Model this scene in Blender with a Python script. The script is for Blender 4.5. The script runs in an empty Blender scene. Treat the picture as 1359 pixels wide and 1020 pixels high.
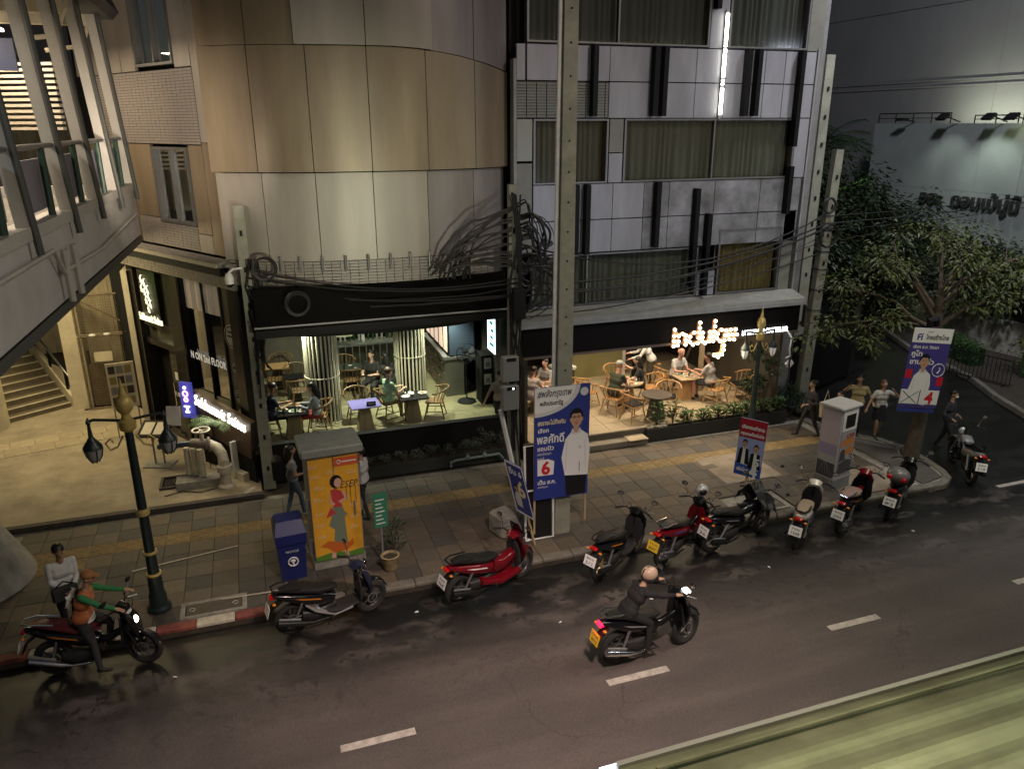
import bpy, bmesh, math, random
from mathutils import Vector, Matrix, noise
from math import sin, cos, pi, radians, sqrt, atan2
random.seed(7)
R = random.Random(11)
sc = bpy.context.scene
COL = sc.collection

# ---------------------------------------------------------------- camera
cam_d = bpy.data.cameras.new('camera'); cam = bpy.data.objects.new('camera', cam_d); COL.objects.link(cam); sc.camera = cam
YAW, PITCH, ROLL = radians(18.72), radians(18.73), radians(-0.2)
fwd = Vector((sin(YAW)*cos(PITCH), cos(YAW)*cos(PITCH), -sin(PITCH)))
r0 = Vector((cos(YAW), -sin(YAW), 0)); u0 = r0.cross(fwd)
rr = r0*cos(ROLL)+u0*sin(ROLL); uu = -r0*sin(ROLL)+u0*cos(ROLL)
mw = Matrix((rr, uu, -fwd)).transposed().to_4x4(); mw.translation = (0, 0, 8.4)
cam.matrix_world = mw
cam_d.sensor_width = 36; cam_d.lens = 36*1020/1359; cam_d.clip_start = .05; cam_d.clip_end = 400

# ---------------------------------------------------------------- world + sky glow
w = bpy.data.worlds.new('World'); sc.world = w; w.use_nodes = True
nt = w.node_tree; bg = nt.nodes['Background']
sky = nt.nodes.new('ShaderNodeTexSky'); sky.sky_type = 'NISHITA'; sky.sun_disc = False
sky.sun_elevation = radians(12); sky.sun_rotation = radians(160)
nt.links.new(sky.outputs[0], bg.inputs[0]); bg.inputs[1].default_value = .0085
sun_d = bpy.data.lights.new('sky_glow', 'SUN'); sun_d.energy = .04; sun_d.angle = radians(60); sun_d.color = (.75, .8, 1)
sun = bpy.data.objects.new('sky_glow', sun_d); COL.objects.link(sun)
sun.rotation_euler = (radians(50), 0, radians(-20))
sc.view_settings.view_transform = 'Standard'; sc.view_settings.look = 'None'; sc.view_settings.exposure = 0; sc.view_settings.gamma = 1
sc.cycles.use_denoising = True
try: sc.cycles.denoiser = 'OPENIMAGEDENOISE'
except Exception: pass
sc.cycles.max_bounces = 5; sc.cycles.diffuse_bounces = 3; sc.cycles.glossy_bounces = 3; sc.cycles.transmission_bounces = 4; sc.cycles.transparent_max_bounces = 6
sc.cycles.sample_clamp_indirect = 3; sc.cycles.caustics_reflective = False; sc.cycles.caustics_refractive = False

def lamp(name, kind, loc, power, color, target=None, size=.3, spot=None, blend=.6, sizey=None):
    d = bpy.data.lights.new(name, kind); d.energy = power; d.color = color
    if kind == 'AREA':
        d.size = size
        if sizey: d.shape = 'RECTANGLE'; d.size_y = sizey
    else: d.shadow_soft_size = size
    if kind == 'SPOT': d.spot_size = radians(spot or 90); d.spot_blend = blend
    o = bpy.data.objects.new(name, d); COL.objects.link(o); o.location = loc
    t = Vector(target) if target else Vector(loc)-Vector((0, 0, 1))
    o.rotation_euler = (t-Vector(loc)).to_track_quat('-Z', 'Y').to_euler()
    return o
WARM = (1, .78, .48); GRN = (.86, 1, .62); COOL = (.7, .8, 1); NEUT = (1, .93, .8); INT = (.95, 1, .72)
# unseen lamps over the road, outside the frame, some only added as fill
lamp('unseen_road_light', 'AREA', (12, 6.5, 15), 560, (1, .82, .74), (8.5, 8.5, 0), size=1.2)
lamp('road_fill', 'SPOT', (3.4, 3.6, 10.4), 6000, (1, .76, .66), (3.2, 7.4, 0), size=.4, spot=78, blend=1)  # unseen spot added to brighten the road more than the pavement
lamp('unseen_road_light', 'AREA', (-7, 5, 11), 130, (.75, .85, 1), (-4, 8, 0), size=.8)  # cool lamp added to lift the dark left end of the road
lamp('bus_streak_light', 'AREA', (13.5, 8.9, 11), 290, (.95, 1, .6), (13.5, 8.9, 0), size=13, sizey=.16)  # unseen lamp added so its reflection streaks the bus roof
lamp('unseen_road_light', 'AREA', (22, 6.5, 11), 210, (.8, .84, 1), (18, 12, 0), size=.9)
# greenish lamp under the station deck washing the curved front
lamp('station_light', 'SPOT', (2.2, 3.0, 5.0), 3700, (1, .98, .72), (2.1, 17.6, 6.6), size=.25, spot=35, blend=1)
lamp('station_light', 'SPOT', (6.5, 4.0, 5.6), 60, (.92, .86, 1), (4.6, 17.6, 6.2), size=.3, spot=50, blend=1)
# cool wash on the panelled front
lamp('station_light', 'SPOT', (12, 4.0, 4.9), 1150, (.66, .75, 1), (10.3, 17.8, 6.3), size=.5, spot=50, blend=.7)
# warm lamps inside the footbridge and over the forecourt below it
lamp('bridge_light', 'AREA', (-4.6, 14.0, 10.2), 260, (1, .8, .58), size=.8, sizey=6)
lamp('bridge_light', 'AREA', (-4.6, 20.5, 10.2), 300, (1, .78, .54), size=.8, sizey=4)
lamp('facade_flood', 'SPOT', (-1.6, 14.9, 7.4), 560, (1, .82, .66), (-1.6, 21.0, 8.4), size=.1, spot=84, blend=1)
lamp('far_wall_fill', 'AREA', (16, 14, 17), 1900, (.92, .93, 1), (32, 26, 9), size=1.5)  # unseen lamp added to lift the far grey wall
lamp('forecourt_light', 'AREA', (-5.0, 22.4, 5.6), 190, (1, .8, .42), (-4.6, 21.6, 0), size=.9, sizey=2.0)
lamp('girder_fill', 'AREA', (1.6, 3.2, 9.9), 75, (1, .92, .8), (-3.2, 14, 7), size=1.2, sizey=.3)  # unseen lamp added to brighten the girder side of the footbridge
lamp('stair_light', 'AREA', (-6.9, 25.3, 4.9), 110, (1, .83, .45), (-6.6, 26.2, 0), size=.6)
lamp('forecourt_light', 'POINT', (-3.4, 25.0, 3.4), 45, (1, .8, .42), size=.15)
lamp('pavement_light', 'SPOT', (-2.0, 16.6, 5.7), 260, (1, .8, .45), (-1.3, 16.0, 0), size=.15, spot=70, blend=.9)

# ---------------------------------------------------------------- materials
MATS = {}
def mat(name, col, rough=.6, metal=0, vary=0, scale=3, bump=0, bscale=40, emit=0, ecol=None, rnd=0, spec=.5, stretch=None, trans=0, dark=None):
    if name in MATS: return MATS[name]
    m = bpy.data.materials.new(name); m.use_nodes = True; t = m.node_tree; b = t.nodes['Principled BSDF']; L = t.links
    col = tuple(col)+(1,)
    b.inputs['Roughness'].default_value = rough; b.inputs['Metallic'].default_value = metal
    b.inputs['Specular IOR Level'].default_value = spec
    out = None
    co = None
    if vary or bump:
        co = t.nodes.new('ShaderNodeTexCoord'); mp = t.nodes.new('ShaderNodeMapping'); L.new(co.outputs['Object'], mp.inputs[0])
        if stretch: mp.inputs['Scale'].default_value = stretch
    if vary:
        n = t.nodes.new('ShaderNodeTexNoise'); n.inputs['Scale'].default_value = scale; n.inputs['Detail'].default_value = 6; n.inputs['Roughness'].default_value = .65
        L.new(mp.outputs[0], n.inputs['Vector'])
        r = t.nodes.new('ShaderNodeValToRGB'); r.color_ramp.elements[0].position = .32; r.color_ramp.elements[1].position = .68
        d = dark or tuple(c*(1-vary) for c in col[:3])
        r.color_ramp.elements[0].color = tuple(d)+(1,); r.color_ramp.elements[1].color = tuple(min(1, c*(1+vary*.4)) for c in col[:3])+(1,)
        L.new(n.outputs['Fac'], r.inputs[0]); out = r.outputs[0]
    if rnd:
        oi = t.nodes.new('ShaderNodeObjectInfo'); hs = t.nodes.new('ShaderNodeHueSaturation'); mr = t.nodes.new('ShaderNodeMapRange')
        mr.inputs['To Min'].default_value = 1-rnd; mr.inputs['To Max'].default_value = 1+rnd
        L.new(oi.outputs['Random'], mr.inputs['Value']); L.new(mr.outputs[0], hs.inputs['Value'])
        if out: L.new(out, hs.inputs['Color'])
        else: hs.inputs['Color'].default_value = col
        out = hs.outputs[0]
    if out: L.new(out, b.inputs['Base Color'])
    else: b.inputs['Base Color'].default_value = col
    if bump:
        n2 = t.nodes.new('ShaderNodeTexNoise'); n2.inputs['Scale'].default_value = bscale; n2.inputs['Detail'].default_value = 4
        L.new(mp.outputs[0], n2.inputs['Vector']); bp = t.nodes.new('ShaderNodeBump'); bp.inputs['Strength'].default_value = bump; bp.inputs['Distance'].default_value = .02
        L.new(n2.outputs['Fac'], bp.inputs['Height']); L.new(bp.outputs[0], b.inputs['Normal'])
    if emit:
        b.inputs['Emission Color'].default_value = tuple(ecol or col[:3])+(1,); b.inputs['Emission Strength'].default_value = emit
    if trans: b.inputs['Transmission Weight'].default_value = trans; b.inputs['IOR'].default_value = 1.05
    MATS[name] = m; return m

black = mat('black_matt', (.009, .009, .01), .7, spec=.25)
blackg = mat('black_gloss', (.012, .012, .014), .22)
rubber = mat('rubber', (.018, .018, .018), .85)
chrome = mat('chrome', (.7, .7, .7), .2, 1)
steel = mat('steel', (.35, .35, .36), .4, .8)
grey = mat('grey_paint', (.2, .2, .2), .5, vary=.2)
whitep = mat('white_paint', (.72, .72, .7), .45, vary=.15, scale=4)
cream = mat('cream_paint', (.62, .56, .42), .6, vary=.2, scale=2)
concrete = mat('old_concrete', (.27, .26, .23), .9, vary=.4, scale=5, bump=.4, bscale=60)
gold = mat('gold_paint', (.55, .42, .14), .4, .25, vary=.25, scale=20)
wood = mat('light_wood', (.42, .25, .11), .5, vary=.25, scale=6, stretch=(1, 1, .2))
darkwood = mat('dark_wood', (.045, .035, .028), .4, vary=.3, scale=6)
glassd = mat('dark_glass', (.015, .018, .02), .08, 0, spec=.8)
red = mat('red_paint', (.33, .01, .015), .25)
bluep = mat('blue_paint', (.013, .02, .12), .4, vary=.2)
plate_white = mat('plate_white', (.85, .85, .83), .5)
plate_yellow = mat('plate_yellow', (.75, .5, .03), .5)
lens_red = mat('red_lens', (.5, .01, .01), .2)
lens_amber = mat('amber_lens', (.6, .2, .02), .2)
lens_clear = mat('clear_lens', (.7, .72, .75), .1, .3)
brass_l = mat('brass_dim', (.3, .25, .1), .4, .4)

# ---------------------------------------------------------------- mesh builder
def thin_glass(name, tint=(.9, .9, .9), refl=.12, rough=.03):
    m = bpy.data.materials.new(name); m.use_nodes = True; t = m.node_tree; t.nodes.clear(); N = t.nodes.new; L = t.links
    o = N('ShaderNodeOutputMaterial'); mx = N('ShaderNodeMixShader'); tr = N('ShaderNodeBsdfTransparent'); gl = N('ShaderNodeBsdfGlossy'); lw = N('ShaderNodeLayerWeight'); mr = N('ShaderNodeMapRange')
    tr.inputs[0].default_value = tint+(1,); gl.inputs[0].default_value = (.9, .92, .95, 1); gl.inputs['Roughness'].default_value = rough; lw.inputs[0].default_value = .5
    mr.inputs['To Min'].default_value = refl*.5; mr.inputs['To Max'].default_value = min(1, refl*5); L.new(lw.outputs['Facing'], mr.inputs['Value']); L.new(mr.outputs[0], mx.inputs[0]); L.new(tr.outputs[0], mx.inputs[1]); L.new(gl.outputs[0], mx.inputs[2]); L.new(mx.outputs[0], o.inputs[0]); MATS[name] = m; return m
def frame_of(d):
    d = d.normalized(); a = Vector((0, 0, 1)) if abs(d.z) < .95 else Vector((1, 0, 0))
    x = d.cross(a).normalized(); return x, x.cross(d).normalized()
class MB:
    def __init__(s, M=None): s.v = []; s.f = []; s.M = M or Matrix(); s.mi = []; s.cur = 0
    def add(s, vs, fs):
        n = len(s.v); s.v += [tuple(s.M @ Vector(p)) for p in vs]; s.f += [tuple(i+n for i in f) for f in fs]; s.mi += [s.cur]*len(fs); return s
    def box(s, x0, x1, y0, y1, z0, z1, T=None):
        vs = [(x, y, z) for z in (z0, z1) for y in (y0, y1) for x in (x0, x1)]
        if T is not None: vs = [tuple(T @ Vector(p)) for p in vs]
        return s.add(vs, [(0, 2, 3, 1), (4, 5, 7, 6), (0, 1, 5, 4), (2, 6, 7, 3), (0, 4, 6, 2), (1, 3, 7, 5)])
    def rbox(s, x0, x1, y0, y1, z0, z1, b=.01):
        # box with chamfered vertical and top edges
        def ring(i, z): return [(x0+i+b, y0+i, z), (x1-i-b, y0+i, z), (x1-i, y0+i+b, z), (x1-i, y1-i-b, z), (x1-i-b, y1-i, z), (x0+i+b, y1-i, z), (x0+i, y1-i-b, z), (x0+i, y0+i+b, z)]
        return s.loftr([ring(b, z0), ring(0, z0+b), ring(0, z1-b), ring(b, z1)])
    def loftr(s, rings, cap=True, closed=True):
        n = len(rings[0]); vs = [p for r in rings for p in r]; fs = []
        for i in range(len(rings)-1):
            for j in range(n if closed else n-1):
                k = (j+1) % n; fs.append((i*n+j, i*n+k, (i+1)*n+k, (i+1)*n+j))
        if cap: fs.append(tuple(range(n-1, -1, -1))); fs.append(tuple(range((len(rings)-1)*n, len(rings)*n)))
        return s.add(vs, fs)
    def tube(s, pts, r, n=8, cap=True):
        pts = [Vector(p) for p in pts]; rs = r if isinstance(r, (list, tuple)) else [r]*len(pts); rings = []
        ax = None
        for i, p in enumerate(pts):
            d = (pts[min(i+1, len(pts)-1)]-pts[max(i-1, 0)])
            if d.length < 1e-9: d = Vector((0, 0, 1))
            d.normalize()
            if ax is None: ax, ay = frame_of(d)
            else:
                ax = (ax-d*ax.dot(d));
                if ax.length < 1e-6: ax, ay = frame_of(d)
                ax.normalize(); ay = ax.cross(d)
            ay = d.cross(ax)
            rings.append([tuple(p+ax*(cos(2*pi*k/n)*rs[i])+ay*(sin(2*pi*k/n)*rs[i])) for k in range(n)])
        return s.loftr(rings, cap)
    def cyl(s, c, r, z0, z1, n=16, r1=None):
        r1 = r if r1 is None else r1
        return s.tube([(c[0], c[1], z0), (c[0], c[1], z1)], [r, r1], n)
    def lathe(s, c, prof, n=16):
        rings = [[(c[0]+r*cos(2*pi*k/n), c[1]+r*sin(2*pi*k/n), c[2]+z) for k in range(n)] for r, z in prof]
        return s.loftr(rings)
    def ball(s, c, r, n=12, m=8, T=None):
        r = r if isinstance(r, (tuple, list)) else (r, r, r); rings = []
        for i in range(m+1):
            a = -pi/2+pi*i/m; q = max(cos(a), .02)
            rings.append([(r[0]*q*cos(2*pi*k/n), r[1]*q*sin(2*pi*k/n), r[2]*sin(a)) for k in range(n)])
        rings = [[tuple((T @ Vector(p) if T is not None else Vector(p))+Vector(c)) for p in g] for g in rings]
        return s.loftr(rings)
    def prism(s, poly, y0, y1, axis='y'):
        n = len(poly)
        def P(a, b, t): return (a, t, b) if axis == 'y' else ((t, a, b) if axis == 'x' else (a, b, t))
        vs = [P(a, b, y0) for a, b in poly]+[P(a, b, y1) for a, b in poly]
        fs = [tuple(range(n)), tuple(range(2*n-1, n-1, -1))]+[(i, n+i, n+(i+1) % n, (i+1) % n) for i in range(n)]
        return s.add(vs, fs)
    def spine(s, secs, n=12, e=2.6, yc=0):
        # secs: (x, z, half width, half thickness) in the xz plane; superellipse rings
        rings = []
        for i, (x, z, wd, th) in enumerate(secs):
            a = secs[max(i-1, 0)]; b = secs[min(i+1, len(secs)-1)]; d = Vector((b[0]-a[0], 0, b[1]-a[1])).normalized(); nn = Vector((-d.z, 0, d.x)); g = []
            for k in range(n):
                t = 2*pi*k/n; cx = abs(cos(t))**(2/e)*(1 if cos(t) >= 0 else -1); cy = abs(sin(t))**(2/e)*(1 if sin(t) >= 0 else -1)
                g.append((x+nn.x*th*cy, yc+wd*cx, z+nn.z*th*cy))
            rings.append(g)
        return s.loftr(rings)
    def torus(s, c, Rr, r, ax='y', n=24, m=8, a0=0, a1=2*pi, flat=1):
        full = abs(a1-a0-2*pi) < 1e-6; rings = []
        cnt = n if full else n+1
        for i in range(cnt):
            a = a0+(a1-a0)*i/n; g = []
            for k in range(m):
                t = 2*pi*k/m; q = Rr+r*cos(t); h = r*sin(t)*flat
                g.append({'y': (c[0]+q*cos(a), c[1]+h, c[2]+q*sin(a)), 'z': (c[0]+q*cos(a), c[1]+q*sin(a), c[2]+h), 'x': (c[0]+h, c[1]+q*cos(a), c[2]+q*sin(a))}[ax])
            rings.append(g)
        if full:
            vs = [p for g in rings for p in g]; N = len(rings)
            return s.add(vs, [(i*m+j, i*m+(j+1) % m, ((i+1) % N)*m+(j+1) % m, ((i+1) % N)*m+j) for i in range(N) for j in range(m)])
        return s.loftr(rings)
    def mesh(s, name, mats, smooth=False, fix=True):
        me = bpy.data.meshes.new(name); me.from_pydata(s.v, [], s.f)
        for m in (mats if isinstance(mats, (list, tuple)) else [mats]): me.materials.append(m)
        if any(s.mi): me.polygons.foreach_set('material_index', s.mi)
        if fix:
            b = bmesh.new(); b.from_mesh(me); bmesh.ops.recalc_face_normals(b, faces=b.faces); b.to_mesh(me); b.free()
        if smooth:
            me.polygons.foreach_set('use_smooth', [True]*len(me.polygons))
            try: me.set_sharp_from_angle(angle=radians(40 if smooth is True else smooth))
            except Exception: pass
        me.update(); return me
    def build(s, name, mats, parent=None, smooth=False, fix=True):
        return obj(name, s.mesh(name, mats, smooth, fix), parent)

def obj(name, me, parent=None, loc=None, rot=None, scale=None):
    o = bpy.data.objects.new(name, me); COL.objects.link(o)
    if parent: o.parent = parent
    if loc is not None: o.location = loc
    if rot is not None: o.rotation_euler = rot
    if scale is not None: o.scale = scale
    return o
def tag(o, label=None, cat=None, group=None, kind=None):
    if label: o['label'] = label
    if cat: o['category'] = cat
    if group: o['group'] = group
    if kind: o['kind'] = kind
    return o
def thing(name, label, cat, loc=(0, 0, 0), rotz=0, group=None, rot=None):
    o = bpy.data.objects.new(name, None); COL.objects.link(o); o.location = loc; o.rotation_euler = rot or (0, 0, rotz); o.empty_display_size = .1
    return tag(o, label, cat, group)
def struct(o): o['kind'] = 'structure'; return o
def copy_tree(o, parent=None):
    c = o.copy(); COL.objects.link(c); c.parent = parent
    for ch in [x for x in o.children]: copy_tree(ch, c)
    return c
def dup(root, label, loc, rotz=0, group=None, scale=None):
    c = copy_tree(root); c.location = loc; c.rotation_euler = (0, 0, rotz); c['label'] = label
    if group: c['group'] = group
    if scale: c.scale = (scale,)*3
    return c
def B(name, parent, m, *a, smooth=False, b=0):
    mb = MB()
    if b: mb.rbox(*a, b=b)
    else: mb.box(*a)
    return mb.build(name, m, parent, smooth)
FONT = None
def text(name, body, size, m, parent=None, loc=(0, 0, 0), rot=(pi/2, 0, 0), ext=.004, align='CENTER', fit=None, bold=0, shear=0):
    cu = bpy.data.curves.new(name, 'FONT'); cu.body = body; cu.size = size; cu.extrude = ext; cu.align_x = align; cu.resolution_u = 2; cu.offset = bold; cu.shear = shear
    t = bpy.data.objects.new(name, cu); COL.objects.link(t); bpy.context.view_layer.update()
    me = bpy.data.meshes.new_from_object(t.evaluated_get(bpy.context.evaluated_depsgraph_get())); bpy.data.objects.remove(t); bpy.data.curves.remove(cu)
    if fit and len(me.vertices):
        xs = [v.co.x for v in me.vertices]; wd = max(xs)-min(xs); k = fit/wd
        me.transform(Matrix.Diagonal((k, 1, 1, 1)))
    me.materials.clear(); me.materials.append(m); return obj(name, me, parent, loc, rot)

# ================================================================ GROUND
def asphalt():
    m = bpy.data.materials.new('asphalt'); m.use_nodes = True; t = m.node_tree; L = t.links; b = t.nodes['Principled BSDF']; N = t.nodes.new
    tc = N('ShaderNodeTexCoord'); sep = N('ShaderNodeSeparateXYZ'); L.new(tc.outputs['Object'], sep.inputs[0])
    def noi(sc_, det=6, stretch=None):
        n = N('ShaderNodeTexNoise'); n.inputs['Scale'].default_value = sc_; n.inputs['Detail'].default_value = det
        if stretch:
            mp = N('ShaderNodeMapping'); mp.inputs['Scale'].default_value = stretch; L.new(tc.outputs['Object'], mp.inputs[0]); L.new(mp.outputs[0], n.inputs['Vector'])
        else: L.new(tc.outputs['Object'], n.inputs['Vector'])
        return n.outputs['Fac']
    def mathn(op, a, b_=None, clamp=False):
        n = N('ShaderNodeMath'); n.operation = op; n.use_clamp = clamp
        for i, v in enumerate((a, b_)):
            if v is None: continue
            if isinstance(v, (int, float)): n.inputs[i].default_value = v
            else: L.new(v, n.inputs[i])
        return n.outputs[0]
    def ramp(v, a, b_):
        n = N('ShaderNodeMapRange'); n.inputs['From Min'].default_value = a; n.inputs['From Max'].default_value = b_; L.new(v, n.inputs['Value']); return n.outputs[0]
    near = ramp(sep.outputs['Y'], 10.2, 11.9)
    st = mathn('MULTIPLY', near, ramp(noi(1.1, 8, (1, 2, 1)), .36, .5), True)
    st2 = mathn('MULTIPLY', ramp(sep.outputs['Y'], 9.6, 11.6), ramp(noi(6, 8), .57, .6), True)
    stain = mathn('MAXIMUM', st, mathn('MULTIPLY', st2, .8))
    stain_shade = mathn('MAXIMUM', stain, mathn('MULTIPLY', ramp(sep.outputs['Y'], 11.9, 12.5), .9))  # stains plus an even dark band that paints in the kerb's shadow
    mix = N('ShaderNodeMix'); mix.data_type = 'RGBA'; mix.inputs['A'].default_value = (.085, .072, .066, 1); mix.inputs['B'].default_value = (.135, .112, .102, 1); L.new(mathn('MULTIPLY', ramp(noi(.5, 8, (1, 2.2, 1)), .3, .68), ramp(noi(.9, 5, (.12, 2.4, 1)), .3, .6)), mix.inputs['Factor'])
    m2 = N('ShaderNodeMix'); m2.data_type = 'RGBA'; L.new(mix.outputs['Result'], m2.inputs['A']); m2.inputs['B'].default_value = (.013, .013, .013, 1); L.new(stain_shade, m2.inputs['Factor'])
    g = N('ShaderNodeMix'); g.data_type = 'RGBA'; g.blend_type = 'MULTIPLY'; g.inputs['Factor'].default_value = .55; L.new(m2.outputs['Result'], g.inputs['A'])
    cr = N('ShaderNodeValToRGB'); cr.color_ramp.elements[0].position = .3; cr.color_ramp.elements[1].position = .7; L.new(noi(90, 2), cr.inputs[0]); L.new(cr.outputs[0], g.inputs['B'])
    vo = N('ShaderNodeTexVoronoi'); vo.feature = 'DISTANCE_TO_EDGE'; vo.inputs['Scale'].default_value = .33; mpv = N('ShaderNodeMapping'); L.new(tc.outputs['Object'], mpv.inputs[0])
    wn = N('ShaderNodeTexNoise'); wn.inputs['Scale'].default_value = 1.6; wn.inputs['Detail'].default_value = 7; L.new(tc.outputs['Object'], wn.inputs['Vector']); av = N('ShaderNodeVectorMath'); av.operation = 'MULTIPLY_ADD'; L.new(wn.outputs['Color'], av.inputs[0]); av.inputs[1].default_value = (1.3, 1.3, 0); L.new(tc.outputs['Object'], av.inputs[2]); L.new(av.outputs[0], vo.inputs['Vector'])
    ck = N('ShaderNodeMix'); ck.data_type = 'RGBA'; ck.blend_type = 'MULTIPLY'; ck.inputs['B'].default_value = (.72, .7, .68, 1); L.new(mathn('MULTIPLY', ramp(vo.outputs['Distance'], .006, .001), ramp(noi(.35, 3), .47, .6)), ck.inputs['Factor']); L.new(g.outputs['Result'], ck.inputs['A'])
    L.new(ck.outputs['Result'], b.inputs['Base Color'])
    rg = N('ShaderNodeMapRange'); L.new(stain_shade, rg.inputs['Value']); rg.inputs['To Min'].default_value = .72; rg.inputs['To Max'].default_value = .3; L.new(rg.outputs[0], b.inputs['Roughness'])
    bp = N('ShaderNodeBump'); bp.inputs['Strength'].default_value = .5; bp.inputs['Distance'].default_value = .01; L.new(noi(120, 3), bp.inputs['Height']); L.new(bp.outputs[0], b.inputs['Normal'])
    return m
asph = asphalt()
soil = mat('soil', (.05, .04, .03), .95, vary=.4, scale=6)
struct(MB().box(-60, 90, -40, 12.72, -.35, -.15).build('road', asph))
struct(MB().box(15.2, 90, 12.725, 80, -.35, -.152).build('side_street', asph))
struct(MB().box(-60, 15.18, 12.73, 80, -.35, -.06).build('ground', soil))
mark = mat('road_paint', (.42, .38, .34), .7, vary=.35, scale=9, bump=.2)
for i, (x0) in enumerate((-3.9, .47, 4.72, 9.07, 13.5, 17.9, 22.3)):
    o = MB().box(x0, x0+1.1, 9.1, 9.24, -.149, -.146).build('lane_marking', mark); struct(o)
o = MB().prism([(16.9, 12.38), (40, 12.4), (40, 12.52), (16.9, 12.5)], -.1475, -.144, 'z').build('road_edge_line', mark); struct(o)

# pavement
bed = struct(MB().box(-14, 15.2, 12.96, 17.62, -.06, -.045).build('pavement', concrete))
tm = [mat('paving_%s' % n, c, .75, vary=.25, scale=7, bump=.25, bscale=90, rnd=.22) for n, c in (('grey', (.095, .08, .063)), ('brown', (.108, .085, .062)), ('dark', (.068, .061, .053)))]
tym = mat('tactile_yellow', (.23, .165, .075), .8, vary=.45, scale=8, bump=.2, rnd=.12)
tile_me = [MB().rbox(-.242, .242, -.242, .242, -.045, 0, b=.006).mesh('paving_tile', m) for m in tm]
def tact(lines):
    mb = MB().rbox(-.242, .242, -.24, .24, -.045, 0, b=.006)
    if lines:
        for k in range(6): y = -.19+k*.076; mb.box(-.22, .22, y-.014, y+.014, .0005, .006)
    else:
        for i in range(6):
            for j in range(6): mb.cyl((-.19+i*.076, -.19+j*.076), .014, .0005, .006, 6, .008)
    return mb
tac_l = tact(True).mesh('tactile_tile', tym); tac_d = tact(False).mesh('tactile_tile', tym)
far = []; cnt = 0
rows = [13.2+.489*j for j in range(9)]
holes = [(-1.95, -.7, 12.9, 13.5), (10.6, 12.0, 14.6, 16.0), (12.9, 14.6, 13.1, 14.1), (10.1, 11.3, 13.0, 13.7)]
for i in range(42):
    x = -5.05+.489*i
    for j, y in enumerate(rows):
        if any(a < x < b and c < y < d for a, b, c, d in holes): continue
        yl = j == 6 or (x < -3.6 and j in (5, 6) and x > -4.8)
        k = R.choice((0, 0, 1, 1, 2)) if not (j in (1, 4) and R.random() < .5) else 2
        if x > 14.9: continue
        if cnt < 300 and x < 11.5:
            me = (tac_l if x > -3.6 or j == 6 else tac_l) if yl else tile_me[k]
            o = obj('tactile_tile' if yl else 'paving_tile', me, bed, (x, y, R.uniform(-.004, .002)), (R.uniform(-.006, .006), R.uniform(-.006, .006), 0)); cnt += 1
        else: far.append((x, y, k, yl))
mb = MB()
for x, y, k, yl in far:
    mb.cur = 3 if yl else k; mb.rbox(x-.242, x+.242, y-.242, y+.242, -.045, R.uniform(-.004, .002), b=.006)
tag(mb.build('paving_tile_field', tm+[tym], bed), kind='stuff')
struct(MB().box(10.5, 12.1, 14.5, 16.05, -.044, .002).build('concrete_patch', mat('patch_concrete', (.25, .21, .165), .85, vary=.35, scale=2, bump=.2), bed))
struct(MB().box(12.8, 14.65, 13.0, 14.2, -.0445, .001).build('concrete_patch', MATS['patch_concrete'], bed))
# manhole covers
ironm = mat('cast_iron', (.07, .065, .06), .7, .3, vary=.3, bump=.5, bscale=50)
def cover(x0, x1, y0, y1, label, frame=concrete):
    t = thing('access_cover', label, 'manhole cover', ((x0+x1)/2, (y0+y1)/2, 0), 0, 'access covers in the pavement')
    hx, hy = (x1-x0)/2, (y1-y0)/2; mb = MB()
    mb.box(-hx, hx, -hy, -hy+.08, -.04, .012).box(-hx, hx, hy-.08, hy, -.04, .012).box(-hx, -hx+.08, -hy+.081, hy-.081, -.04, .012).box(hx-.08, hx, -hy+.081, hy-.081, -.04, .012)
    mb.build('frame', frame, t)
    MB().box(-hx+.1, hx-.1, -hy+.1, hy-.1, -.04, .006).build('lid', MATS['paving_grey'], t)
    for s in (-1, 1): MB().torus((s*(hx-.2), 0, .008), .05, .008, 'z', 12, 6).build('handle', steel, t)
    MB().box(-hx+.005, hx-.005, -hy+.005, hy-.005, -.043, -.041).build('base', black, t)
cover(-1.9, -.75, 12.98, 13.5, 'concrete framed access cover in the pavement beside the ornate lamp')
cover(10.15, 11.2, 13.0, 13.6, 'concrete framed access cover behind the sheeted motorcycle')
# kerb stones
kp = [mat('kerb_concrete', (.17, .155, .13), .85, vary=.35, scale=5, bump=.3), mat('kerb_white', (.5, .47, .4), .75, vary=.4, scale=6, bump=.2), mat('kerb_red', (.22, .06, .05), .75, vary=.4, scale=6, bump=.2)]
kerb = struct(MB().box(-14, 15.2, 12.735, 12.955, -.3, -.1).build('kerb', concrete))
stone = [MB().rbox(-.325, .325, -.11, .11, 0, .155, b=.02).mesh('kerb_stone', m) for m in kp]
for i in range(-19, 24):
    c = (2 if i % 2 else 1) if i < 0 else 0
    o = obj('kerb_stone', stone[c], kerb, (i*.66+.03, 12.845+R.uniform(-.006, .006), -.148), (0, R.uniform(-.004, .004), R.uniform(-.006, .006)))
    if c: o['label'] = 'kerb stone painted '+('white' if c == 1 else 'red')
for a, b in (((.02, 15.5), (-.02, 13.35)), ((-.02, 13.35), (-1.2, 13.42)), ((-.9, 15.35), (-2.9, 15.0))):
    a = Vector(a); b = Vector(b); d = b-a; o = MB().box(-d.length/2, d.length/2, -.022, .022, .0105, .0125).build('painted_line', mark, bed); o.location = (*((a+b)/2), 0); o.rotation_euler.z = atan2(d.y, d.x)
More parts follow.
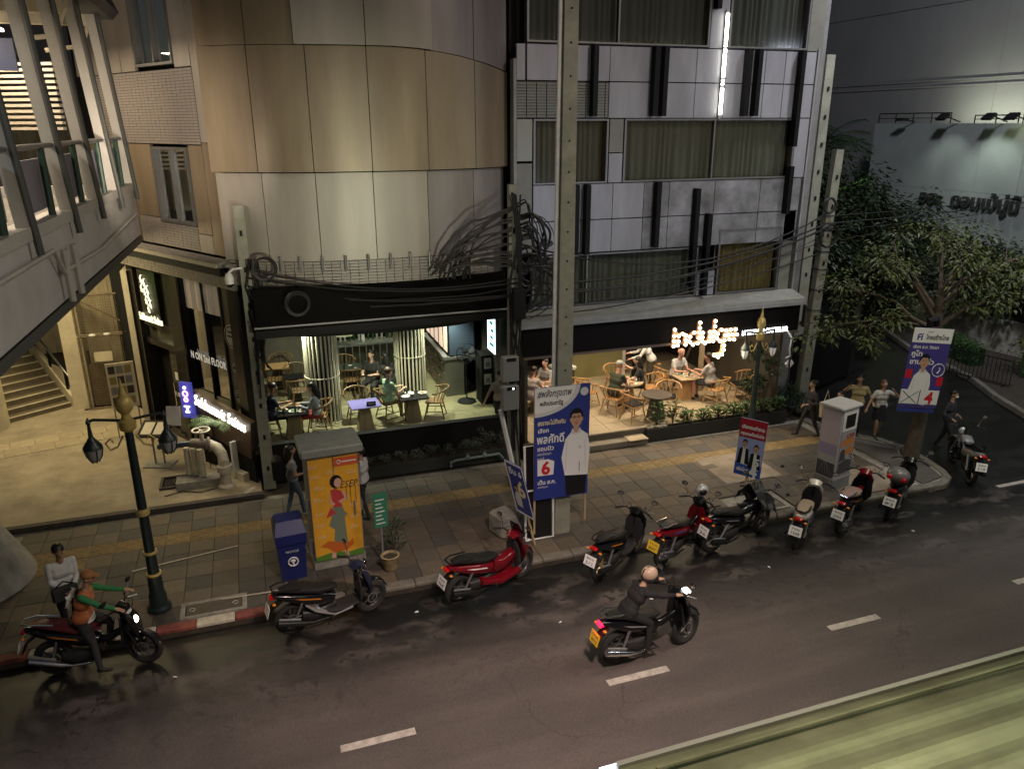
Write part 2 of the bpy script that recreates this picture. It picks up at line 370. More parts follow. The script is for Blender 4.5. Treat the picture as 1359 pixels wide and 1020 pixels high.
# rounded corner island at the side street
cor = [(15.0, 12.74), (15.6, 12.78), (15.98, 13.0), (16.2, 13.4), (16.35, 14.1), (16.45, 14.9), (16.2, 15.6), (15.7, 16.3), (15.3, 17.6), (15.0, 17.6)]
isl = struct(MB().prism(cor, -.2, -.03, 'z').build('corner_island', concrete))
cs = cor[:9]
for a, b in zip(cs, cs[1:]):
    a = Vector(a); b = Vector(b); d = (b-a); L_ = d.length; T = Matrix.Translation((*((a+b)/2), 0)) @ Matrix.Rotation(atan2(d.y, d.x), 4, 'Z')
    o = MB().rbox(-L_/2, L_/2, -.02, .16, -.15, .012, b=.015).build('kerb_stone', kp[0], isl); o.matrix_basis = T
struct(MB().prism([(15.05, 12.95), (15.8, 13.1), (16.15, 14.2), (16.2, 15.0), (15.4, 16.3), (15.05, 17.5)], -.029, .001, 'z').build('island_paving', tm[2], isl))
# forecourt: a raised concrete apron with a dark edge
apron = mat('apron_concrete', (.33, .28, .2), .85, vary=.35, scale=1.3, bump=.25, bscale=25)
struct(MB().prism([(-14, 17.63), (-.35, 17.75), (-.35, 18.6), (-3.25, 23.5), (-3.25, 26.1), (-5.4, 25.4), (-5.4, 29), (-14, 29)], -.05, .02, 'z').build('forecourt', apron))
fe = struct(MB().box(-14, -.3, 17.5, 17.66, -.02, .1).build('forecourt_edge', mat('edge_dark', (.06, .05, .045), .8, vary=.4, scale=8)))
ftile = mat('forecourt_tile', (.36, .3, .2), .7, vary=.2, scale=5, rnd=.1); fm = MB().rbox(-.28, .28, -.28, .28, 0, .024, b=.006).mesh('paving_tile', ftile)
for i in range(8):
    for j in range(2): obj('paving_tile', fm, fe, (-8.3+i*.58, 22.0+i*.14+j*.58, .012), (0, 0, .24))
# drain hole with broken cover beside the standpipes
dp = thing('drain_pit', 'open square drain pit with a rusty frame in the forecourt', 'drain', (-2.2, 19.0, .02))
MB().box(-.45, .45, -.3, .3, .0, .006).build('pit', black, dp)
MB().box(-.5, -.44, -.35, .35, 0, .05).box(.44, .5, -.35, .35, 0, .05).box(-.44, .44, .29, .35, 0, .05).box(-.44, .44, -.35, -.29, 0, .05).build('frame', ironm, dp)
MB().torus((0, 0, .03), .2, .03, 'z', 16, 6).box(-.2, .2, -.02, .02, .01, .04).build('valve_cover', ironm, dp)

# ================================================================ CURVED BUILDING (left)
pm = dict(rough=.38, bump=.06, bscale=8)
pan_a = [mat('panel_beige', (.3, .275, .24), .42, .1, vary=.16, scale=1.5, stretch=(1.3, 1.3, .22), rnd=.04, bump=.05, bscale=3),
         mat('panel_bronze', (.23, .185, .125), .4, .12, vary=.2, scale=1.3, stretch=(1.2, 1.2, .2), rnd=.03, bump=.1, bscale=1.6, dark=(.165, .125, .085)),
         mat('panel_grey', (.22, .2, .195), .45, .1, vary=.25, scale=1.2, stretch=(1.6, 1.6, .16), rnd=.05)]
tilem = mat('wall_tile_glaze', (.26, .235, .215), .45, vary=.2, scale=30, rnd=.08)
grout = mat('grout', (.09, .08, .075), .9)
A = thing('curved_front_building', 'old building with a bulging front of streaked metal panels above an open restaurant', 'building', (0, 0, 0))
CV = [(-.55, 18.64), (.0, 18.2), (.45, 17.95), (1.2, 17.7), (2.0, 17.56), (2.9, 17.5), (3.8, 17.52), (4.6, 17.65), (5.3, 17.88), (6.0, 18.3)]
def cvp(x, off=0):
    for (x0, y0), (x1, y1) in zip(CV, CV[1:]):
        if x <= x1 or (x1, y1) == CV[-1]:
            break
    # smooth interpolation by sampling a Lagrange-like blend of neighbours
    t = (x-x0)/(x1-x0); y = y0+(y1-y0)*t
    return y
def csm(x, off):
    h = .12; y = (cvp(max(x-h, -.55))+2*cvp(x)+cvp(min(x+h, 6.0)))/4
    e = .05; dy = (cvp(min(x+e, 6))-cvp(max(x-e, -.55)))/(min(x+e, 6)-max(x-e, -.55)); n = Vector((dy, -1)).normalized()
    return Vector((x, y))+n*off
def cpanel(xa, xb, z0, z1, off, m, name='panel', th=.07, zf=None, parent=None):
    n = 8; outer = []; inner = []
    for i in range(n+1):
        x = xa+.008+(xb-xa-.016)*i/n; outer.append(csm(x, off)); inner.append(csm(x, off-th))
    mb = MB(); zt = (lambda x: z1) if zf is None else zf
    rings = [[(o.x, o.y, z0), (o.x, o.y, zt(o.x)), (q.x, q.y, zt(o.x)), (q.x, q.y, z0)] for o, q in zip(outer, inner)]
    mb.loftr(rings); return mb.build(name, m, parent or A, smooth=True)
bx_ = [-.55, .4, 1.5, 2.72, 3.95, 5.1, 6.0]
seam = lambda x: 9.93-(max(0, x-3)**2)*.045
for i in range(6):
    m = pan_a[1]
    cpanel(bx_[i], bx_[i+1], 7.43, 0, .13, m, zf=seam)
    cpanel(bx_[i], bx_[i+1], 5.5, 7.4, 0, pan_a[0] if i < 4 else pan_a[2])
for a, b, m in ((-.55, .4, pan_a[1]), (.4, 1.35, pan_a[1]), (4.35, 5.2, pan_a[2]), (5.2, 6, pan_a[2])):
    cpanel(a, b, 0, 12.5, .12, m) if 0 else None
def up(a, b, m, off):
    n = 8; mb = MB(); rings = []
    for i in range(n+1):
        x = a+.008+(b-a-.016)*i/n; o = csm(x, off); q = csm(x, off-.07); z0 = seam(x)+.015
        rings.append([(o.x, o.y, z0), (o.x, o.y, 12.6), (q.x, q.y, 12.6), (q.x, q.y, z0)])
    mb.loftr(rings); return mb.build('panel', m, A, smooth=True)
up(-.55, .4, pan_a[1], .11); up(.4, 1.3, pan_a[1], .11); up(1.3, 2.72, pan_a[0], .2); up(2.72, 4.1, pan_a[0], .2); up(4.1, 5.1, pan_a[2], .11); up(5.1, 6, pan_a[2], .11)
# tiled band under the panels, built tile by tile in one piece, with pipe stubs
mb = MB(); mg = MB()
for r in range(8):
    z = 4.93+r*.07
    x = -.5
    while x < 5.7:
        a = csm(x, -.02); b = csm(min(x+.185, 5.9), -.02); a2 = csm(x, -.06); b2 = csm(min(x+.185, 5.9), -.06)
        mb.add([(a.x, a.y, z), (b.x, b.y, z), (b.x, b.y, z+.058), (a.x, a.y, z+.058), (a2.x, a2.y, z), (b2.x, b2.y, z), (b2.x, b2.y, z+.058), (a2.x, a2.y, z+.058)],
               [(0, 1, 2, 3), (0, 4, 5, 1), (3, 2, 6, 7), (0, 3, 7, 4), (1, 5, 6, 2)]); x += .2
tag(mb.build('wall_tiles', tilem, A, fix=False), kind='stuff')
cpanel(-.55, 6, 4.9, 5.51, -.045, grout, 'tile_backing', th=.1)
for x in (.62, 1.02, 1.5, 2.0, 2.5, 3.0, 3.45, 3.9, 4.35, 4.8):
    p = csm(x, .02); MB().tube([(p.x, p.y, 5.28), (p.x, p.y-.1, 5.3), (p.x, p.y-.1, 5.62)], .03, 8).build('pipe_stub', steel, A, True)
# left wing, set in its own frame: s runs back-left along the wall, q outward, z up
W0 = Vector((-.3, 18.6, 0)); WD = Vector((-2.9, 4.9, 0)).normalized(); WN = Vector((-WD.y, WD.x, 0))
if WN.dot(Vector((-1, -1, 0))) < 0: WN = -WN
WM = Matrix((( WD.x, WN.x, 0, W0.x), (WD.y, WN.y, 0, W0.y), (0, 0, 1, 0), (0, 0, 0, 1)))   # local x=s, y=outward, z
def wb(name, m, *a, parent=None, b=0, smooth=False):
    mb = MB(WM)
    if b: mb.rbox(*a, b=b)
    else: mb.box(*a)
    return mb.build(name, m, parent or A, smooth)
for s0, s1, z0, z1, m in ((.28, .95, 8.02, 12.6, pan_a[0]), (.28, .95, 5.5, 8.0, pan_a[1]), (.97, 1.7, 9.62, 12.6, pan_a[0]), (.97, 1.6, 5.95, 7.95, pan_a[1]),
                          (3.62, 4.35, 9.62, 12.6, pan_a[0]), (4.37, 5.1, 9.62, 12.6, pan_a[0]), (3.45, 4.6, 6.2, 7.95, pan_a[1]), (4.62, 7, 5.5, 7.95, pan_a[1]), (5.12, 7, 9.62, 12.6, pan_a[0]), (3.45, 4.6, 5.5, 6.18, pan_a[0]), (.97, 1.6, 5.5, 5.93, pan_a[0])):
    wb('panel', m, s0+.01, s1-.01, -.08, .0+R.uniform(0, .02), z0, z1)
def tiles(s0, s1, z0, z1, tw=.2, thh=.065, q=.0):
    mb = MB(WM); z = z0; r = 0
    while z < z1-.01:
        s = s0
        while s < s1-.02:
            mb.box(s+.007, min(s+tw, s1)-.007, q-.02, q+R.uniform(.008, .016), z+.006, z+thh-.006); s += tw
        z += thh; r += 1
    tag(mb.build('wall_tiles', tilem, A), kind='stuff'); wb('tile_backing', grout, s0, s1, q-.1, q, z0, z1)
tiles(.97, 6.2, 7.97, 9.6); tiles(1.62, 4.5, 5.5, 6.05); tiles(.0, 6.3, 4.78, 5.12, q=.16)
curt = mat('curtain_cloth', (.42, .4, .34), .85, vary=.2, scale=2, stretch=(6, 6, .3))
glass = thin_glass('window_glass')
alu = mat('window_aluminium', (.17, .17, .17), .45, .5)
def wing_window(s0, s1, z0, z1, cm):
    f = MB(WM)
    f.box(s0, s0+.06, -.14, .03, z0, z1).box(s1-.06, s1, -.14, .03, z0, z1).box(s0+.06, s1-.06, -.14, .03, z0, z0+.06).box(s0+.06, s1-.06, -.14, .03, z1-.06, z1).box((s0+s1)/2-.025, (s0+s1)/2+.025, -.12, .01, z0+.06, z1-.06)
    f = f.build('window', alu, A)
    MB(WM).box(s0+.05, s1-.05, -.09, -.08, z0+.05, z1-.05).build('pane', glass, f)
    c = MB(WM); n = 80; pts = [(s0+.06+(s1-s0-.12)*i/n, -.25+.035*sin(i*1.15+sin(i*.31)*2)) for i in range(n+1)]
    for (a, b), (c_, d) in zip(pts, pts[1:]): c.add([(a, b, z0+.05), (c_, d, z0+.05), (c_, d, z1-.05), (a, b, z1-.05)], [(0, 1, 2, 3)])
    c.build('curtain', cm, f, True, fix=False)
wing_window(1.75, 3.55, 9.7, 12.4, mat('curtain_pale', (.3, .33, .35), .85)); wing_window(1.68, 3.4, 6.1, 7.9, mat('curtain_olive', (.09, .09, .06), .85))
wb('core', black, .3, 8, -.5, -.32, .0, 12.6)
wb('ledge', concrete, .1, 6.6, .0, .42, 5.32, 5.44); wb('ledge_fascia', black, .1, 6.6, .3, .4, 5.14, 5.31)
wb('fascia_light_strip', mat('pale_trim', (.4, .36, .28), .6), .1, 6.6, .44, .5, 5.34, 5.42)
# shopfront of the wing
darkpan = mat('black_cladding', (.02, .018, .015), .18, vary=.3, scale=2)
olive = mat('olive_glass', (.05, .05, .035), .12, spec=.7)
wb('column', darkpan, 5.35, 5.7, -.3, .12, .02, 4.78); wb('column', darkpan, 2.95, 3.55, -.25, .1, .02, 4.78); wb('column', darkpan, .05, .42, -.3, .14, .02, 4.78)
wb('shop_glass', olive, 3.56, 5.34, -.12, -.1, 2.6, 4.77); wb('doorway', black, 4.35, 5.34, -.5, -.45, .02, 2.58)
d = wb('door', olive, 3.62, 4.33, -.14, -.1, .05, 2.55); wb('handle', chrome, 4.2, 4.24, -.1, -.04, .9, 1.6, parent=d)
for k, (s, z, h) in enumerate(((3.75, 1.95, .42), (3.72, 1.4, .3), (4.0, 1.7, .22), (4.02, 1.2, .12))): wb('notice', whitep, s, s+.16, -.1, -.09, z, z+h)
wb('door_lintel', darkpan, 3.56, 5.34, -.2, .02, 2.59, 2.75)
# big window with curtain, letters on the glass
f = MB(WM).box(1.0, 1.06, -.14, .02, .4, 4.75).box(2.88, 2.94, -.14, .02, .4, 4.75).box(1.9, 1.93, -.12, 0, .4, 4.75).box(1.06, 2.88, -.14, .02, .3, .4).build('window', black, A)
wb('pane', thin_glass('tinted_glass', (.55, .55, .5), .15), 1.06, 2.88, -.1, -.09, .4, 4.75, parent=f)
c = MB(WM); n = 90; pts = [(1.07+1.78*i/n, -.06+.012*sin(i*1.0+sin(i*.27)*2)) for i in range(n+1)]
for (a, b), (c_, d_) in zip(pts, pts[1:]): c.add([(a, b-.0, 3.95), (c_, d_, 3.95), (c_, d_, 4.74), (a, b, 4.74)], [(0, 1, 2, 3)])
c.build('curtain', mat('curtain_white', (.6, .55, .55), .8), f, True)
wb('shelf', mat('olive_panel', (.3, .29, .2), .6), 1.2, 2.8, -.06, -.04, .5, 1.75, parent=f)
def wtext(name, body, size, m, s, q, z, parent=A, **k):
    # wing wall text reads from the far end towards the road
    rot = atan2(-WD.y, -WD.x); p = WM @ Vector((s, q, z)); return text(name, body, size, m, parent, p, (pi/2, 0, rot), **k)
letter_w = mat('white_letters', (.8, .8, .78), .5, emit=.25)
wtext('window_lettering', 'N ON 2nd FLOOR', .27, letter_w, 2.0, .0, 2.62, ext=.003, fit=1.75, bold=.006)
wb('sticker_panel', mat('dark_olive', (.07, .065, .045), .5), .45, .98, -.1, -.02, .3, 4.76)
for z, r, nm in ((3.55, .3, 'round'), (2.75, .12, 'round'), (2.0, .18, 'shield')):
    mb = MB(WM @ Matrix.Translation((.7, -.01, z))); mb.tube([(0, 0, 0), (0, .02, 0)], r, 24); mb.build('sticker', mat('sticker_grey', (.3, .3, .27), .5), A)
    mb = MB(WM @ Matrix.Translation((.7, .012, z))); mb.torus((0, 0, 0), r*.82, r*.04, 'y', 24, 6).box(-r*.5, r*.5, 0, .006, -.02, .02).box(-r*.35, r*.35, 0, .006, .06*r/.2, .09*r/.2); mb.build('sticker_print', black, A)
mb = MB(WM @ Matrix.Translation((.7, .0, 1.35)) @ Matrix.Rotation(pi/4, 4, 'Y')); mb.box(-.24, .24, 0, .02, -.24, .24); mb.build('sticker', mat('sticker_cream', (.5, .46, .33), .5), A)
mb = MB(WM @ Matrix.Translation((.7, .022, 1.35))); mb.torus((0, 0, 0), .1, .012, 'y', 16, 6, .5, 4.5).box(-.1, .1, 0, .004, -.14, -.12); mb.build('sticker_print', black, A)
# lit emblem: interwoven strokes and the small name under it
lit = mat('lit_white', (.9, .9, .7), .5, emit=1.0, ecol=(1, .97, .7))
board = tag(wb('hotel_emblem_sign', mat('sign_back', (.015, .013, .01), .3), 4.2, 5.2, .02, .06, 3.15, 4.7, parent=None), 'dark vertical sign with a lit woven emblem beside the black entrance', 'sign')
board.parent = None
mb = MB(WM)
def stroke(pts): mb.tube([(4.72+x*.9, .1, 4.0+z*1.05) for x, z in pts], .017, 6)
for (cx, cz) in ((.22, .44), (.05, .36), (.26, .2), (.08, .12), (-.1, .2), (-.12, 0), (.06, -.1), (-.18, -.18), (-.02, -.32)):
    stroke([(cx-.06, cz+.1), (cx+.02, cz+.07), (cx+.03, cz), (cx-.03, cz-.05), (cx-.02, cz-.12)])
    stroke([(cx+.07, cz+.02), (cx+.03, cz-.05), (cx+.06, cz-.1)])
mb.build('emblem', lit, board, True)
wtext('emblem_lettering', 'Sukhumvit Suites', .3, lit, 4.7, .1, 3.28, board, ext=.012, fit=1.35, bold=.002)
# cores: closed dark volumes behind the fronts
mb = MB()
MB().box(.6, 6.3, 19.0, 27.6, 3.75, 12.6).build('upper_floors', black, A)
MB().prism([(-.35, 18.75), (.3, 18.25), (1.2, 17.85), (2.9, 17.65), (4.6, 17.8), (6.1, 18.5), (6.1, 19), (0, 19.2)], 3.72, 4.9, 'z').build('lintel', black, A)

# ================================================================ RESTAURANT A INTERIOR
ZA = .6
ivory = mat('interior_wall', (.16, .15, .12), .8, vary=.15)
flo = mat('floor_planks', (.33, .3, .18), .3, vary=.2, scale=4, rnd=.15)
wallA = thing('restaurant_shell', 'open fronted restaurant room with a pale plank floor and dark ceiling', 'room', (0, 0, 0))
MB().box(-.25, 6.25, 18.42, 27.6, .0, ZA-.02).build('floor_slab', grey, wallA)
planks = [MB().rbox(0, 1.2, 0, .22, -.018, 0, b=.004).mesh('floor_plank', flo)]
n = 0; far = MB()
for j in range(40):
    x = -.25-((j*.53) % 1.2)
    while x < 6.2:
        a = max(x, -.25); b = min(x+1.2, 6.24)
        if b-a > .1:
            y = 18.44+j*.225
            if n < 190 and b-a > 1.1 and y < 25: obj('floor_plank', planks[0], wallA, (a, y, ZA)); n += 1
            else: far.box(a, b-.006, y, y+.22, ZA-.018, ZA)
        x += 1.206
tag(far.build('floor_planks_rest', flo, wallA), kind='stuff')
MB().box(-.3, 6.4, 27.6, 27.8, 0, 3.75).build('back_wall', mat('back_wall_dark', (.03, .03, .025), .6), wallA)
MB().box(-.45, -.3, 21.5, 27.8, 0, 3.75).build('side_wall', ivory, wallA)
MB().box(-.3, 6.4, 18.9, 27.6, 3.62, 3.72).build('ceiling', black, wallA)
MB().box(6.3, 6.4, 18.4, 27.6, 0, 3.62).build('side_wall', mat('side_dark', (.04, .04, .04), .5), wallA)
MB().box(.1, 1.5, 24.9, 25.05, ZA, 2.0).build('partition', ivory, wallA)
for k in range(3): MB().box(-.2+k*.75, .3+k*.75, 27.5, 27.58, 1.9, 3.3).build('wall_panel', mat('muted_green', (.09, .1, .06), .7), wallA)
for x, y, p in ((1.0, 20.2, 90), (3.2, 20.3, 110), (5.0, 21.0, 90), (1.0, 23.4, 70), (3.0, 23.2, 60), (5.0, 24.6, 60)):
    lamp('ceiling_lamp', 'SPOT', (x, y, 3.5), p*(3.9 if y < 22 else 2.3), INT, size=.08, spot=112, blend=.8)
    MB().cyl((x, y), .12, 3.57, 3.62, 14).build('downlight', steel, wallA, True)
# black parapet, awning, planter
pw = thing('black_parapet', 'low black parapet wall between the restaurant floor and the pavement planter', 'wall', (0, 0, 0))
MB().box(-.3, 6.3, 18.22, 18.36, 0, .98).build('wall', black, pw); MB().box(-.32, 6.32, 18.19, 18.39, .98, 1.02).build('cap_rail', black, pw)
aw = thing('black_awning', 'long black awning box over the restaurant opening', 'awning', (0, 0, 0))
MB().prism([(17.05, 4.16), (17.05, 4.42), (17.5, 4.95), (17.75, 4.97), (17.75, 4.6), (17.1, 4.14)], -.05, 5.75, 'x').build('cover', mat('awning_cloth', (.005, .005, .005), .95, spec=.1, bump=.3, bscale=6), aw)
MB().tube([(-.1, 17.03, 4.22), (5.8, 17.03, 4.22)], .028, 8).build('front_rail', steel, aw, True)
MB().box(-.08, 5.78, 17.06, 17.09, 3.98, 4.15).build('valance', black, aw)
for x in (0, 1.45, 2.9, 4.3, 5.7): MB().tube([(x, 17.75, 4.4), (x, 17.1, 4.25)], .02, 6).build('bracket', steel, aw)
pl = thing('concrete_planter_box', 'long dark planter box in front of the black parapet, with small grey green shrubs', 'planter', (0, 0, 0))
MB().box(2.0, 6.0, 17.68, 17.74, 0, .3).box(2.0, 6.0, 18.12, 18.18, 0, .3).box(2.0, 2.06, 17.741, 18.119, 0, .3).box(5.94, 6, 17.741, 18.119, 0, .3).build('box', mat('planter_dark', (.03, .035, .03), .8, vary=.3), pl)
MB().box(2.06, 5.94, 17.741, 18.119, .02, .24).build('earth', soil, pl)
# foliage helper: many small leaves
def leafmat(name, c, rnd=.0): return mat(name, c, .5, vary=.55, scale=3.5, spec=.4)
def leaf(mb, p, d, L, wd, up=None, droop=.2):
    d = d.normalized(); s = d.cross(up or Vector((R.uniform(-1, 1), R.uniform(-1, 1), 1))); s = s.normalized() if s.length > 1e-3 else Vector((1, 0, 0))
    m = p+d*L*.5; e = p+d*L-Vector((0, 0, droop*L)); mb.add([p, m+s*wd/2, e, m-s*wd/2], [(0, 1, 2, 3)])
def shrub(name, label, loc, r, h, m, n=500, L=.07, wd=.03, group=None, cat='shrub', spiky=False):
    t = thing(name, label, cat, loc, 0, group); st = MB()
    for k in range(5):
        a = R.uniform(0, 2*pi); st.tube([(0, 0, 0), (cos(a)*r*.3, sin(a)*r*.3, h*.4), (cos(a)*r*.6, sin(a)*r*.6, h*.75)], [.012, .008, .004], 5)
    st.build('stem', mat('bark_small', (.06, .045, .03), .9), t)
    mb = MB(); cl = [(Vector((R.gauss(0, .4)*r, R.gauss(0, .4)*r, h*R.uniform(.35, .95))), R.uniform(.3, .55)*r) for _ in range(9)]
    for i in range(n):
        c, cr = R.choice(cl); d = Vector((R.gauss(0, 1), R.gauss(0, 1), R.gauss(.3, 1))).normalized(); p = c+d*cr*R.uniform(.5, 1)
        p.z = max(p.z, .02); leaf(mb, p, d if not spiky else Vector((d.x, d.y, abs(d.z)+.6)), L*R.uniform(.7, 1.3), wd)
    mb.build('foliage', m, t, fix=False); return t
lf_grey = leafmat('leaf_grey', (.17, .2, .15)); lf_green = leafmat('leaf_green', (.045, .1, .02)); lf_dark = leafmat('leaf_dark', (.02, .045, .015)); lf_olive = leafmat('leaf_olive', (.09, .11, .025)); lf_lime = leafmat('leaf_lime', (.1, .16, .03))
for i, (x, r, h) in enumerate(((2.3, .16, .22), (2.7, .15, .2), (3.1, .17, .24), (3.5, .16, .2), (3.9, .2, .28), (4.35, .18, .25), (4.75, .2, .35), (5.15, .2, .3), (5.45, .26, .6), (5.8, .18, .4))):
    nm = ['low grey green shrub at the far left end of the planter', 'second small shrub along the dark planter', 'third small shrub along the dark planter, in front of the lavender table', 'fourth small shrub along the dark planter', 'middle shrub of the dark planter box', 'sixth shrub along the dark planter box', 'medium shrub before the tallest ball shrub of the planter', 'shrub directly beside the tallest ball shrub of the planter', 'tallest ball shaped shrub in the dark planter', 'last shrub of the dark planter, next to the thin pole'][i]
    shrub('planter_shrub', nm, (x, 17.93, .24), r, h, lf_grey, 260, .05, .018, 'small shrubs in the dark planter', spiky=True)
# pipes on the planter
pp = thing('water_pipe', 'grey green water pipe with valves lying along the dark planter', 'pipe', (0, 0, 0))
MB().tube([(4.3, 17.6, .05), (4.3, 17.58, .18), (4.45, 17.58, .22), (5.6, 17.58, .24), (5.7, 17.58, .1)], .035, 8).build('pipe', mat('pipe_green', (.2, .27, .24), .6, vary=.3), pp, True)
for x in (4.75, 5.2): MB().ball((x, 17.58, .25), (.07, .055, .07)).tube([(x, 17.58, .25), (x, 17.58, .36)], .018, 6).build('valve', MATS['pipe_green'], pp, True)
# slatted round columns
slat_w = mat('white_slat', (.5, .47, .36), .5, vary=.1)
def slat_column(x, y, label, r=.43):
    t = thing('slatted_column', label, 'column', (x, y, ZA), 0, 'round columns wrapped in pale poles')
    MB().cyl((0, 0), r-.12, 0, 3.0, 20).build('core', black, t, True)
    me = MB().cyl((0, 0), .027, 0, 3.0, 8).mesh('slat', slat_w, True)
    for k in range(24): a = 2*pi*k/24; obj('slat', me, t, (r*cos(a), r*sin(a), 0))
    MB().torus((0, 0, 1.35), r+.035, .012, 'z', 32, 6).build('ring', slat_w, t, True)
    MB().cyl((0, 0), r+.05, 0, .04, 24).build('base', slat_w, t)
slat_column(1.5, 20.55, 'round column of pale vertical poles behind the woman with long dark hair')
slat_column(4.15, 21.7, 'round column of pale vertical poles beside the wine rack')
# bar counter
bar = thing('bar_counter', 'dark bar counter with vertical bars and bottles behind them', 'bar counter', (2.0, 24.0, ZA))
MB().box(0, 2.6, .0, .7, 1.08, 1.14).build('top', mat('bar_top', (.12, .14, .13), .2), bar); MB().box(.02, 2.58, .12, .6, 0, 1.08).build('body', mat('bar_body', (.05, .055, .04), .5), bar)
me = MB().box(-.015, .015, 0, .03, 0, 1.07).mesh('front_bar', steel)
for k in range(12): obj('front_bar', me, bar, (.1+k*.22, .02, 0))
botm = [mat('bottle_'+n, c, .12) for n, c in (('green', (.02, .07, .03)), ('brown', (.12, .05, .01)), ('clear', (.4, .42, .38)), ('red', (.3, .03, .02)))]
bme = [MB().lathe((0, 0, 0), [(.035, 0), (.037, .02), (.037, .17), (.014, .23), (.013, .3)], 10).mesh('bottle', m, True) for m in botm]
def bottle(i, loc, label, group): o = obj('bottle', bme[i % 4], None, loc); tag(o, label, 'bottle', group)
for k in range(16): bottle(k*3+k % 2, (2.15+k*.15, 24.5+R.uniform(0, .12), ZA+1.14), 'small bottle standing on the dark bar counter', 'bottles on the bar counter')
shelf = thing('back_bar_shelf', 'back bar shelf with warm lit rows behind the bar counter', 'shelf', (2.0, 26.0, ZA))
for z in (1.3, 1.7, 2.1): MB().box(0, 2.8, 0, .3, z, z+.03).build('board', darkwood, shelf)
MB().box(0, 2.8, .3, .34, .9, 2.5).build('back', mat('copper_back', (.25, .11, .05), .4, vary=.4, scale=5), shelf)
for z in (1.33, 1.73): 
    for k in range(15): bottle(k*7+3, (2.1+k*.18, 26.12, ZA+z), 'bottle on the warm coloured back bar shelf', 'bottles on the back bar shelf')
lamp('bar_lamp', 'AREA', (3.4, 25.3, 3.3), 22, (1, .6, .35), (3.4, 26.2, 2.2), size=.6)
o = thing('menu_board', 'small pale menu board hanging beside the bar', 'menu board', (2.15, 23.9, 2.05)); MB().box(0, .62, 0, .02, 0, .42).build('board', mat('menu_pale', (.45, .46, .33), .6), o)
for k in range(4): MB().box(.06, .5-.08*(k % 2), -.004, 0, .08+k*.08, .1+k*.08).build('print_line', grey, o)
o = MB().lathe((0, 0, 0), [(.05, 0), (.07, .1), (.05, .2), (.085, .3), (.06, .42), (.02, .5)], 12).build('white_vase', whitep, None, True); o.location = (3.15, 24.3, ZA+1.14); tag(o, 'tall white vase on the bar counter', 'vase')
o = thing('beer_tap', 'beer tap with a red and green glowing head on the bar', 'beer tap', (4.0, 24.2, ZA+1.14))
MB().cyl((0, 0), .03, 0, .35, 10).build('column', chrome, o, True); MB().cyl((0, 0), .035, .35, .55, 10).build('light_tube', mat('tap_green', (.3, .8, .5), .4, emit=1.2), o); MB().ball((0, 0, .6), .05).build('light_head', mat('tap_red', (.9, .3, .2), .4, emit=1.2), o)
# wine rack with display case on top
wr = thing('wine_display_cabinet', 'long cabinet with lit doors above a rack of wine bottles', 'cabinet', (5.15, 21.35, ZA))
MB().box(.0, .06, 0, 3.0, 0, 1.15).box(.5, .56, 0, 3.0, 0, 1.15).box(.06, .5, 0, .05, 0, 1.15).box(.06, .5, 2.95, 3, 0, 1.15).build('rack_frame', mat('rack_metal', (.16, .16, .14), .4, .4), wr)
MB().box(-.05, .9, -.02, 3.05, 1.16, 1.24).build('shelf', grey, wr); MB().box(.12, .9, .0, 3.0, 1.25, 2.3).build('upper_case', blackg, wr)
MB().box(.13, .89, -.01, .0, 1.28, 2.27).build('case_side', mat('blue_black', (.07, .1, .15), .25), wr)
for k in range(5):
    dd = MB().box(.09, .115, .05+k*.58, .58+k*.58, 1.3, 2.2).build('door', black, wr); MB().box(.08, .089, .1+k*.58, .53+k*.58, 1.36, 2.14).build('lit_panel', mat('case_glow', (.8, .65, .5), .5, emit=.8, ecol=(1, .75, .55)), dd)
for i in range(13):
    for j in range(4):
        m = MB(Matrix.Translation((-.02, .2+i*.22, .15+j*.27)) @ Matrix.Rotation(pi/2, 4, 'Y')); m.lathe((0, 0, 0), [(.04, 0), (.04, .2), (.014, .27), (.014, .3)], 8); m.build('wine_bottle', botm[(i*5+j*3) % 4], wr, True)
for k, (y, m) in enumerate(((.4, whitep), (1.0, mat('leaflet_yellow', (.6, .5, .2), .6)), (1.7, whitep))): MB().box(.3, .7, y, y+.25, 2.31, 2.33).build('leaflet', m, wr)
# fan
fan = thing('pedestal_fan', 'black pedestal fan standing by the wine rack', 'fan', (5.62, 20.75, ZA))
MB().lathe((0, 0, 0), [(.28, 0), (.27, .04), (.1, .08), (.03, .12)], 24).build('base', black, fan, True); MB().cyl((0, 0), .022, .1, 1.35, 8).build('pole', black, fan, True)
h = MB(); h.torus((0, -.08, 1.5), .3, .012, 'y', 28, 6)
for k in range(20): a = 2*pi*k/20; h.tube([(.06*cos(a), -.17, 1.5+.06*sin(a)), (.2*cos(a), -.16, 1.5+.2*sin(a)), (.3*cos(a), -.08, 1.5+.3*sin(a))], .003, 4)
h.build('grille', black, fan, True); MB(Matrix.Translation((0, 0, 1.5))).tube([(0, -.16, 0), (0, .12, 0)], [.07, .09], 14).build('motor', blackg, fan, True)
bl = MB()
for k in range(4): a = pi/2*k; bl.add([(.05*cos(a), -.1, 1.5+.05*sin(a)), (.26*cos(a+.3), -.12, 1.5+.26*sin(a+.3)), (.27*cos(a+.9), -.07, 1.5+.27*sin(a+.9)), (.06*cos(a+.8), -.08, 1.5+.06*sin(a+.8))], [(0, 1, 2, 3)])
bl.build('blade', grey, fan); MB(Matrix.Translation((0, 0, 1.5))).tube([(0, -.175, 0), (0, -.165, 0)], .05, 14).build('badge', steel, fan)
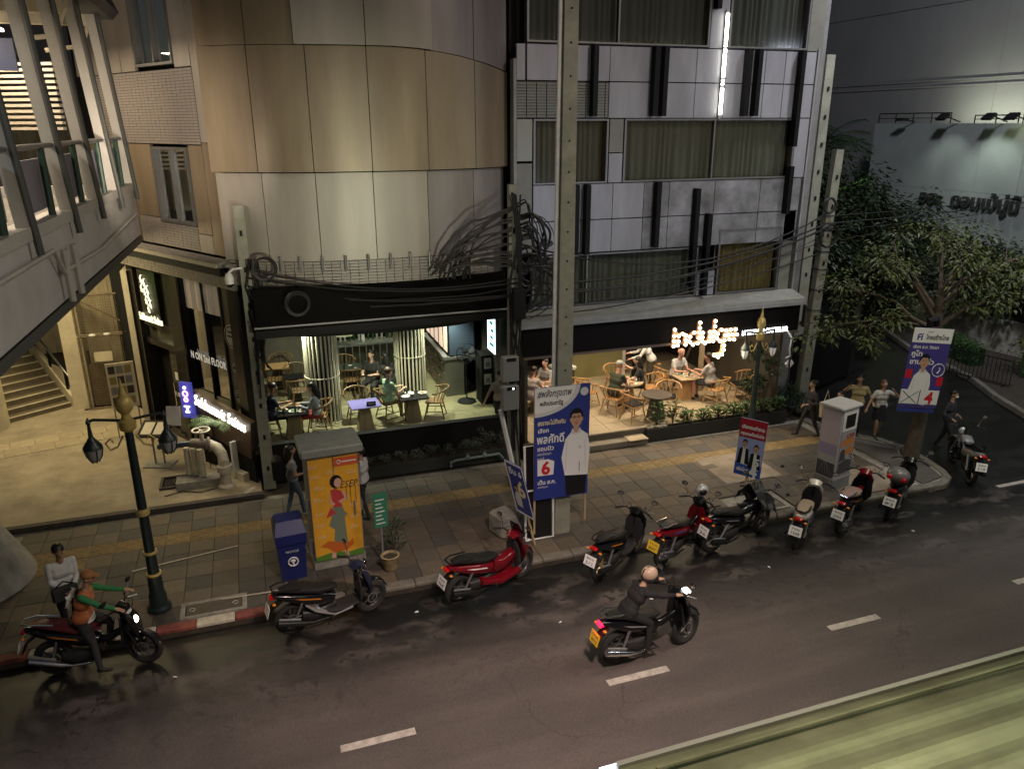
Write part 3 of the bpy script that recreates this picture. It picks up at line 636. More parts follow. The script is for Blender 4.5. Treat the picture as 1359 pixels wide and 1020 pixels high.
# black cupboard with notices, bin bag stand, lit poster
cb = thing('black_cupboard', 'tall black cupboard with two printed notices on it', 'cupboard', (5.95, 20.3, ZA)); MB().rbox(0, .36, 0, .6, 0, 1.5, b=.01).build('body', black, cb); 
for z in (.62, 1.1): MB().box(.08, .3, -.008, -.001, z, z+.32).build('notice', mat('notice_grey', (.5, .5, .48), .6), cb); MB().box(.13, .25, -.012, -.009, z+.06, z+.2).build('notice_print', grey, cb)
lb = thing('lit_poster_box', 'bright white and blue lit poster box on the wall by the thin pole', 'light box', (5.98, 19.0, 2.45))
MB().box(.0, .1, 0, .75, 0, 1.35).build('frame', steel, lb); MB().box(-.012, -.001, .04, .71, .04, 1.31).build('lit_face', mat('lightbox', (.85, .95, 1), .5, emit=3.0, ecol=(.75, .95, 1)), lb)
for k in range(5): MB().box(-.02, -.014, .12+.07*(k % 2), .5-.06*(k % 3), .2+k*.2, .3+k*.2).build('print_shape', mat('print_teal', (.1, .5, .5), .5, emit=.5), lb)
lamp('lightbox_glow', 'AREA', (5.9, 19.4, 3.1), 12, (.75, .95, 1), (4, 19.6, 2.6), size=.7)
# steps of the entrance at the right end
for k in range(3): MB().box(5.0+.35*k, 6.25, 18.5+.0, 18.9+k*.0, ZA+.002, ZA+.004+.001*k)

# ================================================================ FURNITURE
def make_chair(name, label, group, m, cushion=None, sp=9):
    t = thing(name, label, 'chair', (0, 0, 0), 0, group)
    MB().rbox(-.22, .22, -.21, .22, .41, .45, b=.03).build('seat', m, t)
    for sx in (-1, 1):
        for sy in (-1, 1): MB().tube([(sx*.17, sy*.16, .41), (sx*.25, sy*.25, 0)], [.02, .015], 7).build('leg', m, t, True)
    MB().tube([(-.2, 0, .2), (.2, 0, .2)], .011, 6).tube([(-.21, -.2, .2), (-.21, .2, .2)], .011, 6).tube([(.21, -.2, .2), (.21, .2, .2)], .011, 6).build('stretcher', m, t)
    arc = [(.33*cos(a), -.05-.3*sin(a), .70+.1*max(0, sin(a))) for a in [(-.25+(pi+.5)*i/18) for i in range(19)]]
    MB().tube(arc, .02, 8).build('backrest', m, t, True)
    for k in range(sp):
        a = .0+pi*k/(sp-1); p = (.205*cos(a), .0-.19*sin(a)-.0, .44); q = (.33*cos(a), -.05-.3*sin(a), .70+.1*max(0, sin(a))); MB().tube([p, q], .0085, 5).build('spindle', m, t)
    if cushion: MB().rbox(-.2, .2, -.19, .2, .452, .49, b=.02).build('cushion', cushion, t)
    return t
def make_table(name, label, group, top, base, wd=.75, h=.74, round_=False, loc=(0, 0, 0), rz=0):
    t = thing(name, label, 'table', loc, rz, group)
    if round_: MB().cyl((0, 0), wd/2, h-.04, h, 28).build('tabletop', top, t)
    else: MB().rbox(-wd/2, wd/2, -wd/2*.9, wd/2*.9, h-.035, h, b=.008).build('tabletop', top, t)
    MB().loftr([[(-a, -c, z), (a, -c, z), (a, c, z), (-a, c, z)] for a, c, z in ((.22, .18, 0), (.12, .1, h-.036))]).build('base', base, t)
    return t
GA = 'spindle back chairs inside the open restaurant'
chA = make_chair('spindle_chair', 'wooden spindle chair tucked behind the lavender topped table', GA, mat('chair_wood', (.22, .13, .055), .45, vary=.2))
chA.scale = (1.12,)*3; chA.location = (2.35, 20.25, ZA); chA.rotation_euler = (0, 0, pi)
for lab, x, y, rz in (('wooden spindle chair facing the man in the green shirt', 4.45, 19.85, radians(70)), ('wooden spindle chair under the man in the green shirt', 3.2, 20.15, radians(-70)), ('wooden spindle chair the long haired woman sits on', 1.25, 19.75, radians(75)),
                      ('wooden spindle chair under the man in navy', .0, 19.95, radians(-90)), ('spindle chair nearest the camera side of the table by the pale partition', .3, 23.3, 0), ('spindle chair on the far side of the table by the pale partition', .55, 24.4, pi),
                      ('spindle chair at the near side of the dark table before the bar', 2.5, 22.5, 0), ('spindle chair at the far side of the dark table before the bar', 2.4, 23.5, pi), ('spindle chair half hidden behind the first slatted column', .95, 22.0, 0), ('spindle chair at the wall side left of the first slatted column', .9, 23.1, pi)):
    dup(chA, lab, (x, y, ZA), rz)
woodg = mat('grey_wood', (.22, .17, .1), .55, vary=.3, scale=6, stretch=(1, 1, .2))
toplav = mat('lavender_top', (.22, .2, .5), .15)
make_table('dining_table', 'square table with a reflecting lavender top at the front', 'dining tables in the open restaurant', toplav, woodg, .8, loc=(2.45, 19.55, ZA), rz=.05)
make_table('dining_table', 'dark table with white plates in front of the man in the green shirt', 'dining tables in the open restaurant', blackg, woodg, .8, loc=(3.8, 19.75, ZA))
make_table('dining_table', 'dark table with food between the navy shirted man and the woman', 'dining tables in the open restaurant', blackg, woodg, .8, loc=(.6, 19.6, ZA))
make_table('dining_table', 'dark empty table in front of the bar counter', 'dining tables in the open restaurant', mat('green_black', (.04, .05, .045), .25), darkwood, .8, loc=(2.5, 23.0, ZA))
make_table('dining_table', 'table by the pale partition at the back left', 'dining tables in the open restaurant', wood, darkwood, .7, loc=(.4, 23.85, ZA))
make_table('dining_table', 'small dark table half hidden by the first slatted column', 'dining tables in the open restaurant', blackg, darkwood, .6, loc=(.8, 22.6, ZA))
plate_me = MB().lathe((0, 0, 0), [(.05, 0), (.1, .012), (.115, .018), (.1, .016), (.02, .01)], 18).mesh('plate', whitep, True)
def clutter(cx, cy, z, n, grp):
    for k in range(n):
        x = cx+R.uniform(-.27, .27); y = cy+R.uniform(-.24, .24); q = k % 4
        if q == 0: o = obj('small_bowl', bowl_me, None, (x, y, z)); l_ = 'small pale bowl'
        elif q == 1: o = obj('napkin', nap_me, None, (x, y, z), (0, 0, R.uniform(0, 3))); l_ = 'folded pale napkin'
        elif q == 2: o = obj('sauce_bottle', bme[k % 2], None, (x, y, z)); o.scale = (.7, .7, .6); l_ = 'small dark sauce bottle'
        else: o = obj('phone', ph_me, None, (x, y, z), (0, 0, R.uniform(0, 3))); l_ = 'dark phone lying flat'
        tag(o, l_+' on '+grp, o.name.split('.')[0].replace('_', ' '), 'small things on the tables')
bowl_me = MB().lathe((0, 0, 0), [(.025, 0), (.05, .03), (.055, .045), (.048, .042), (.01, .012)], 12).mesh('small_bowl', whitep, True); nap_me = MB().rbox(-.05, .05, -.03, .03, 0, .012, b=.004).mesh('napkin', whitep); ph_me = MB().rbox(-.035, .035, -.07, .07, 0, .009, b=.004).mesh('phone', blackg)
def plate(loc, label, food=None, sc_=1, group='plates on the tables'):
    t = thing('plate', label, 'plate', loc, 0, group); o = obj('dish', plate_me, t, (0, 0, 0)); o.scale = (sc_, sc_, 1)
    if food: MB().ball((0, 0, .018), (.07*sc_, .07*sc_, .025), 10, 6).build('food', food, t, True)
foodm = mat('food', (.45, .22, .06), .6, vary=.5, scale=30); greenf = mat('greens', (.1, .2, .04), .6, vary=.4, scale=30)
for lab, x, y, f in (('white plate before the man in the green shirt', 3.6, 19.7, None), ('oval white plate at the far edge of the dark table', 3.75, 19.95, None), ('small plate beside the empty chair on the dark table', 4.1, 19.85, foodm),
                     ('plate in front of the man in navy', .38, 19.7, foodm), ('plate of greens in the middle of the front left table', .62, 19.55, greenf), ('plate in front of the long haired woman', .85, 19.5, foodm)): plate((x, y, ZA+.742), lab, f, 1.1)
for cx, cy, n_, g_ in ((.6, 19.6, 8, 'the front left table of the open restaurant'), (3.8, 19.75, 5, 'the table of the man in mint green'), (2.5, 23.0, 3, 'the dark table before the bar')): clutter(cx, cy, ZA+.742, n_, g_)
o = thing('napkin_stand', 'black menu stand on the lavender topped table', 'menu stand', (2.6, 19.3, ZA+.741)); MB().box(-.13, .13, -.04, .04, 0, .01).box(-.12, .12, -.005, .005, .01, .12).build('holder', black, o); MB().box(-.08, .08, -.009, -.006, .03, .1).build('card', grey, o)

# ================================================================ PANELLED BUILDING (right)
YB = 17.9; XL, XR = 6.15, 14.45
Bd = thing('panelled_building', 'tall building clad in pale blue grey panels and curtained windows with black fins', 'building', (0, 0, 0))
pb = mat('panel_bluegrey', (.31, .31, .335), .42, .05, vary=.24, scale=1.3, rnd=.05, bump=.04, bscale=2, stretch=(1.5, 1.5, .35))
pbd = mat('panel_dirty', (.25, .25, .27), .5, 0, vary=.5, scale=1.2, rnd=.05, dark=(.09, .09, .085))
po = mat('panel_olive', (.19, .19, .16), .5, vary=.15, scale=3)
fin = mat('black_fin', (.005, .005, .006), .6, spec=.2)
MB().box(XL+.02, XR-.02, YB+.45, 27.6, 3.75, 13).build('upper_floors', black, Bd)
zs = dict(a=(3.9, 5.28), b1=(5.3, 6.1), b2=(6.12, 6.98), c=(7.0, 8.5), d1=(8.52, 9.33), d2=(9.35, 10.12), e=(10.14, 13))
def pan(x0, x1, z, m=pb, d=0): return MB().box(x0+.009, x1-.009, YB-d, YB+.08-d, z[0]+.003, z[1]-.003).build('panel', m, Bd)
# px-free widths in metres along the front
for z in ('b1', 'b2'):
    xs = [6.62, 7.45, 7.98, 8.75, 9.62, 10.35, 11.7, 13.1, 14.4]
    for i in range(8): pan(xs[i], xs[i+1], zs[z], pbd if i >= 4 else pb)
for x0, x1 in ((6.16, 6.6),):
    pan(x0, x1, (5.3, 7.5), po); 
for z, xs, ms in (('d1', [6.2, 8.55, 9.7, 10.9, 11.75, 12.9, 13.5, 14.45], None), ('d2', [6.45, 7.6, 8.55, 9.7, 10.9, 11.75, 12.9, 13.5, 14.45], None)):
    for i in range(len(xs)-1):
        if z == 'd1' and i == 0: continue
        pan(xs[i], xs[i+1], zs[z])
# fine tiled olive field left of the d1 row
mb = MB(); z = 8.53
while z < 9.3:
    x = 6.2
    while x < 8.5: mb.box(x+.006, min(x+.24, 8.54)-.006, YB-.0, YB+.05, z+.005, z+.055); x += .25
    z += .065
tag(mb.build('wall_tiles', po, Bd), kind='stuff'); MB().box(6.2, 8.54, YB+.03, YB+.1, 8.52, 9.33).build('tile_backing', grout, Bd)
pan(6.2, 6.6, (7.55, 8.5), mat('panel_pale_olive', (.27, .28, .23), .4)); pan(8.6, 8.98, (7.72, 8.5), po); pan(8.6, 8.98, (7.0, 7.7)); pan(14.05, 14.45, (7.0, 8.5), pb); pan(6.2, 6.42, (9.35, 10.12))
pan(13.98, 14.35, (3.9, 6.1), po); pan(11.35, 11.9, (3.95, 4.6), pb)
cB = mat('curtain_grey', (.36, .35, .33), .8, vary=.25, scale=3, stretch=(3, 3, .15)); cO = mat('curtain_amber', (.5, .36, .17), .8, vary=.25, scale=3, stretch=(3, 3, .15)); cD = mat('curtain_dim', (.2, .2, .22), .8, vary=.25, scale=3, stretch=(3, 3, .15))
gB = thin_glass('front_glass', (.7, .72, .68), .012, .1)
def winB(x0, x1, z0, z1, cm, mull=(), amp=.05):
    f = MB().box(x0, x0+.05, YB-.02, YB+.14, z0, z1).box(x1-.05, x1, YB-.02, YB+.14, z0, z1).box(x0+.05, x1-.05, YB-.02, YB+.14, z0, z0+.04).box(x0+.05, x1-.05, YB-.02, YB+.14, z1-.04, z1)
    for m in mull: f.box(m-.02, m+.02, YB-.01, YB+.12, z0+.04, z1-.04)
    f = f.build('window', alu, Bd)
    MB().box(x0+.04, x1-.04, YB+.05, YB+.055, z0+.03, z1-.03).build('pane', gB, f)
    n = int((x1-x0)*38); ph = R.uniform(0, 9); c = MB(); pts = [(x0+.05+(x1-x0-.1)*i/n, YB+.25+amp*(sin(i*.9+2.2*sin(i*.13+ph))*.6+.3*sin(i*.37+ph))) for i in range(n+1)]
    for (a, b), (c_, d) in zip(pts, pts[1:]): c.add([(a, b, z0), (c_, d, z0), (c_, d, z1), (a, b, z1)], [(0, 1, 2, 3)])
    c.build('curtain', cm, f, True, fix=False)
winB(6.62, 8.57, 7.0, 8.5, cB); winB(9.0, 14.03, 7.0, 8.5, cB, (11.55,)); winB(6.6, 11.33, 3.95, 5.27, cB, (8.1,)); winB(11.95, 13.95, 3.95, 5.7, cO, ()); winB(6.45, 11.2, 10.16, 13, cD, (8.75,)); winB(11.75, 14.1, 10.16, 13, cD); pan(11.22, 11.73, (10.14, 13)); pan(14.12, 14.6, (10.14, 13), po)
for x, z0, z1 in ((8.1, 8.56, 10.14), (9.7, 8.56, 10.14), (9.95, 8.56, 10.14), (12.3, 8.56, 10.14), (12.6, 8.56, 10.14), (13.9, 7.8, 10.14), (7.7, 5.28, 6.98), (8.0, 5.28, 6.98), (9.95, 5.35, 7.0), (11.1, 4.25, 6.8), (11.5, 3.98, 6.15), (13.9, 6.05, 7.3), (11.3, 11.0, 13)):
    MB().box(x-.06, x+.06, YB-.22, YB-.021, z0, z1).build('fin', fin, Bd)
canopy_trim = mat('dull_trim', (.28, .28, .27), .6, vary=.2)
MB().box(XL-.04, XL+.03, YB-.06, YB+.2, 2.6, 9.8).build('corner_trim', canopy_trim, Bd); MB().box(XR, XR+.05, YB-.04, YB+.4, 3.8, 10.2).build('corner_trim', canopy_trim, Bd)
MB().box(XR+.05, XR+.5, YB+.3, 27, 0, 13).build('side_wall', grey, Bd)
led = thing('led_strip', 'bright vertical white light strip fixed to the panelled front', 'strip light', (11.62, YB-.1, 8.5))
ledm = mat('led_white', (1, 1, .95), .5, emit=14, ecol=(1, .97, .88))
MB().box(-.03, .03, .03, .08, 0, 2.5).build('rail', steel, led)
for z0, z1 in ((.1, .72), (.98, 1.62), (1.8, 2.42)): MB().box(-.035, .035, -.01, .03, z0, z1).build('light_segment', ledm, led)
for z in (.8, .88, 1.68, 1.74): MB().box(-.03, .03, -.01, .03, z, z+.035).build('light_segment', ledm, led)
# canopy slab and black fascia
cn = thing('canopy_slab', 'pale canopy ledge above the black fascia of the second restaurant', 'canopy', (0, 0, 0))
MB().prism([(17.3, 3.62), (17.3, 3.78), (17.9, 3.93), (17.9, 3.62)], 6.1, 14.5, 'x').build('slab', mat('canopy_grey', (.3, .3, .27), .7, vary=.2), cn); MB().box(6.08, 14.52, 17.27, 17.3, 3.6, 3.7).build('edge_trim', canopy_trim, cn)
MB().prism([(17.4, 2.85), (17.4, 3.6), (17.85, 3.6), (17.46, 2.82)], 6.2, 14.45, 'x').build('fascia', mat('fascia_black', (.006, .005, .005), .8, spec=.15), cn); MB().box(6.2, 14.45, 17.36, 17.42, 2.78, 2.84).build('bottom_rail', mat('brown_rail', (.12, .09, .07), .5), cn)
# bulb letters
sg = thing('bulb_letter_sign', 'lit indulge lettering made of round white bulbs on the black fascia', 'sign', (0, 0, 0))
dots = [(192,165),(190,218),(190,262),(190,305),(228,218),(230,262),(225,298),(262,200),(290,212),(293,252),(293,292),(330,225),(328,268),(360,293),(363,190),(400,280),(405,235),(410,190),(410,150),(410,105),(440,190),(438,228),(440,265),(465,280),(500,265),(508,225),(505,185),(545,90),(545,135),(542,180),(540,222),(538,262),(575,200),(605,165),(648,170),(645,215),(572,240),(602,265),(640,258),(640,300),(640,340),(628,380),(595,402),(560,388),(690,165),(735,160),(672,208),(708,207),(750,205),(685,248),(728,250)]
bulbm = mat('bulb_glow', (1, .9, .75), .5, emit=8, ecol=(1, .8, .55)); bme_ = MB().ball((0, 0, 0), .043, 12, 8).mesh('bulb', bulbm, True)
cup = MB(Matrix.Rotation(pi/2, 4, 'X')).lathe((0, 0, 0), [(.03, -.05), (.05, -.03), (.052, .0), (.048, 0), (.028, -.04)], 14).mesh('bulb_socket', mat('socket_brown', (.45, .28, .18), .5), True)
P = []
for x, y in dots:
    X_ = 10.35+(x-170)*.003486; Z_ = 3.21-.18*(x-170)/591-(y-170)*.00324; p = (X_, 17.3, Z_); P.append(p)
    obj('bulb', bme_, sg, p); obj('bulb_socket', cup, sg, (p[0], 17.34, p[2]))
bk = MB()
def near(i): return sorted(range(len(P)), key=lambda j: (Vector(P[i])-Vector(P[j])).length)[1:3]
for i in range(len(P)):
    for j in near(i):
        if i < j or i not in near(j):
            if (Vector(P[i])-Vector(P[j])).length < .24: bk.tube([(P[i][0], 17.38, P[i][2]), (P[j][0], 17.38, P[j][2])], .05, 6)
bk.build('letter_back', mat('letter_back', (.4, .22, .12), .5), sg)
lt = mat('sign_white_lit', (.95, .95, .95), .5, emit=2.5)
tx = thing('white_letter_sign', 'small white lettering beside the bulb letters on the black fascia', 'sign', (0, 0, 0)); text('lettering', 'LAVISH FOOD & COCKTAIL BAR', .19, lt, tx, (13.32, 17.36, 2.86), ext=.01, fit=1.5, bold=.006)
for x, p in ((10.8, 26), (12.0, 26)): lamp('bulb_sign_glow', 'AREA', (x, 17.1, 2.75), p, (1, .78, .52), (x, 16.2, 0), size=.8)

# ================================================================ RESTAURANT B
ZB = .35
floB = mat('terrace_floor', (.42, .34, .23), .55, vary=.2, scale=1.5, rnd=.06)
wB = thing('terrace_shell', 'raised pale terrace floor with steps and a warm lit back wall', 'terrace', (0, 0, 0))
tl = MB().rbox(0, .592, 0, .592, -.03, 0, b=.004).mesh('floor_tile', floB)
MB().box(6.5, 14.4, 17.72, 26.9, 0, ZB-.032).build('floor_slab', concrete, wB)
for i in range(13):
    for j in range(9): obj('floor_tile', tl, wB, (6.52+i*.6, 17.74+j*.6, ZB))
MB().box(6.5, 14.4, 23.2, 26.9, ZB-.03, ZB-.002).build('floor_rear', floB, wB)
stepm = mat('step_stone', (.2, .17, .13), .7, vary=.3)
MB().rbox(6.3, 9.85, 17.38, 17.715, .0, .17, b=.01).build('step', stepm, wB); MB().box(6.3, 9.85, 17.69, 17.73, .172, .34).build('riser', mat('riser_dark', (.08, .07, .05), .7), wB); MB().rbox(9.25, 9.83, 17.3, 17.7, .172, .2, b=.01).build('step_block', floB, wB)
MB().box(6.3, 14.4, 24.2, 24.3, ZB, 3.8).build('back_wall', mat('terrace_back', (.07, .055, .04), .6, vary=.3), wB)
MB().box(6.42, 6.5, 17.9, 24.2, 0, 3.75).build('side_wall', mat('dark_side', (.06, .05, .04), .6), wB)
MB().box(14.3, 14.38, 17.9, 24.2, ZB, 3.75).build('side_wall', MATS['dark_side'], wB)
MB().box(6.3, 14.45, 17.85, 24.3, 3.68, 3.75).build('ceiling', mat('ceiling_dark', (.05, .045, .04), .8), wB)
f = MB().box(9.0, 9.05, 22.3, 22.4, ZB, 3.3).box(11.5, 11.6, 22.3, 22.4, ZB, 3.3).box(9.05, 11.5, 22.3, 22.4, 3.2, 3.3).build('glass_screen', whitep, wB)
MB().box(9.05, 11.5, 22.34, 22.36, ZB, 3.2).build('pane', mat('green_lit_glass', (.22, .2, .09), .3), f)
MB().box(11.7, 12.0, 21.9, 22.0, ZB, 3.3).build('pillar', black, wB)
for a, b in (((11.0, 20.8, ZB), (12.4, 20.8, 3.0)), ((12.5, 20.6, ZB), (13.4, 20.2, 3.2)), ((12.2, 20.8, 2.7), (14.2, 20.0, 2.4))): MB().tube([a, b], .05, 6).build('beam', darkwood, wB)
MB().box(12.98, 13.1, 19.9, 20.02, ZB, 3.2).build('post', mat('tan_post', (.35, .27, .18), .6), wB)
for x, y, p in ((7.3, 19.2, 95), (8.9, 18.9, 120), (10.4, 19.4, 150), (12.2, 19.0, 150), (13.4, 18.8, 60), (10.4, 21.4, 60)):
    lamp('terrace_lamp', 'SPOT', (x, y, 3.6), p*3.0, (1, .8, .54), size=.08, spot=130, blend=.6)
    MB().cyl((x, y), .07, 3.6, 3.68, 12).build('downlight', steel, wB, True)
chw = mat('honey_wood', (.45, .25, .1), .4, vary=.2)
GB = 'honey wood chairs on the terrace'
chB = make_chair('terrace_chair', 'honey wood chair under the man in the green top and cap', GB, chw, sp=8)
chB.location = (9.55, 19.05, ZB); chB.rotation_euler = (0, 0, radians(-50))
chB2 = make_chair('terrace_chair', 'honey wood chair with dark cushion nearest the steps, facing the low dark table', GB, chw, black, sp=8)
chB2.location = (9.85, 18.3, ZB); chB2.rotation_euler = (0, 0, radians(-80))
for q_ in (chB, chB2): q_.scale = (1.1,)*3
for src, lab, x, y, rz in ((chB, 'empty honey wood chair by the woman in the black top', 11.05, 19.55, radians(80)), (chB, 'honey wood chair behind the table of the man in the cap, far side', 10.4, 20.6, pi), (chB, 'honey wood chair at the far end behind the capped man', 9.0, 20.3, radians(-40)),
                           (chB, 'second honey wood chair in the row behind the capped man', 9.1, 19.8, radians(-60)), (chB, 'pale honey chair beside the standing server in the white top', 11.95, 20.35, radians(-100)), (chB2, 'honey wood chair with cushion on the far side of the low dark table', 11.1, 18.55, radians(150)),
                           (chB2, 'dark cushioned chair at the planter end of the terrace', 13.75, 18.85, radians(80)), (chB, 'slim chair under the man with the grey back', 12.85, 18.75, radians(20)), (chB, 'pale chair between the two left diners and the concrete pole', 7.9, 19.5, radians(90))):
    dup(src, lab, (x, y, ZB), rz)
tp = mat('pale_tabletop', (.45, .35, .22), .45, vary=.15)
make_table('terrace_table', 'round pale table with plates between the capped man and the woman', 'terrace tables', tp, wood, .95, round_=True, loc=(10.3, 19.6, ZB))
make_table('terrace_table', 'low dark round topped table beside the planter', 'terrace tables', mat('stone_dark', (.07, .055, .045), .5, vary=.3), MATS['stone_dark'], .85, round_=True, loc=(10.55, 18.25, ZB))
make_table('terrace_table', 'wood table between the two men at the planter side', 'terrace tables', tp, wood, .8, loc=(12.25, 19.45, ZB))
make_table('terrace_table', 'table of the two diners half hidden by the big concrete pole', 'terrace tables', tp, wood, .8, loc=(7.6, 20.0, ZB))
GP = 'plates on the terrace tables'
for cx, cy, n_, g_ in ((10.3, 19.6, 7, 'the round pale terrace table'), (12.25, 19.45, 7, 'the terrace table between the two men'), (7.6, 20.0, 6, 'the table behind the big concrete pole')): clutter(cx, cy, ZB+.742, n_, g_)
for lab, x, y, f_, s in (('oval white plate on the round table, far side', 10.2, 19.85, None, 1.5), ('white platter near the woman in the black top', 10.55, 19.65, None, 1.4), ('wooden pizza plate at the near edge of the round table', 10.3, 19.3, foodm, 1.3), ('plate before the man with the grey back', 12.3, 19.3, foodm, 1.1), ('dark food plate between the two men', 12.1, 19.6, greenf, 1.1), ('plate on the table behind the concrete pole', 7.5, 19.9, foodm, 1.2)): plate((x, y, ZB+.742), lab, f_, s, GP)
glm = MB().lathe((0, 0, 0), [(.03, 0), (.035, .11), (.032, .11), (.028, .01)], 10).mesh('drinking_glass', mat('glassware', (.7, .7, .7), .1, trans=.6), True)
for x, y, l_ in ((10.05, 19.55, 'small glass on the round table beside the capped man'), (10.6, 19.45, 'small glass on the round table near the woman in black'), (12.45, 19.6, 'small glass on the table between the two men'), (7.75, 20.15, 'small glass on the table behind the concrete pole')): tag(obj('drinking_glass', glm, None, (x, y, ZB+.742)), l_, 'glass', 'drinking glasses on the terrace')
ct = thing('covered_service_cart', 'service cart draped with a white cloth at the back of the terrace', 'cart', (9.0, 21.6, ZB)); MB().rbox(-.4, .4, -.25, .25, .65, .78, b=.03).build('cloth', whitep, ct); MB().box(-.35, .35, -.2, .2, .1, .64).build('body', darkwood, ct)
for k in range(4): MB().ball((-.3+.6*(k % 2), -.15+.3*(k//2), .05), .05).build('castor', black, ct)
# planter of the terrace
tpn = thing('terrace_planter', 'long black planter box in front of the terrace', 'planter', (0, 0, 0))
MB().box(9.9, 14.5, 17.52, 17.56, 0, .36).box(9.9, 14.5, 17.66, 17.70, 0, .36).box(9.9, 9.94, 17.561, 17.659, 0, .36).box(14.46, 14.5, 17.561, 17.659, 0, .36).build('box', mat('planter_black', (.02, .02, .02), .5), tpn)
MB().box(9.9, 14.5, 17.5, 17.52, .0, .36).build('front_panel', MATS['planter_black'], tpn); MB().box(9.95, 14.45, 17.56, 17.66, .1, .3).build('earth', soil, tpn)
pb_ = MB()
for k in range(26): pb_.ball((9.98+R.random()*.6, 17.62+R.uniform(-.03, .2), .37), (.05, .04, .03), 7, 5)
tag(pb_.build('pebbles', mat('pebble', (.35, .32, .25), .8), tpn), kind='stuff')
def broad_plant(label, x, y, z, r, h, m, n=60, L=.22, wd=.05, group='leafy plants along the terrace planter', cat='plant', name='broadleaf_plant'):
    t = thing(name, label, cat, (x, y, z), 0, group); mb = MB(); st = MB()
    for i in range(n):
        a = R.uniform(0, 2*pi); q = R.uniform(0, r*.5); p = Vector((cos(a)*q, sin(a)*q, R.uniform(.1, .8)*h)); d = Vector((cos(a), sin(a), R.uniform(.3, 1.4))).normalized(); leaf(mb, p, d, L*R.uniform(.6, 1.2), wd*R.uniform(.8, 1.3), Vector((0, 0, 1)), .3)
        if i % 6 == 0: st.tube([(0, 0, 0), tuple(p)], .008, 4)
    mb.build('leaves', m, t, fix=False); st.build('stem', MATS['bark_small'], t)
plabs = ['bare stemmed plant at the step end of the terrace planter', 'round leafed plant next to the step end of the terrace planter', 'third leafy plant from the steps on the terrace planter', 'fourth leafy plant from the steps', 'fifth leafy plant from the steps, under the seated man with the grey back', 'plant in front of the dark cushioned chair', 'bright leaf plant just before the ornate lamp', 'plant directly behind the ornate lamp', 'last plant on the terrace planter']
for i, lb_ in enumerate(plabs): broad_plant(lb_, 10.3+i*.5, 17.72, .32, .36, .42 if i > 1 else .85, lf_green, 95 if i > 1 else 60, .2, .065)
shrub('corner_bush', 'tall dark bush behind the end of the terrace, beside the leaning utility pole', (13.95, 18.0, .3), .55, 1.9, lf_dark, 1500, .1, .04, None, 'bush')
shrub('corner_bush', 'lower dark bush at the foot of the leaning utility pole', (14.9, 17.9, 0), .7, .9, lf_dark, 1200, .09, .035, None, 'bush')
# clear sculptural wall lamp at the right end of the sign
wl = thing('curved_wall_lamp', 'curved white bracket lamp with two glass petals under the white lettering', 'wall lamp', (14.1, 17.1, 2.1))
MB().tube([(0, .3, .75), (-.02, .05, .6), (-.1, 0, .3), (-.05, 0, .1), (-.2, 0, .05)], .025, 8).build('arm', whitep, wl, True)
for k in (-1, 1): MB().spine([(k*.06-.05, -.02, .01, .01), (k*.1-.05, -.12, .05, .05), (k*.05-.05, -.24, .01, .01)], 10, 2).build('petal', whitep, wl, True)

# ================================================================ DARK HOARDING, SIDE STREET, FAR WALLS
hb = thing('black_hoarding', 'tall black hoarding at the mouth of the side street behind the leaning pole', 'hoarding', (15.9, 19.2, 0), atan2(1.36, 3.57))
for k in range(5): MB().box(k*.76, k*.76+.75, 0, .05, 0, 2.05).build('sheet', mat('hoarding_black', (.008, .008, .008), .9, spec=.1), hb)
MB().box(0, 3.8, .06, .12, 1.8, 1.88).build('rail', black, hb)
D = thing('far_grey_building', 'huge windowless dark grey building filling the background', 'building', (0, 0, 0))
fgm = mat('far_wall_grey', (.18, .18, .183), .6, vary=.12, scale=.35, bump=.05, bscale=1)
for j in range(14):
    y0 = 14+j*3.4
    for (z0, z1) in ((.0, 6.9), (6.93, 10.25), (10.29, 13.6), (13.63, 20)): MB().box(32, 32.3, y0+.008, y0+3.392, z0, z1).build('wall_panel', fgm, D)
for z in (10.27, 10.0): MB().box(31.9, 31.99, 14, 61, z-.03, z+.03).build('trim', grey, D)
MB().box(32.31, 60, 14, 61, 0, 20).build('core', black, D)
MB().box(-20, 31.9, 46, 46.5, 0, 20).build('end_wall', fgm, D)
MB().tube([(31.9, 25.4, 20), (31.9, 25.4, 8.9)], .05, 6).build('downpipe', grey, D)
BW = thing('floodlit_sign_wall', 'grey green wall lit by floodlights, with dark raised letters and a railing on top', 'wall', (29, 0, 0))
bwm = mat('sign_wall_paint', (.22, .24, .235), .6, vary=.12, scale=1)
for j in range(5):
    for z0, z1 in ((0, 3.3), (3.31, 5.6), (5.61, 8.35)): MB().box(0, .3, 21.2+j*2+.006, 23.19+j*2, z0, z1).build('panel', bwm, BW)
for j in range(2):
    MB().box(0, .3, 21.2-2*(j+1)+.006, 21.19-2*j, 0, 8.35).build('panel', bwm, BW)
MB().box(.31, 2.6, 17, 31.2, 8.2, 8.3).build('roof_deck', grey, BW)
for y0, y1, h, dx in ((27.0, 31.1, .42, .1), (23.8, 25.8, .3, .1), (21, 23.6, .34, .1)):
    MB().tube([(dx, y0, 8.36+h), (dx, y1, 8.36+h)], .028, 6).tube([(dx, y0, 8.36+h/2), (dx, y1, 8.36+h/2)], .018, 6).build('handrail', black, BW)
    n = int((y1-y0)/.95)
    for k in range(n+1): MB().tube([(dx, y0+(y1-y0)*k/n, 8.3), (dx, y0+(y1-y0)*k/n, 8.36+h)], .024, 6).build('rail_post', black, BW)
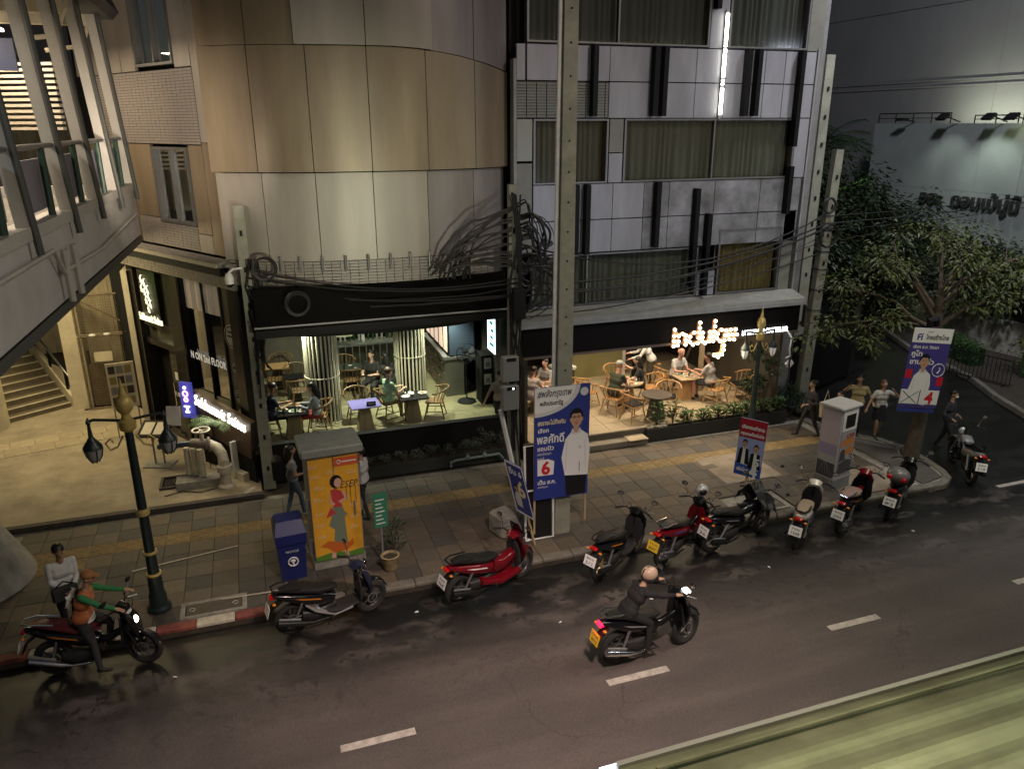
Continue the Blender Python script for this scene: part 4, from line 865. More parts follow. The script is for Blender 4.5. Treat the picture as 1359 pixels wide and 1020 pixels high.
# letters face the street (-x)
lm = mat('letter_dark', (.015, .015, .015), .6)
text('lettering', 'ออะ  ดอนเม้นู่นี้', .78, lm, BW, (-.12, 25.3, 4.98), (pi/2, 0, -pi/2), ext=.06, fit=4.9, bold=.014)
for i, (y, p) in enumerate(((24.2, 900), (26.4, 380), (23.2, 160))):
    fl = thing('floodlight', ['black floodlight arm at the brightest part of the grey green wall', 'black floodlight above the middle of the grey green wall', 'black floodlight nearest the edge of the frame on the grey green wall'][i], 'floodlight', (29, y, 8.35), 0, 'floodlights above the sign wall')
    MB().tube([(0, 0, .05), (-.9, 0, .3)], .025, 6).build('arm', black, fl); MB(Matrix.Translation((-1.0, 0, .25)) @ Matrix.Rotation(-.6, 4, 'Y')).box(-.18, .18, -.22, .22, -.05, .05).build('housing', black, fl)
    lamp('floodlight_beam', 'SPOT', (27.9, y, 8.5), p, (.86, 1, .86), (29, y+.3, 5.6), size=.1, spot=95, blend=1)
fl = thing('floodlight', 'black floodlight pair near the palm on the grey green wall', 'floodlight', (29, 28.8, 8.35), 0, 'floodlights above the sign wall'); MB().tube([(0, 0, .05), (-.7, 0, .2)], .025, 6).build('arm', black, fl); MB().box(-.95, -.6, -.2, .2, .1, .2).build('housing', black, fl)
lamp('floodlight_beam', 'POINT', (28.2, 23.35, 8.1), 14, (.9, 1, .5), size=.08)
lamp('roof_lamp', 'AREA', (30.4, 24.5, 8.45), 260, (.95, 1, .75), (32, 24.5, 9.6), size=9, sizey=.2)
# kerb and garden across the side street
gk = [(30, 31.5), (27.1, 28.2), (25.3, 24.9), (24.25, 22.6), (23.7, 20.6), (23.3, 18.9), (22.4, 17.2), (21.7, 15.4), (23.5, 12.9), (60, 12.9)]
struct(MB().prism(gk+[(60, 45), (30, 45)], -.2, -.02, 'z').build('garden_ground', soil))
gkb = struct(MB().box(40, 60, 12.76, 12.9, -.3, .02).build('garden_kerb', concrete))
for a, b in zip(gk, gk[1:-1]):
    a = Vector(a); b = Vector(b); d = b-a; n = max(1, round(d.length/1.0))
    for k in range(n):
        p = a+d*((k+.5)/n); o = MB().rbox(-d.length/n/2+.008, d.length/n/2-.008, -.09, .09, -.15, .05, b=.02).build('kerb_stone', kp[0], gkb); o.location = (p.x, p.y, 0); o.rotation_euler.z = atan2(d.y, d.x)
def hedge(label, pts, wd, h, m, n=1800, L=.09):
    t = thing('hedge', label, 'hedge', (0, 0, 0), 0, 'clipped hedges across the side street'); mb = MB(); c = MB(); pts = [Vector(p) for p in pts]
    for a, b in zip(pts, pts[1:]):
        d = b-a; c.add([tuple(a+Vector((-d.y, d.x)).normalized()*s*wd*.35)+(z,) for s, z in ((-1, 0), (1, 0), (1, h*.85), (-1, h*.85))]+[tuple(b+Vector((-d.y, d.x)).normalized()*s*wd*.35)+(z,) for s, z in ((-1, 0), (1, 0), (1, h*.85), (-1, h*.85))], [(0, 1, 2, 3), (7, 6, 5, 4), (0, 4, 5, 1), (1, 5, 6, 2), (2, 6, 7, 3), (3, 7, 4, 0)])
    c.build('core', lf_dark, t)
    for i in range(n):
        k = R.randrange(len(pts)-1); p = pts[k].lerp(pts[k+1], R.random()); q = Vector((p.x+R.uniform(-wd, wd)/2, p.y+R.uniform(-wd, wd)/2, R.uniform(.1, h)*1.0)); 
        if R.random() < .5: q.z = h+R.uniform(-.06, .08)
        leaf(mb, q, Vector((R.gauss(0, 1), R.gauss(0, 1), R.gauss(.8, .8))), L, L*.5)
    mb.build('foliage', m, t, fix=False)
hedge('low clipped hedge catching light behind the far kerb of the side street', [(27.9, 28.6), (26.2, 25.2)], .9, .75, leafmat('leaf_hedge', (.05, .12, .02)), 2600)
hedge('lower hedge behind the purple campaign board', [(25.2, 22.5), (24.6, 19.9)], .8, .7, lf_green, 1800)
hedge('broad leaf hedge at the edge of the frame by the crowd barrier', [(25.4, 18.6), (26.5, 15.2)], 1.6, 1.0, lf_olive, 2200, .16)
# grey curved ramp wall and dark railing in the garden
rw = thing('curved_ramp_wall', 'low pale curved ramp wall in the dark garden behind the street tree', 'wall', (0, 0, 0))
rp = [(28.8, 27.5), (27.6, 25.6), (26.9, 23.6), (26.7, 21.6), (27.1, 19.6)]
for a, b in zip(rp, rp[1:]): MB().loftr([[(a[0], a[1], 0), (a[0]+.25, a[1], 0), (a[0]+.25, a[1], 1.25), (a[0], a[1], 1.25)], [(b[0], b[1], 0), (b[0]+.25, b[1], 0), (b[0]+.25, b[1], 1.25), (b[0], b[1], 1.25)]]).build('wall_section', concrete, rw)
MB().tube([(x-.1, y, 1.75) for x, y in rp], .03, 6).build('handrail', black, rw)
for x, y in rp: MB().tube([(x-.1, y, 1.2), (x-.1, y, 1.75)], .02, 6).build('rail_post', black, rw)
# crowd barrier
cbx = thing('crowd_barrier', 'black crowd barrier standing on the side street by the garden kerb', 'barrier', (23.0, 19.6, -.15), radians(-75))
MB().tube([(0, 0, .2), (0, 0, 1.05), (2.0, 0, 1.05), (2.0, 0, .2), (0, 0, .2)], .025, 6).build('frame', black, cbx)
for k in range(14): MB().tube([(.13+k*.134, 0, .2), (.13+k*.134, 0, 1.05)], .011, 5).build('bar', black, cbx)
for x in (.2, 1.8): MB().tube([(x, -.3, .0), (x, 0, .2), (x, .3, 0)], .02, 6).build('foot', black, cbx)
ls = thing('blue_light_string', 'string of violet and blue lights at the edge of the frame across the side street', 'light string', (24.6, 15.6, 0))
MB().tube([(0, 0, 0), (.05, .0, 2.6)], .03, 6).build('post', black, ls)
for k in range(16): MB().ball((.05*sin(k*2), .1*cos(k*1.7), 1.0+k*.13), .028, 8, 6).build('bulb', mat('bulb_violet', (.6, .5, 1), .5, emit=2.5, ecol=(.5, .45, 1)), ls)

# ================================================================ TREES
bark = mat('bark', (.09, .07, .05), .95, vary=.5, scale=8, bump=.6, bscale=20)
def tree(name, label, loc, h, limbs, m, nleaf, L, wd, clump=.5, lean=(0, 0), tr=.16, group=None, dense=.8):
    t = thing(name, label, 'tree', loc, 0, group); tk = MB()
    top = Vector((lean[0], lean[1], h)); pts = [Vector((0, 0, 0)).lerp(top, f)+Vector((R.uniform(-.06, .06), R.uniform(-.06, .06), 0))*(f > 0) for f in (0, .25, .5, .75, 1)]
    tk.tube(pts, [tr*1.25, tr, tr*.85, tr*.7, tr*.5], 12); tk.build('trunk', bark, t, True)
    br = MB(); tips = []
    for (fx, tx, ty, tz) in limbs:
        s = Vector((0, 0, 0)).lerp(top, fx); e = Vector((tx, ty, tz)); mid = s.lerp(e, .5)+Vector((R.uniform(-.2, .2), R.uniform(-.2, .2), .25)); br.tube([s, mid, e], [tr*.4, tr*.25, tr*.09], 7); tips += [(mid.lerp(e, .4), clump*.8), (e, clump)]
        for k in range(5):
            q = e+Vector((R.gauss(0, .6), R.gauss(0, .6), R.gauss(.05, .4)))*clump*1.5; br.tube([mid.lerp(e, .6), e.lerp(q, .4), q], [tr*.12, tr*.08, tr*.03], 5); tips.append((q, clump*.8))
    br.build('limb', bark, t, True); mb = MB()
    for i in range(nleaf):
        c, cr = R.choice(tips); d = Vector((R.gauss(0, 1), R.gauss(0, 1), R.gauss(0, .8))); d.normalize(); p = c+d*cr*(R.random()**.6)
        leaf(mb, p, Vector((d.x, d.y, d.z*.4-.15)), L*R.uniform(.6, 1.3), wd*R.uniform(.7, 1.2), Vector((R.uniform(-.4, .4), R.uniform(-.4, .4), 1)), .35)
    mb.build('crown', m, t, fix=False); return t
tree('street_tree', 'street tree with large pale leaves on the corner island, carrying the purple campaign board', (16.05, 14.35, 0), 4.3,
     [(.8, -1.7, .5, 3.7), (.75, -1.5, 1.6, 4.4), (.85, -1.5, .2, 5.1), (.9, -.2, 1.6, 5.2), (1, .6, .8, 5.6), (1, 1.5, 1.2, 5.2), (1, 1.8, .0, 4.9), (.9, 2.6, .9, 4.7), (1, .3, -.3, 5.2), (1, 2.9, 1.9, 5.3), (.95, 3.3, .6, 5.0), (.8, -2.0, 1.4, 3.4), (.8, 2.4, 1.6, 3.9), (.8, 3.2, .3, 4.1), (.8, 1.5, -.2, 4.1)],
     leafmat('leaf_street', (.075, .095, .025)), 4600, .16, .075, .45, (.15, .1), .17)
big = leafmat('leaf_backdrop', (.02, .035, .012))
for lb_, x, y, h, r in (('dark bushy tree directly behind the leaning pole', 19.6, 24.0, 5.0, 1.3), ('dark bushy tree in the middle of the garden', 23.2, 28.0, 5.3, 1.5), ('dark tree in front of the raised letters', 26.0, 26.6, 3.3, 1.25), ('dark tree rising beside the end of the panelled building', 19.0, 27.5, 6.3, 1.4), ('tall dark tree filling the gap between the leaning pole and the palm', 21.6, 26.2, 6.6, 1.6), ('dark spreading tree below the end of the sign wall', 24.2, 25.6, 4.4, 1.5), ('low dark tree overhanging the ramp wall', 27.9, 22.2, 3.4, 1.0), ('dark tree at the edge of the frame below the lettering', 28.0, 18.8, 3.6, 1.0)):
    tree('garden_tree', lb_, (x, y, 0), h*.6, [(.7+.3*R.random(), r*1.2*cos(a), r*1.2*sin(a), h*.62+R.uniform(-.1, .35)*h) for a in [2*pi*k/8 for k in range(8)]]+[(1, 0, 0, h*.97), (1, .5, -.5, h*.8), (1, -.5, .4, h*.85)], big, 8500, .24, .12, r*.66, (0, 0), .16, 'dark trees in the garden')
def palm(label, x, y, h, m, n=16, L=1.5, sc_=1, cat='palm', name='palm_tree', g=None):
    t = thing(name, label, cat, (x, y, 0), 0, g)
    MB().tube([(0, 0, 0), (.05, 0, h*.5), (0, .05, h)], [.14*sc_, .11*sc_, .09*sc_], 10).build('trunk', bark, t, True); mb = MB()
    for i in range(n):
        a = 2*pi*i/n+R.uniform(-.2, .2); el = R.uniform(.1, 1.2); rib = []
        for k in range(9):
            f = k/8; q = L*f; rib.append(Vector((cos(a)*q*cos(el*(1-f*.4)), sin(a)*q*cos(el*(1-f*.4)), h+q*sin(el)-q*q*.45/L)))
        mb.tube(rib, [.018*sc_]*9, 4)
        for k in range(1, 9):
            d = (rib[k]-rib[k-1]).normalized(); s = d.cross(Vector((0, 0, 1))).normalized()
            for sg_ in (-1, 1):
                for j in range(2): leaf(mb, rib[k-1].lerp(rib[k], j*.5), (s*sg_+d*.7-Vector((0, 0, .25))), L*.3*(1-abs(k/8-.5)*.8), .04*sc_, None, .2)
    mb.build('fronds', m, t, fix=False); return t
palm('palm tree with dark fronds rising above the garden beside the sign wall', 25.7, 30.5, 7.6, lf_dark, 20, 2.1)
palm('small palm lit green from below beside the sign wall', 26.2, 29.4, 5.4, leafmat('leaf_lit_palm', (.12, .28, .05)), 14, 1.3)
lamp('palm_uplight', 'SPOT', (26.6, 28.7, 4.6), 70, (.8, 1, .5), (26.2, 29.4, 6.2), size=.1, spot=80)
palm('potted palm at the shop window behind the lit name board', -1.05, 19.4, .1, leafmat('leaf_pot', (.05, .1, .02)), 14, .75, .4, 'potted plant', 'potted_palm').location = (-1.25, 19.3, 1.25)
lamp('hedge_light', 'POINT', (27.2, 26.6, 1.6), 14, (.9, 1, .6), size=.2)

# ================================================================ FOOTBRIDGE (upper left)
bg_ = mat('girder_grey', (.48, .48, .46), .55, vary=.15, scale=1.5); bgp = mat('bridge_post_grey', (.42, .41, .37), .5, vary=.12, scale=2); bgr = mat('bridge_green', (.012, .045, .028), .5, vary=.3); lav = mat('lavender_panel', (.2, .19, .24), .5, vary=.1)
F = thing('footbridge', 'grey covered footbridge with slanting posts, louvres and green railings', 'footbridge', (0, 0, 0))
def bx(y): return -2.75+.033*(y-10)
y0, y1 = 7.5, 20.25
MB().loftr([[(bx(y)-.06, y, 7.0), (bx(y), y, 7.0), (bx(y), y, 5.95), (bx(y)-.35, y, 5.8), (bx(y)-.6, y, 5.8), (bx(y)-.6, y, 5.9), (bx(y)-.2, y, 6.05)] for y in (y0, y1)]).build('girder', bg_, F)
MB().loftr([[(bx(y)+.02, y, 5.93), (bx(y)+.02, y, 5.78), (bx(y)-.5, y, 5.72), (bx(y)-.5, y, 5.78)] for y in (y0, y1)]).build('bottom_flange', mat('flange_dark', (.06, .06, .055), .6), F)
MB().loftr([[(bx(y)+.08, y, 7.0), (bx(y)+.08, y, 7.16), (bx(y)-.25, y, 7.16), (bx(y)-.25, y, 7.0)] for y in (y0, y1)]).build('kerb_beam', bgp, F)
MB().box(-7.0, -2.9, y0, y1, 6.75, 6.9).build('deck', concrete, F); MB().box(-7.3, -6.9, y0, 24.5, 5.8, 7.1).build('girder', bg_, F); MB().box(-6.9, -2.6, y1-.05, y1+.2, 5.8, 7.1).build('end_girder', bg_, F)
for k in range(6):
    y = 8.6+k*2.1
    if y > 20: break
    MB().box(bx(y)-.58, bx(y)-.0, y, y+.03, 5.78, 5.8).build('stiffener', bg_, F)
yp = [9.3, 11.6, 13.9, 15.9, 17.9, 19.9]
for y in yp:
    x = bx(y)
    MB().loftr([[(x-.1, y-.2+.5*0, z), (x+.08, y-.2, z), (x+.08, y+.12, z), (x-.1, y+.12, z)] if z < 8 else [(x-.35, y-.2, z), (x-.15, y-.2, z), (x-.15, y+.12, z), (x-.35, y+.12, z)] for z in (7.16, 10.7)]).build('post', bgp, F)
    MB().tube([(x+.12, y-.16, 6.8), (x-.12, y-.2, 10.6)], .05, 8).build('drain_pipe', mat('pipe_darkgrey', (.06, .065, .06), .5), F, True)
    MB().tube([(x-.06, y-.9, 7.15), (x-.06, y-.9, 8.1)], .05, 8).build('green_post', bgr, F, True)
for a, b in zip(yp, yp[1:]+[20.3]):
    if b-a < 1: continue
    MB().box(bx(a)-.1, bx(a)-.07, a+.2, b-.3, 7.25, 7.95).build('railing_panel', lav, F)
MB().tube([(bx(y0)-.05, y0, 8.12), (bx(19.9)-.05, 19.9, 8.12)], .04, 8).build('handrail', steel, F, True)
MB().tube([(bx(y0)+.1, y0, 6.75), (bx(12)+.1, 12.2, 6.75), (bx(12.5)+.1, 12.5, 6.4), (bx(14)+.1, 15.5, 6.3), (bx(19)+.1, 19.5, 6.5)], .035, 6).build('conduit', bgp, F)
for y in (12.6, 13.2): MB().tube([(bx(y)+.12, y, 6.7), (bx(y)+.12, y, 5.95)], .05, 8).build('conduit', bgp, F, True)
MB().prism([(-7.2, 10.75), (-2.35, 10.6), (-2.2, 10.75), (-2.3, 11.0), (-7.2, 11.15)], y0, 20.6, 'y').build('roof', mat('roof_dark', (.06, .06, .06), .6), F)
for y in yp: MB().box(-7.0, -2.7, y-.1, y+.1, 10.4, 10.62).build('roof_beam', cream, F)
for y in (12.5, 16.8, 19.0): MB().tube([(bx(y)-.2, y+.9, 10.62), (bx(y)-.5, y+.9, 10.0), (bx(y)-1.2, y+.9, 9.9)], .05, 6).build('brace', cream, F)
# far side: louvre screens, cream posts, blue hanging sign
for y in (13.0, 16.0, 19.0, 22.0): MB().box(-6.75, -6.5, y, y+.25, 6.9, 10.6).build('post', cream, F)
for y in (14.2, 17.6, 20.6, 23.4):
    MB().box(-6.5, -6.35, y, y+.2, 6.9, 10.4).build('post', cream, F)
slm = MB().box(0, .12, 0, 1.7, 0, .06).mesh('louvre_slat', mat('louvre_white', (.55, .5, .42), .5))
for j, y in enumerate((13.3, 16.3, 18.3, 20.6, 22.6)):
    for k in range(18): obj('louvre_slat', slm, F, (-6.6+(.25 if j > 2 else 0), y, 7.1+k*.13))
for k in range(12): 
    obj('louvre_slat', slm, F, (-3.6, 19.6+.4, 8.3+k*.12), (0, 0, radians(65)))
o = thing('hanging_direction_sign', 'blue hanging direction sign inside the footbridge', 'sign', (-5.9, 17.4, 9.35)); MB().box(0, 2.2, 0, .08, 0, .55).build('panel', mat('sign_blue', (.03, .045, .12), .4), o)
for x, z in ((.3, .32), (1.1, .32), (1.1, .18)): MB().box(x, x+.5, -.01, -.003, z, z+.03).build('print_line', whitep, o)
MB().tube([(.4, .04, .55), (.4, .04, 1.1)], .02, 6).tube([(1.8, .04, .55), (1.8, .04, 1.1)], .02, 6).build('hanger', steel, o)
for x, y in ((-4.6, 12.5), (-4.6, 16.5), (-4.6, 20)): MB().box(x-.1, x+.1, y-.6, y+.6, 10.3, 10.36).build('light_fitting', mat('tube_lit', (1, .9, .75), .5, emit=5, ecol=(1, .85, .65)), F)
MB().tube([(-6.2, 15.0, 6.9), (-6.0, 15.6, 8.0), (-5.6, 16.4, 7.9), (-5.2, 17, 7.0)], .06, 6).build('crossing_rail', cream, F)
# foot of the pillar, lower left
Pf = thing('bridge_pillar', 'flared concrete foot of the footbridge pillar on the pavement', 'pillar', (-5.95, 15.6, 0))
MB().lathe((0, 0, 0), [(1.25, 0), (1.2, .15), (.95, .7), (.78, 1.1), (.7, 1.35)], 40).build('foot', mat('pillar_concrete', (.33, .31, .27), .85, vary=.3, scale=3, bump=.2), Pf, True)
MB().cyl((-.1, 0), .55, 1.34, 5.8, 28).build('shaft', MATS['pillar_concrete'], Pf, True)
for x in (.62, .38): MB().tube([(x, -.45, 1.2), (x, -.45, 5.8)], .07, 10).build('pipe', bgp, Pf, True)
for z in (1.9, 2.6, 3.3, 4.0): MB().torus((.5, -.45, z), .2, .012, 'z', 14, 5).build('pipe_band', black, Pf)
bxs = thing('black_junction_box', 'black rounded box strapped to the pipes of the bridge pillar', 'box', (-5.25, 14.95, 1.7)); MB().rbox(-.42, .38, -.12, .1, 0, .42, b=.09).build('body', black, bxs, True); MB().box(-.3, .25, -.128, -.121, .06, .36).build('lid', blackg, bxs)

# ================================================================ STAIRS and the cream walls behind the forecourt
S = thing('station_stairs', 'concrete stairs with pale nosings climbing to the footbridge', 'stairs', (-5.85, 25.95, 0), radians(34))
# local: -x to the far side, y uphill
stm = mat('stair_concrete', (.13, .105, .07), .85, vary=.3); nos = mat('nosing', (.55, .5, .38), .7, vary=.15)
stepme = MB().box(-2.1, 0, 0, .36, 0, .168).mesh('step', stm); nosme = MB().box(-2.1, 0, -.015, .05, .15, .172).mesh('nosing', nos)
for k in range(20):
    so = obj('step', stepme, S, (0, k*.3, k*.17)); obj('nosing', nosme, so)
    MB().box(-2.1, 0, k*.3+.37, k*.3+.45, 0, max(.02, k*.17-.1)).build('stair_underside', stm, S) if k % 5 == 4 else None
for x in (0.02, -2.25): MB().add([(x, -.1, 0), (x+.14, -.1, 0), (x, 6.0, 3.3), (x+.14, 6.0, 3.3), (x, -.1, .35), (x+.14, -.1, .35), (x, 6.0, 3.9), (x+.14, 6.0, 3.9)], [(0, 2, 3, 1), (4, 5, 7, 6), (0, 1, 5, 4), (2, 6, 7, 3), (0, 4, 6, 2), (1, 3, 7, 5)]).build('stringer', cream, S)
MB().tube([(.09, 0, 1.0), (.09, 6, 4.4)], .035, 8).build('handrail', steel, S, True); MB().tube([(-2.18, 0, 1.0), (-2.18, 6, 4.4)], .035, 8).build('handrail', steel, S, True)
for k in range(7): MB().box(.06, .12, .2+k*.95, .26+k*.95, .3+k*.54, 1.1+k*.54).build('baluster', black, S)
for k in range(3): MB().box(.07, .1, .35+k*1.9, 1.05+k*1.9, .65+k*1.08, 1.0+k*1.08+.2).build('side_panel', cream, S)
cp = tag(MB(Matrix.Translation((-5.55, 25.75, 0)) @ Matrix.Rotation(.1, 4, 'Z')).box(-.16, .38, -.16, .25, 0, 3.55).build('gate_pillar', cream), 'cream square pillar between the station stairs and the mesh gate', 'pillar')
cp2 = tag(MB(Matrix.Translation((-7.55, 24.6, 0))).box(-.16, .3, -.16, .2, 0, 3.6).build('gate_pillar', cream), 'cream square pillar at the outer foot of the station stairs', 'pillar')
MB()
o = tag(MB().box(-8.6, -8.1, 23.6, 24.0, 0, 3.6).build('grey_pillar', bgp), 'grey pillar at the very edge of the frame beside the stairs', 'pillar')
gcan = thing('green_canopy', 'bright green canopy sheet over the foot of the stairs', 'canopy', (-6.3, 25.9, 2.8)); MB().prism([(-.8, 0), (.75, .0), (.8, .65), (-.8, .75)], -.1, .9, 'y').build('sheet', mat('green_sheet', (.06, .5, .03), .5, emit=0), gcan)
bwl = thing('stained_back_wall', 'tall stained cream wall behind the mesh gate', 'wall', (0, 0, 0))
sw = mat('stained_cream', (.4, .34, .23), .8, vary=.45, scale=1.5, stretch=(2, 2, .35))
for k in range(3): MB().box(-5.2+k*.85, -4.36+k*.85, 26.6, 26.75, 0, 4.6).build('wall_panel', sw, bwl)
gb = mat('glass_block', (.3, .33, .25), .2, vary=.3, scale=2)
for k in range(3): MB().box(-5.4+k*.95, -4.5+k*.95, 26.3, 26.4, 4.62, 6.6).build('glass_panel', gb, bwl)
for k in range(14): MB().box(-4.9, -2.6, 26.1, 26.22, 5.2+k*.1, 5.24+k*.1).build('louvre_slat', cream, bwl)
MB().box(-12, -5.2, 33, 33.3, 0, 9).build('rear_wall', sw, bwl)
MB().box(-3.45, -3.3, 23.3, 26.6, 0, 4.6).build('side_wall', cream, bwl)
gt = thing('mesh_gate', 'tall rusty framed mesh gate with a small pale notice', 'gate', (-5.2, 25.4, 0), radians(3))
rm = mat('gate_rust', (.2, .16, .1), .7, .2, vary=.4, scale=8)
fr = MB()
for x0, x1, z0, z1 in ((0, 1.75, .05, 2.35), (0, 1.75, 2.4, 3.6)): fr.tube([(x0, 0, z0), (x0, 0, z1)], .035, 6).tube([(x1, 0, z0), (x1, 0, z1)], .035, 6).tube([(x0, 0, z0), (x1, 0, z0)], .035, 6).tube([(x0, 0, z1), (x1, 0, z1)], .035, 6)
fr.tube([(0, 0, 3.6), (1.75, 0, 2.4)], .025, 6).build('frame', rm, gt)
ms = MB()
for k in range(26): ms.tube([(.035+k*.067, .01, .05), (.035+k*.067, .01, 3.6)], .005, 4)
for k in range(44): ms.tube([(0, .015, .08+k*.08), (1.75, .015, .08+k*.08)], .005, 4)
tag(ms.build('mesh', rm, gt), kind='stuff'); MB().rbox(.35, .85, -.05, -.03, 1.55, 1.85, b=.02).build('notice', cream, gt); MB().box(.1, 1.7, .3, .34, .05, 1.4).build('screen', mat('gate_screen', (.12, .09, .06), .8, vary=.4), gt)
MB().tube([(1.9, -.2, 0), (1.9, -.2, 2.1), (1.35, -.2, 2.5)], .06, 8).build('cream_pipe', cream, gt, True)
for x in (.4, .8): MB().ball((x, -.03, 2.38), (.1, .05, .05)).build('lamp_bulkhead', whitep, gt, True)

# ================================================================ FORECOURT OBJECTS
nb = thing('lit_name_board', 'brown name board with glowing white lettering reading Sukhumvit Suites', 'sign board', (-1.75, 20.1, 0), atan2(-1.95, 1.35))
NBM = Matrix.Translation((0, 0, 1.95)) @ Matrix.Rotation(radians(8), 4, 'Y') @ Matrix.Translation((0, 0, -2.35))
# board runs towards the road
MB(NBM).box(-.05, 2.3, .03, .12, 1.35, 2.35).build('board', mat('brown_board', (.06, .035, .022), .35), nb); MB(NBM).box(-.08, 2.33, .02, .13, 2.351, 2.39).build('cap', mat('brown_cap', (.16, .1, .06), .4), nb)
MB().box(0, 2.2, .06, .1, .0, .85).build('skirt', black, nb)
text('lettering', 'Sukhumvit Suites', .42, mat('name_lit', (1, 1, .95), .5, emit=2.6, ecol=(1, .93, .78)), nb, (1.06, -.02, 1.5), ext=.015, fit=2.1, bold=.0, rot=(pi/2, radians(0), 0)).rotation_euler = (pi/2, radians(8), 0)
for x in (1.5,): MB().box(x, x+.08, -.12, .02, .05, 1.0).build('post', whitep, nb); MB().box(x-.12, x+.4, -.1, .1, .0, .22).build('foot_block', cream, nb)
lamp('name_board_glow', 'AREA', (-1.35, 19.0, 1.7), 16, (1, .9, .7), (-1.9, 18.2, .2), size=.9)
ns = thing('blue_neon_sign', 'small upright blue sign with pink glowing marks at the end of the name board', 'sign', (-1.95, 20.2, 1.25), radians(-35)); MB().box(-.17, .17, 0, .08, 0, .95).build('panel', mat('neon_back', (.05, .05, .25), .4, emit=.35, ecol=(.15, .15, .9)), ns)
pk = mat('neon_pink', (1, .3, .6), .5, emit=4, ecol=(1, .35, .7)); wl_ = mat('neon_white', (1, 1, 1), .5, emit=4)
MB().torus((0, -.02, .66), .07, .018, 'y', 14, 6).torus((0, -.02, .5), .05, .018, 'y', 14, 6).build('pink_tube', pk, ns); MB().box(-.08, .08, -.03, -.01, .3, .33).box(-.02, .02, -.03, -.01, .18, .3).box(-.06, .06, -.03, -.01, .15, .18).torus((0, -.02, .82), .03, .015, 'y', 10, 5).build('white_tube', wl_, ns)
MB().cyl((0, .04), .03, -1.25, 0, 8).build('pole', black, ns)
st = thing('standpipe_manifold', 'cream painted fire standpipe manifold with handwheel and bent pipe', 'standpipe', (-1.15, 18.35, .02))
pc_ = mat('pipe_cream', (.5, .46, .36), .55, vary=.25, scale=8)
MB().lathe((0, 0, 0), [(.19, 0), (.19, .05), (.12, .1), (.12, .42), (.18, .43), (.18, .5), (.18, .58), (.13, .6), (.13, .7)], 20).build('riser', pc_, st, True)
MB().tube([(0, 0, .68), (-.02, .06, .85), (-.12, .2, .98), (-.3, .36, 1.02)], .125, 14).build('bend', pc_, st, True)
MB().torus((-.3, .36, 1.02), .15, .04, 'x', 20, 8).tube([(-.3, .36, 1.02), (-.7, .6, 1.0)], .13, 14).build('flanged_body', mat('pipe_brown', (.16, .13, .11), .6, vary=.4), st, True)
for k in range(8): MB().cyl((.155*cos(k*pi/4), .155*sin(k*pi/4)), .018, .5, .6, 6).build('bolt', pc_, st)
hw = MB().torus((-.45, .45, 1.38), .2, .022, 'z', 24, 6)
for k in range(3): hw.tube([(-.45, .45, 1.38), (-.45+.2*cos(k*2.1), .45+.2*sin(k*2.1), 1.38)], .014, 5)
hw.tube([(-.45, .45, 1.05), (-.45, .45, 1.38)], .05, 10).build('handwheel', pc_, st, True)
for x, y in ((-.52, .3), (-.68, .42), (-.84, .5)): MB().tube([(x, y, .25), (x, y, .95)], .07, 12).build('outlet', pc_, st, True)
MB().tube([(-.7, .6, 1.0), (-1.5, 1.05, .85)], .08, 12).tube([(-1.1, .83, .92), (-1.18, .87, .905)], .11, 12).build('blue_pipe', mat('pipe_blue', (.05, .08, .14), .35, .3), st, True)
MB().box(-1.15, -.15, .1, .55, 0, .2).build('plinth', concrete, st)
MB().tube([(-.2, -.05, .03), (-.6, -.15, .02), (-1.0, .05, .02), (-1.4, -.1, .02)], .012, 5).build('cable', black, st)
ms_ = thing('menu_lectern', 'dark lectern with open pale menus near the black entrance', 'lectern', (-2.8, 20.3, .02), radians(-20))
MB().box(-.35, .35, -.25, .25, 0, .03).build('base', concrete, ms_); 
for x in (-.12, .12): MB().tube([(x, 0, .03), (x, 0, .95)], .025, 8).build('post', grey, ms_)
T_ = Matrix.Translation((0, 0, 1.0)) @ Matrix.Rotation(.45, 4, 'X'); MB(T_).box(-.38, .38, -.28, .28, -.04, .02).build('desk', black, ms_)
for x in (-.3, .02): MB(T_).box(x, x+.26, -.22, .2, .021, .035).build('menu', cream, ms_)
MB(Matrix.Translation((.45, .1, 1.05)) @ Matrix.Rotation(-.2, 4, 'X')).box(-.18, .18, 0, .02, 0, .5).build('card', whitep, ms_)
pst = thing('poster_stand', 'pale poster board with dark pictures standing before the gate', 'poster', (-3.75, 22.6, .02), radians(10))
MB().box(-.35, .35, 0, .03, .9, 2.2).build('board', cream, pst)
for i in range(3):
    for j in range(4): MB().box(-.3+.2*i, -.13+.2*i, -.006, -.001, 1.0+.3*j, 1.22+.3*j).build('picture', [darkwood, grey, brass_l][(i+j) % 3], pst)
for x in (-.3, .3): MB().tube([(x, .02, 0), (x, .02, .9)], .02, 6).build('leg', steel, pst)
hm = thing('plant_stand', 'dark wire plant stand at the shop window', 'plant stand', (-1.35, 19.6, .02)); 
for k in range(5): MB().tube([(-.2+.16*k, 0, .0), (-.2+.16*k, 0, 1.15)], .012, 5).build('rod', black, hm)
MB().box(-.3, .5, -.18, .18, 1.15, 1.2).build('shelf', black, hm)

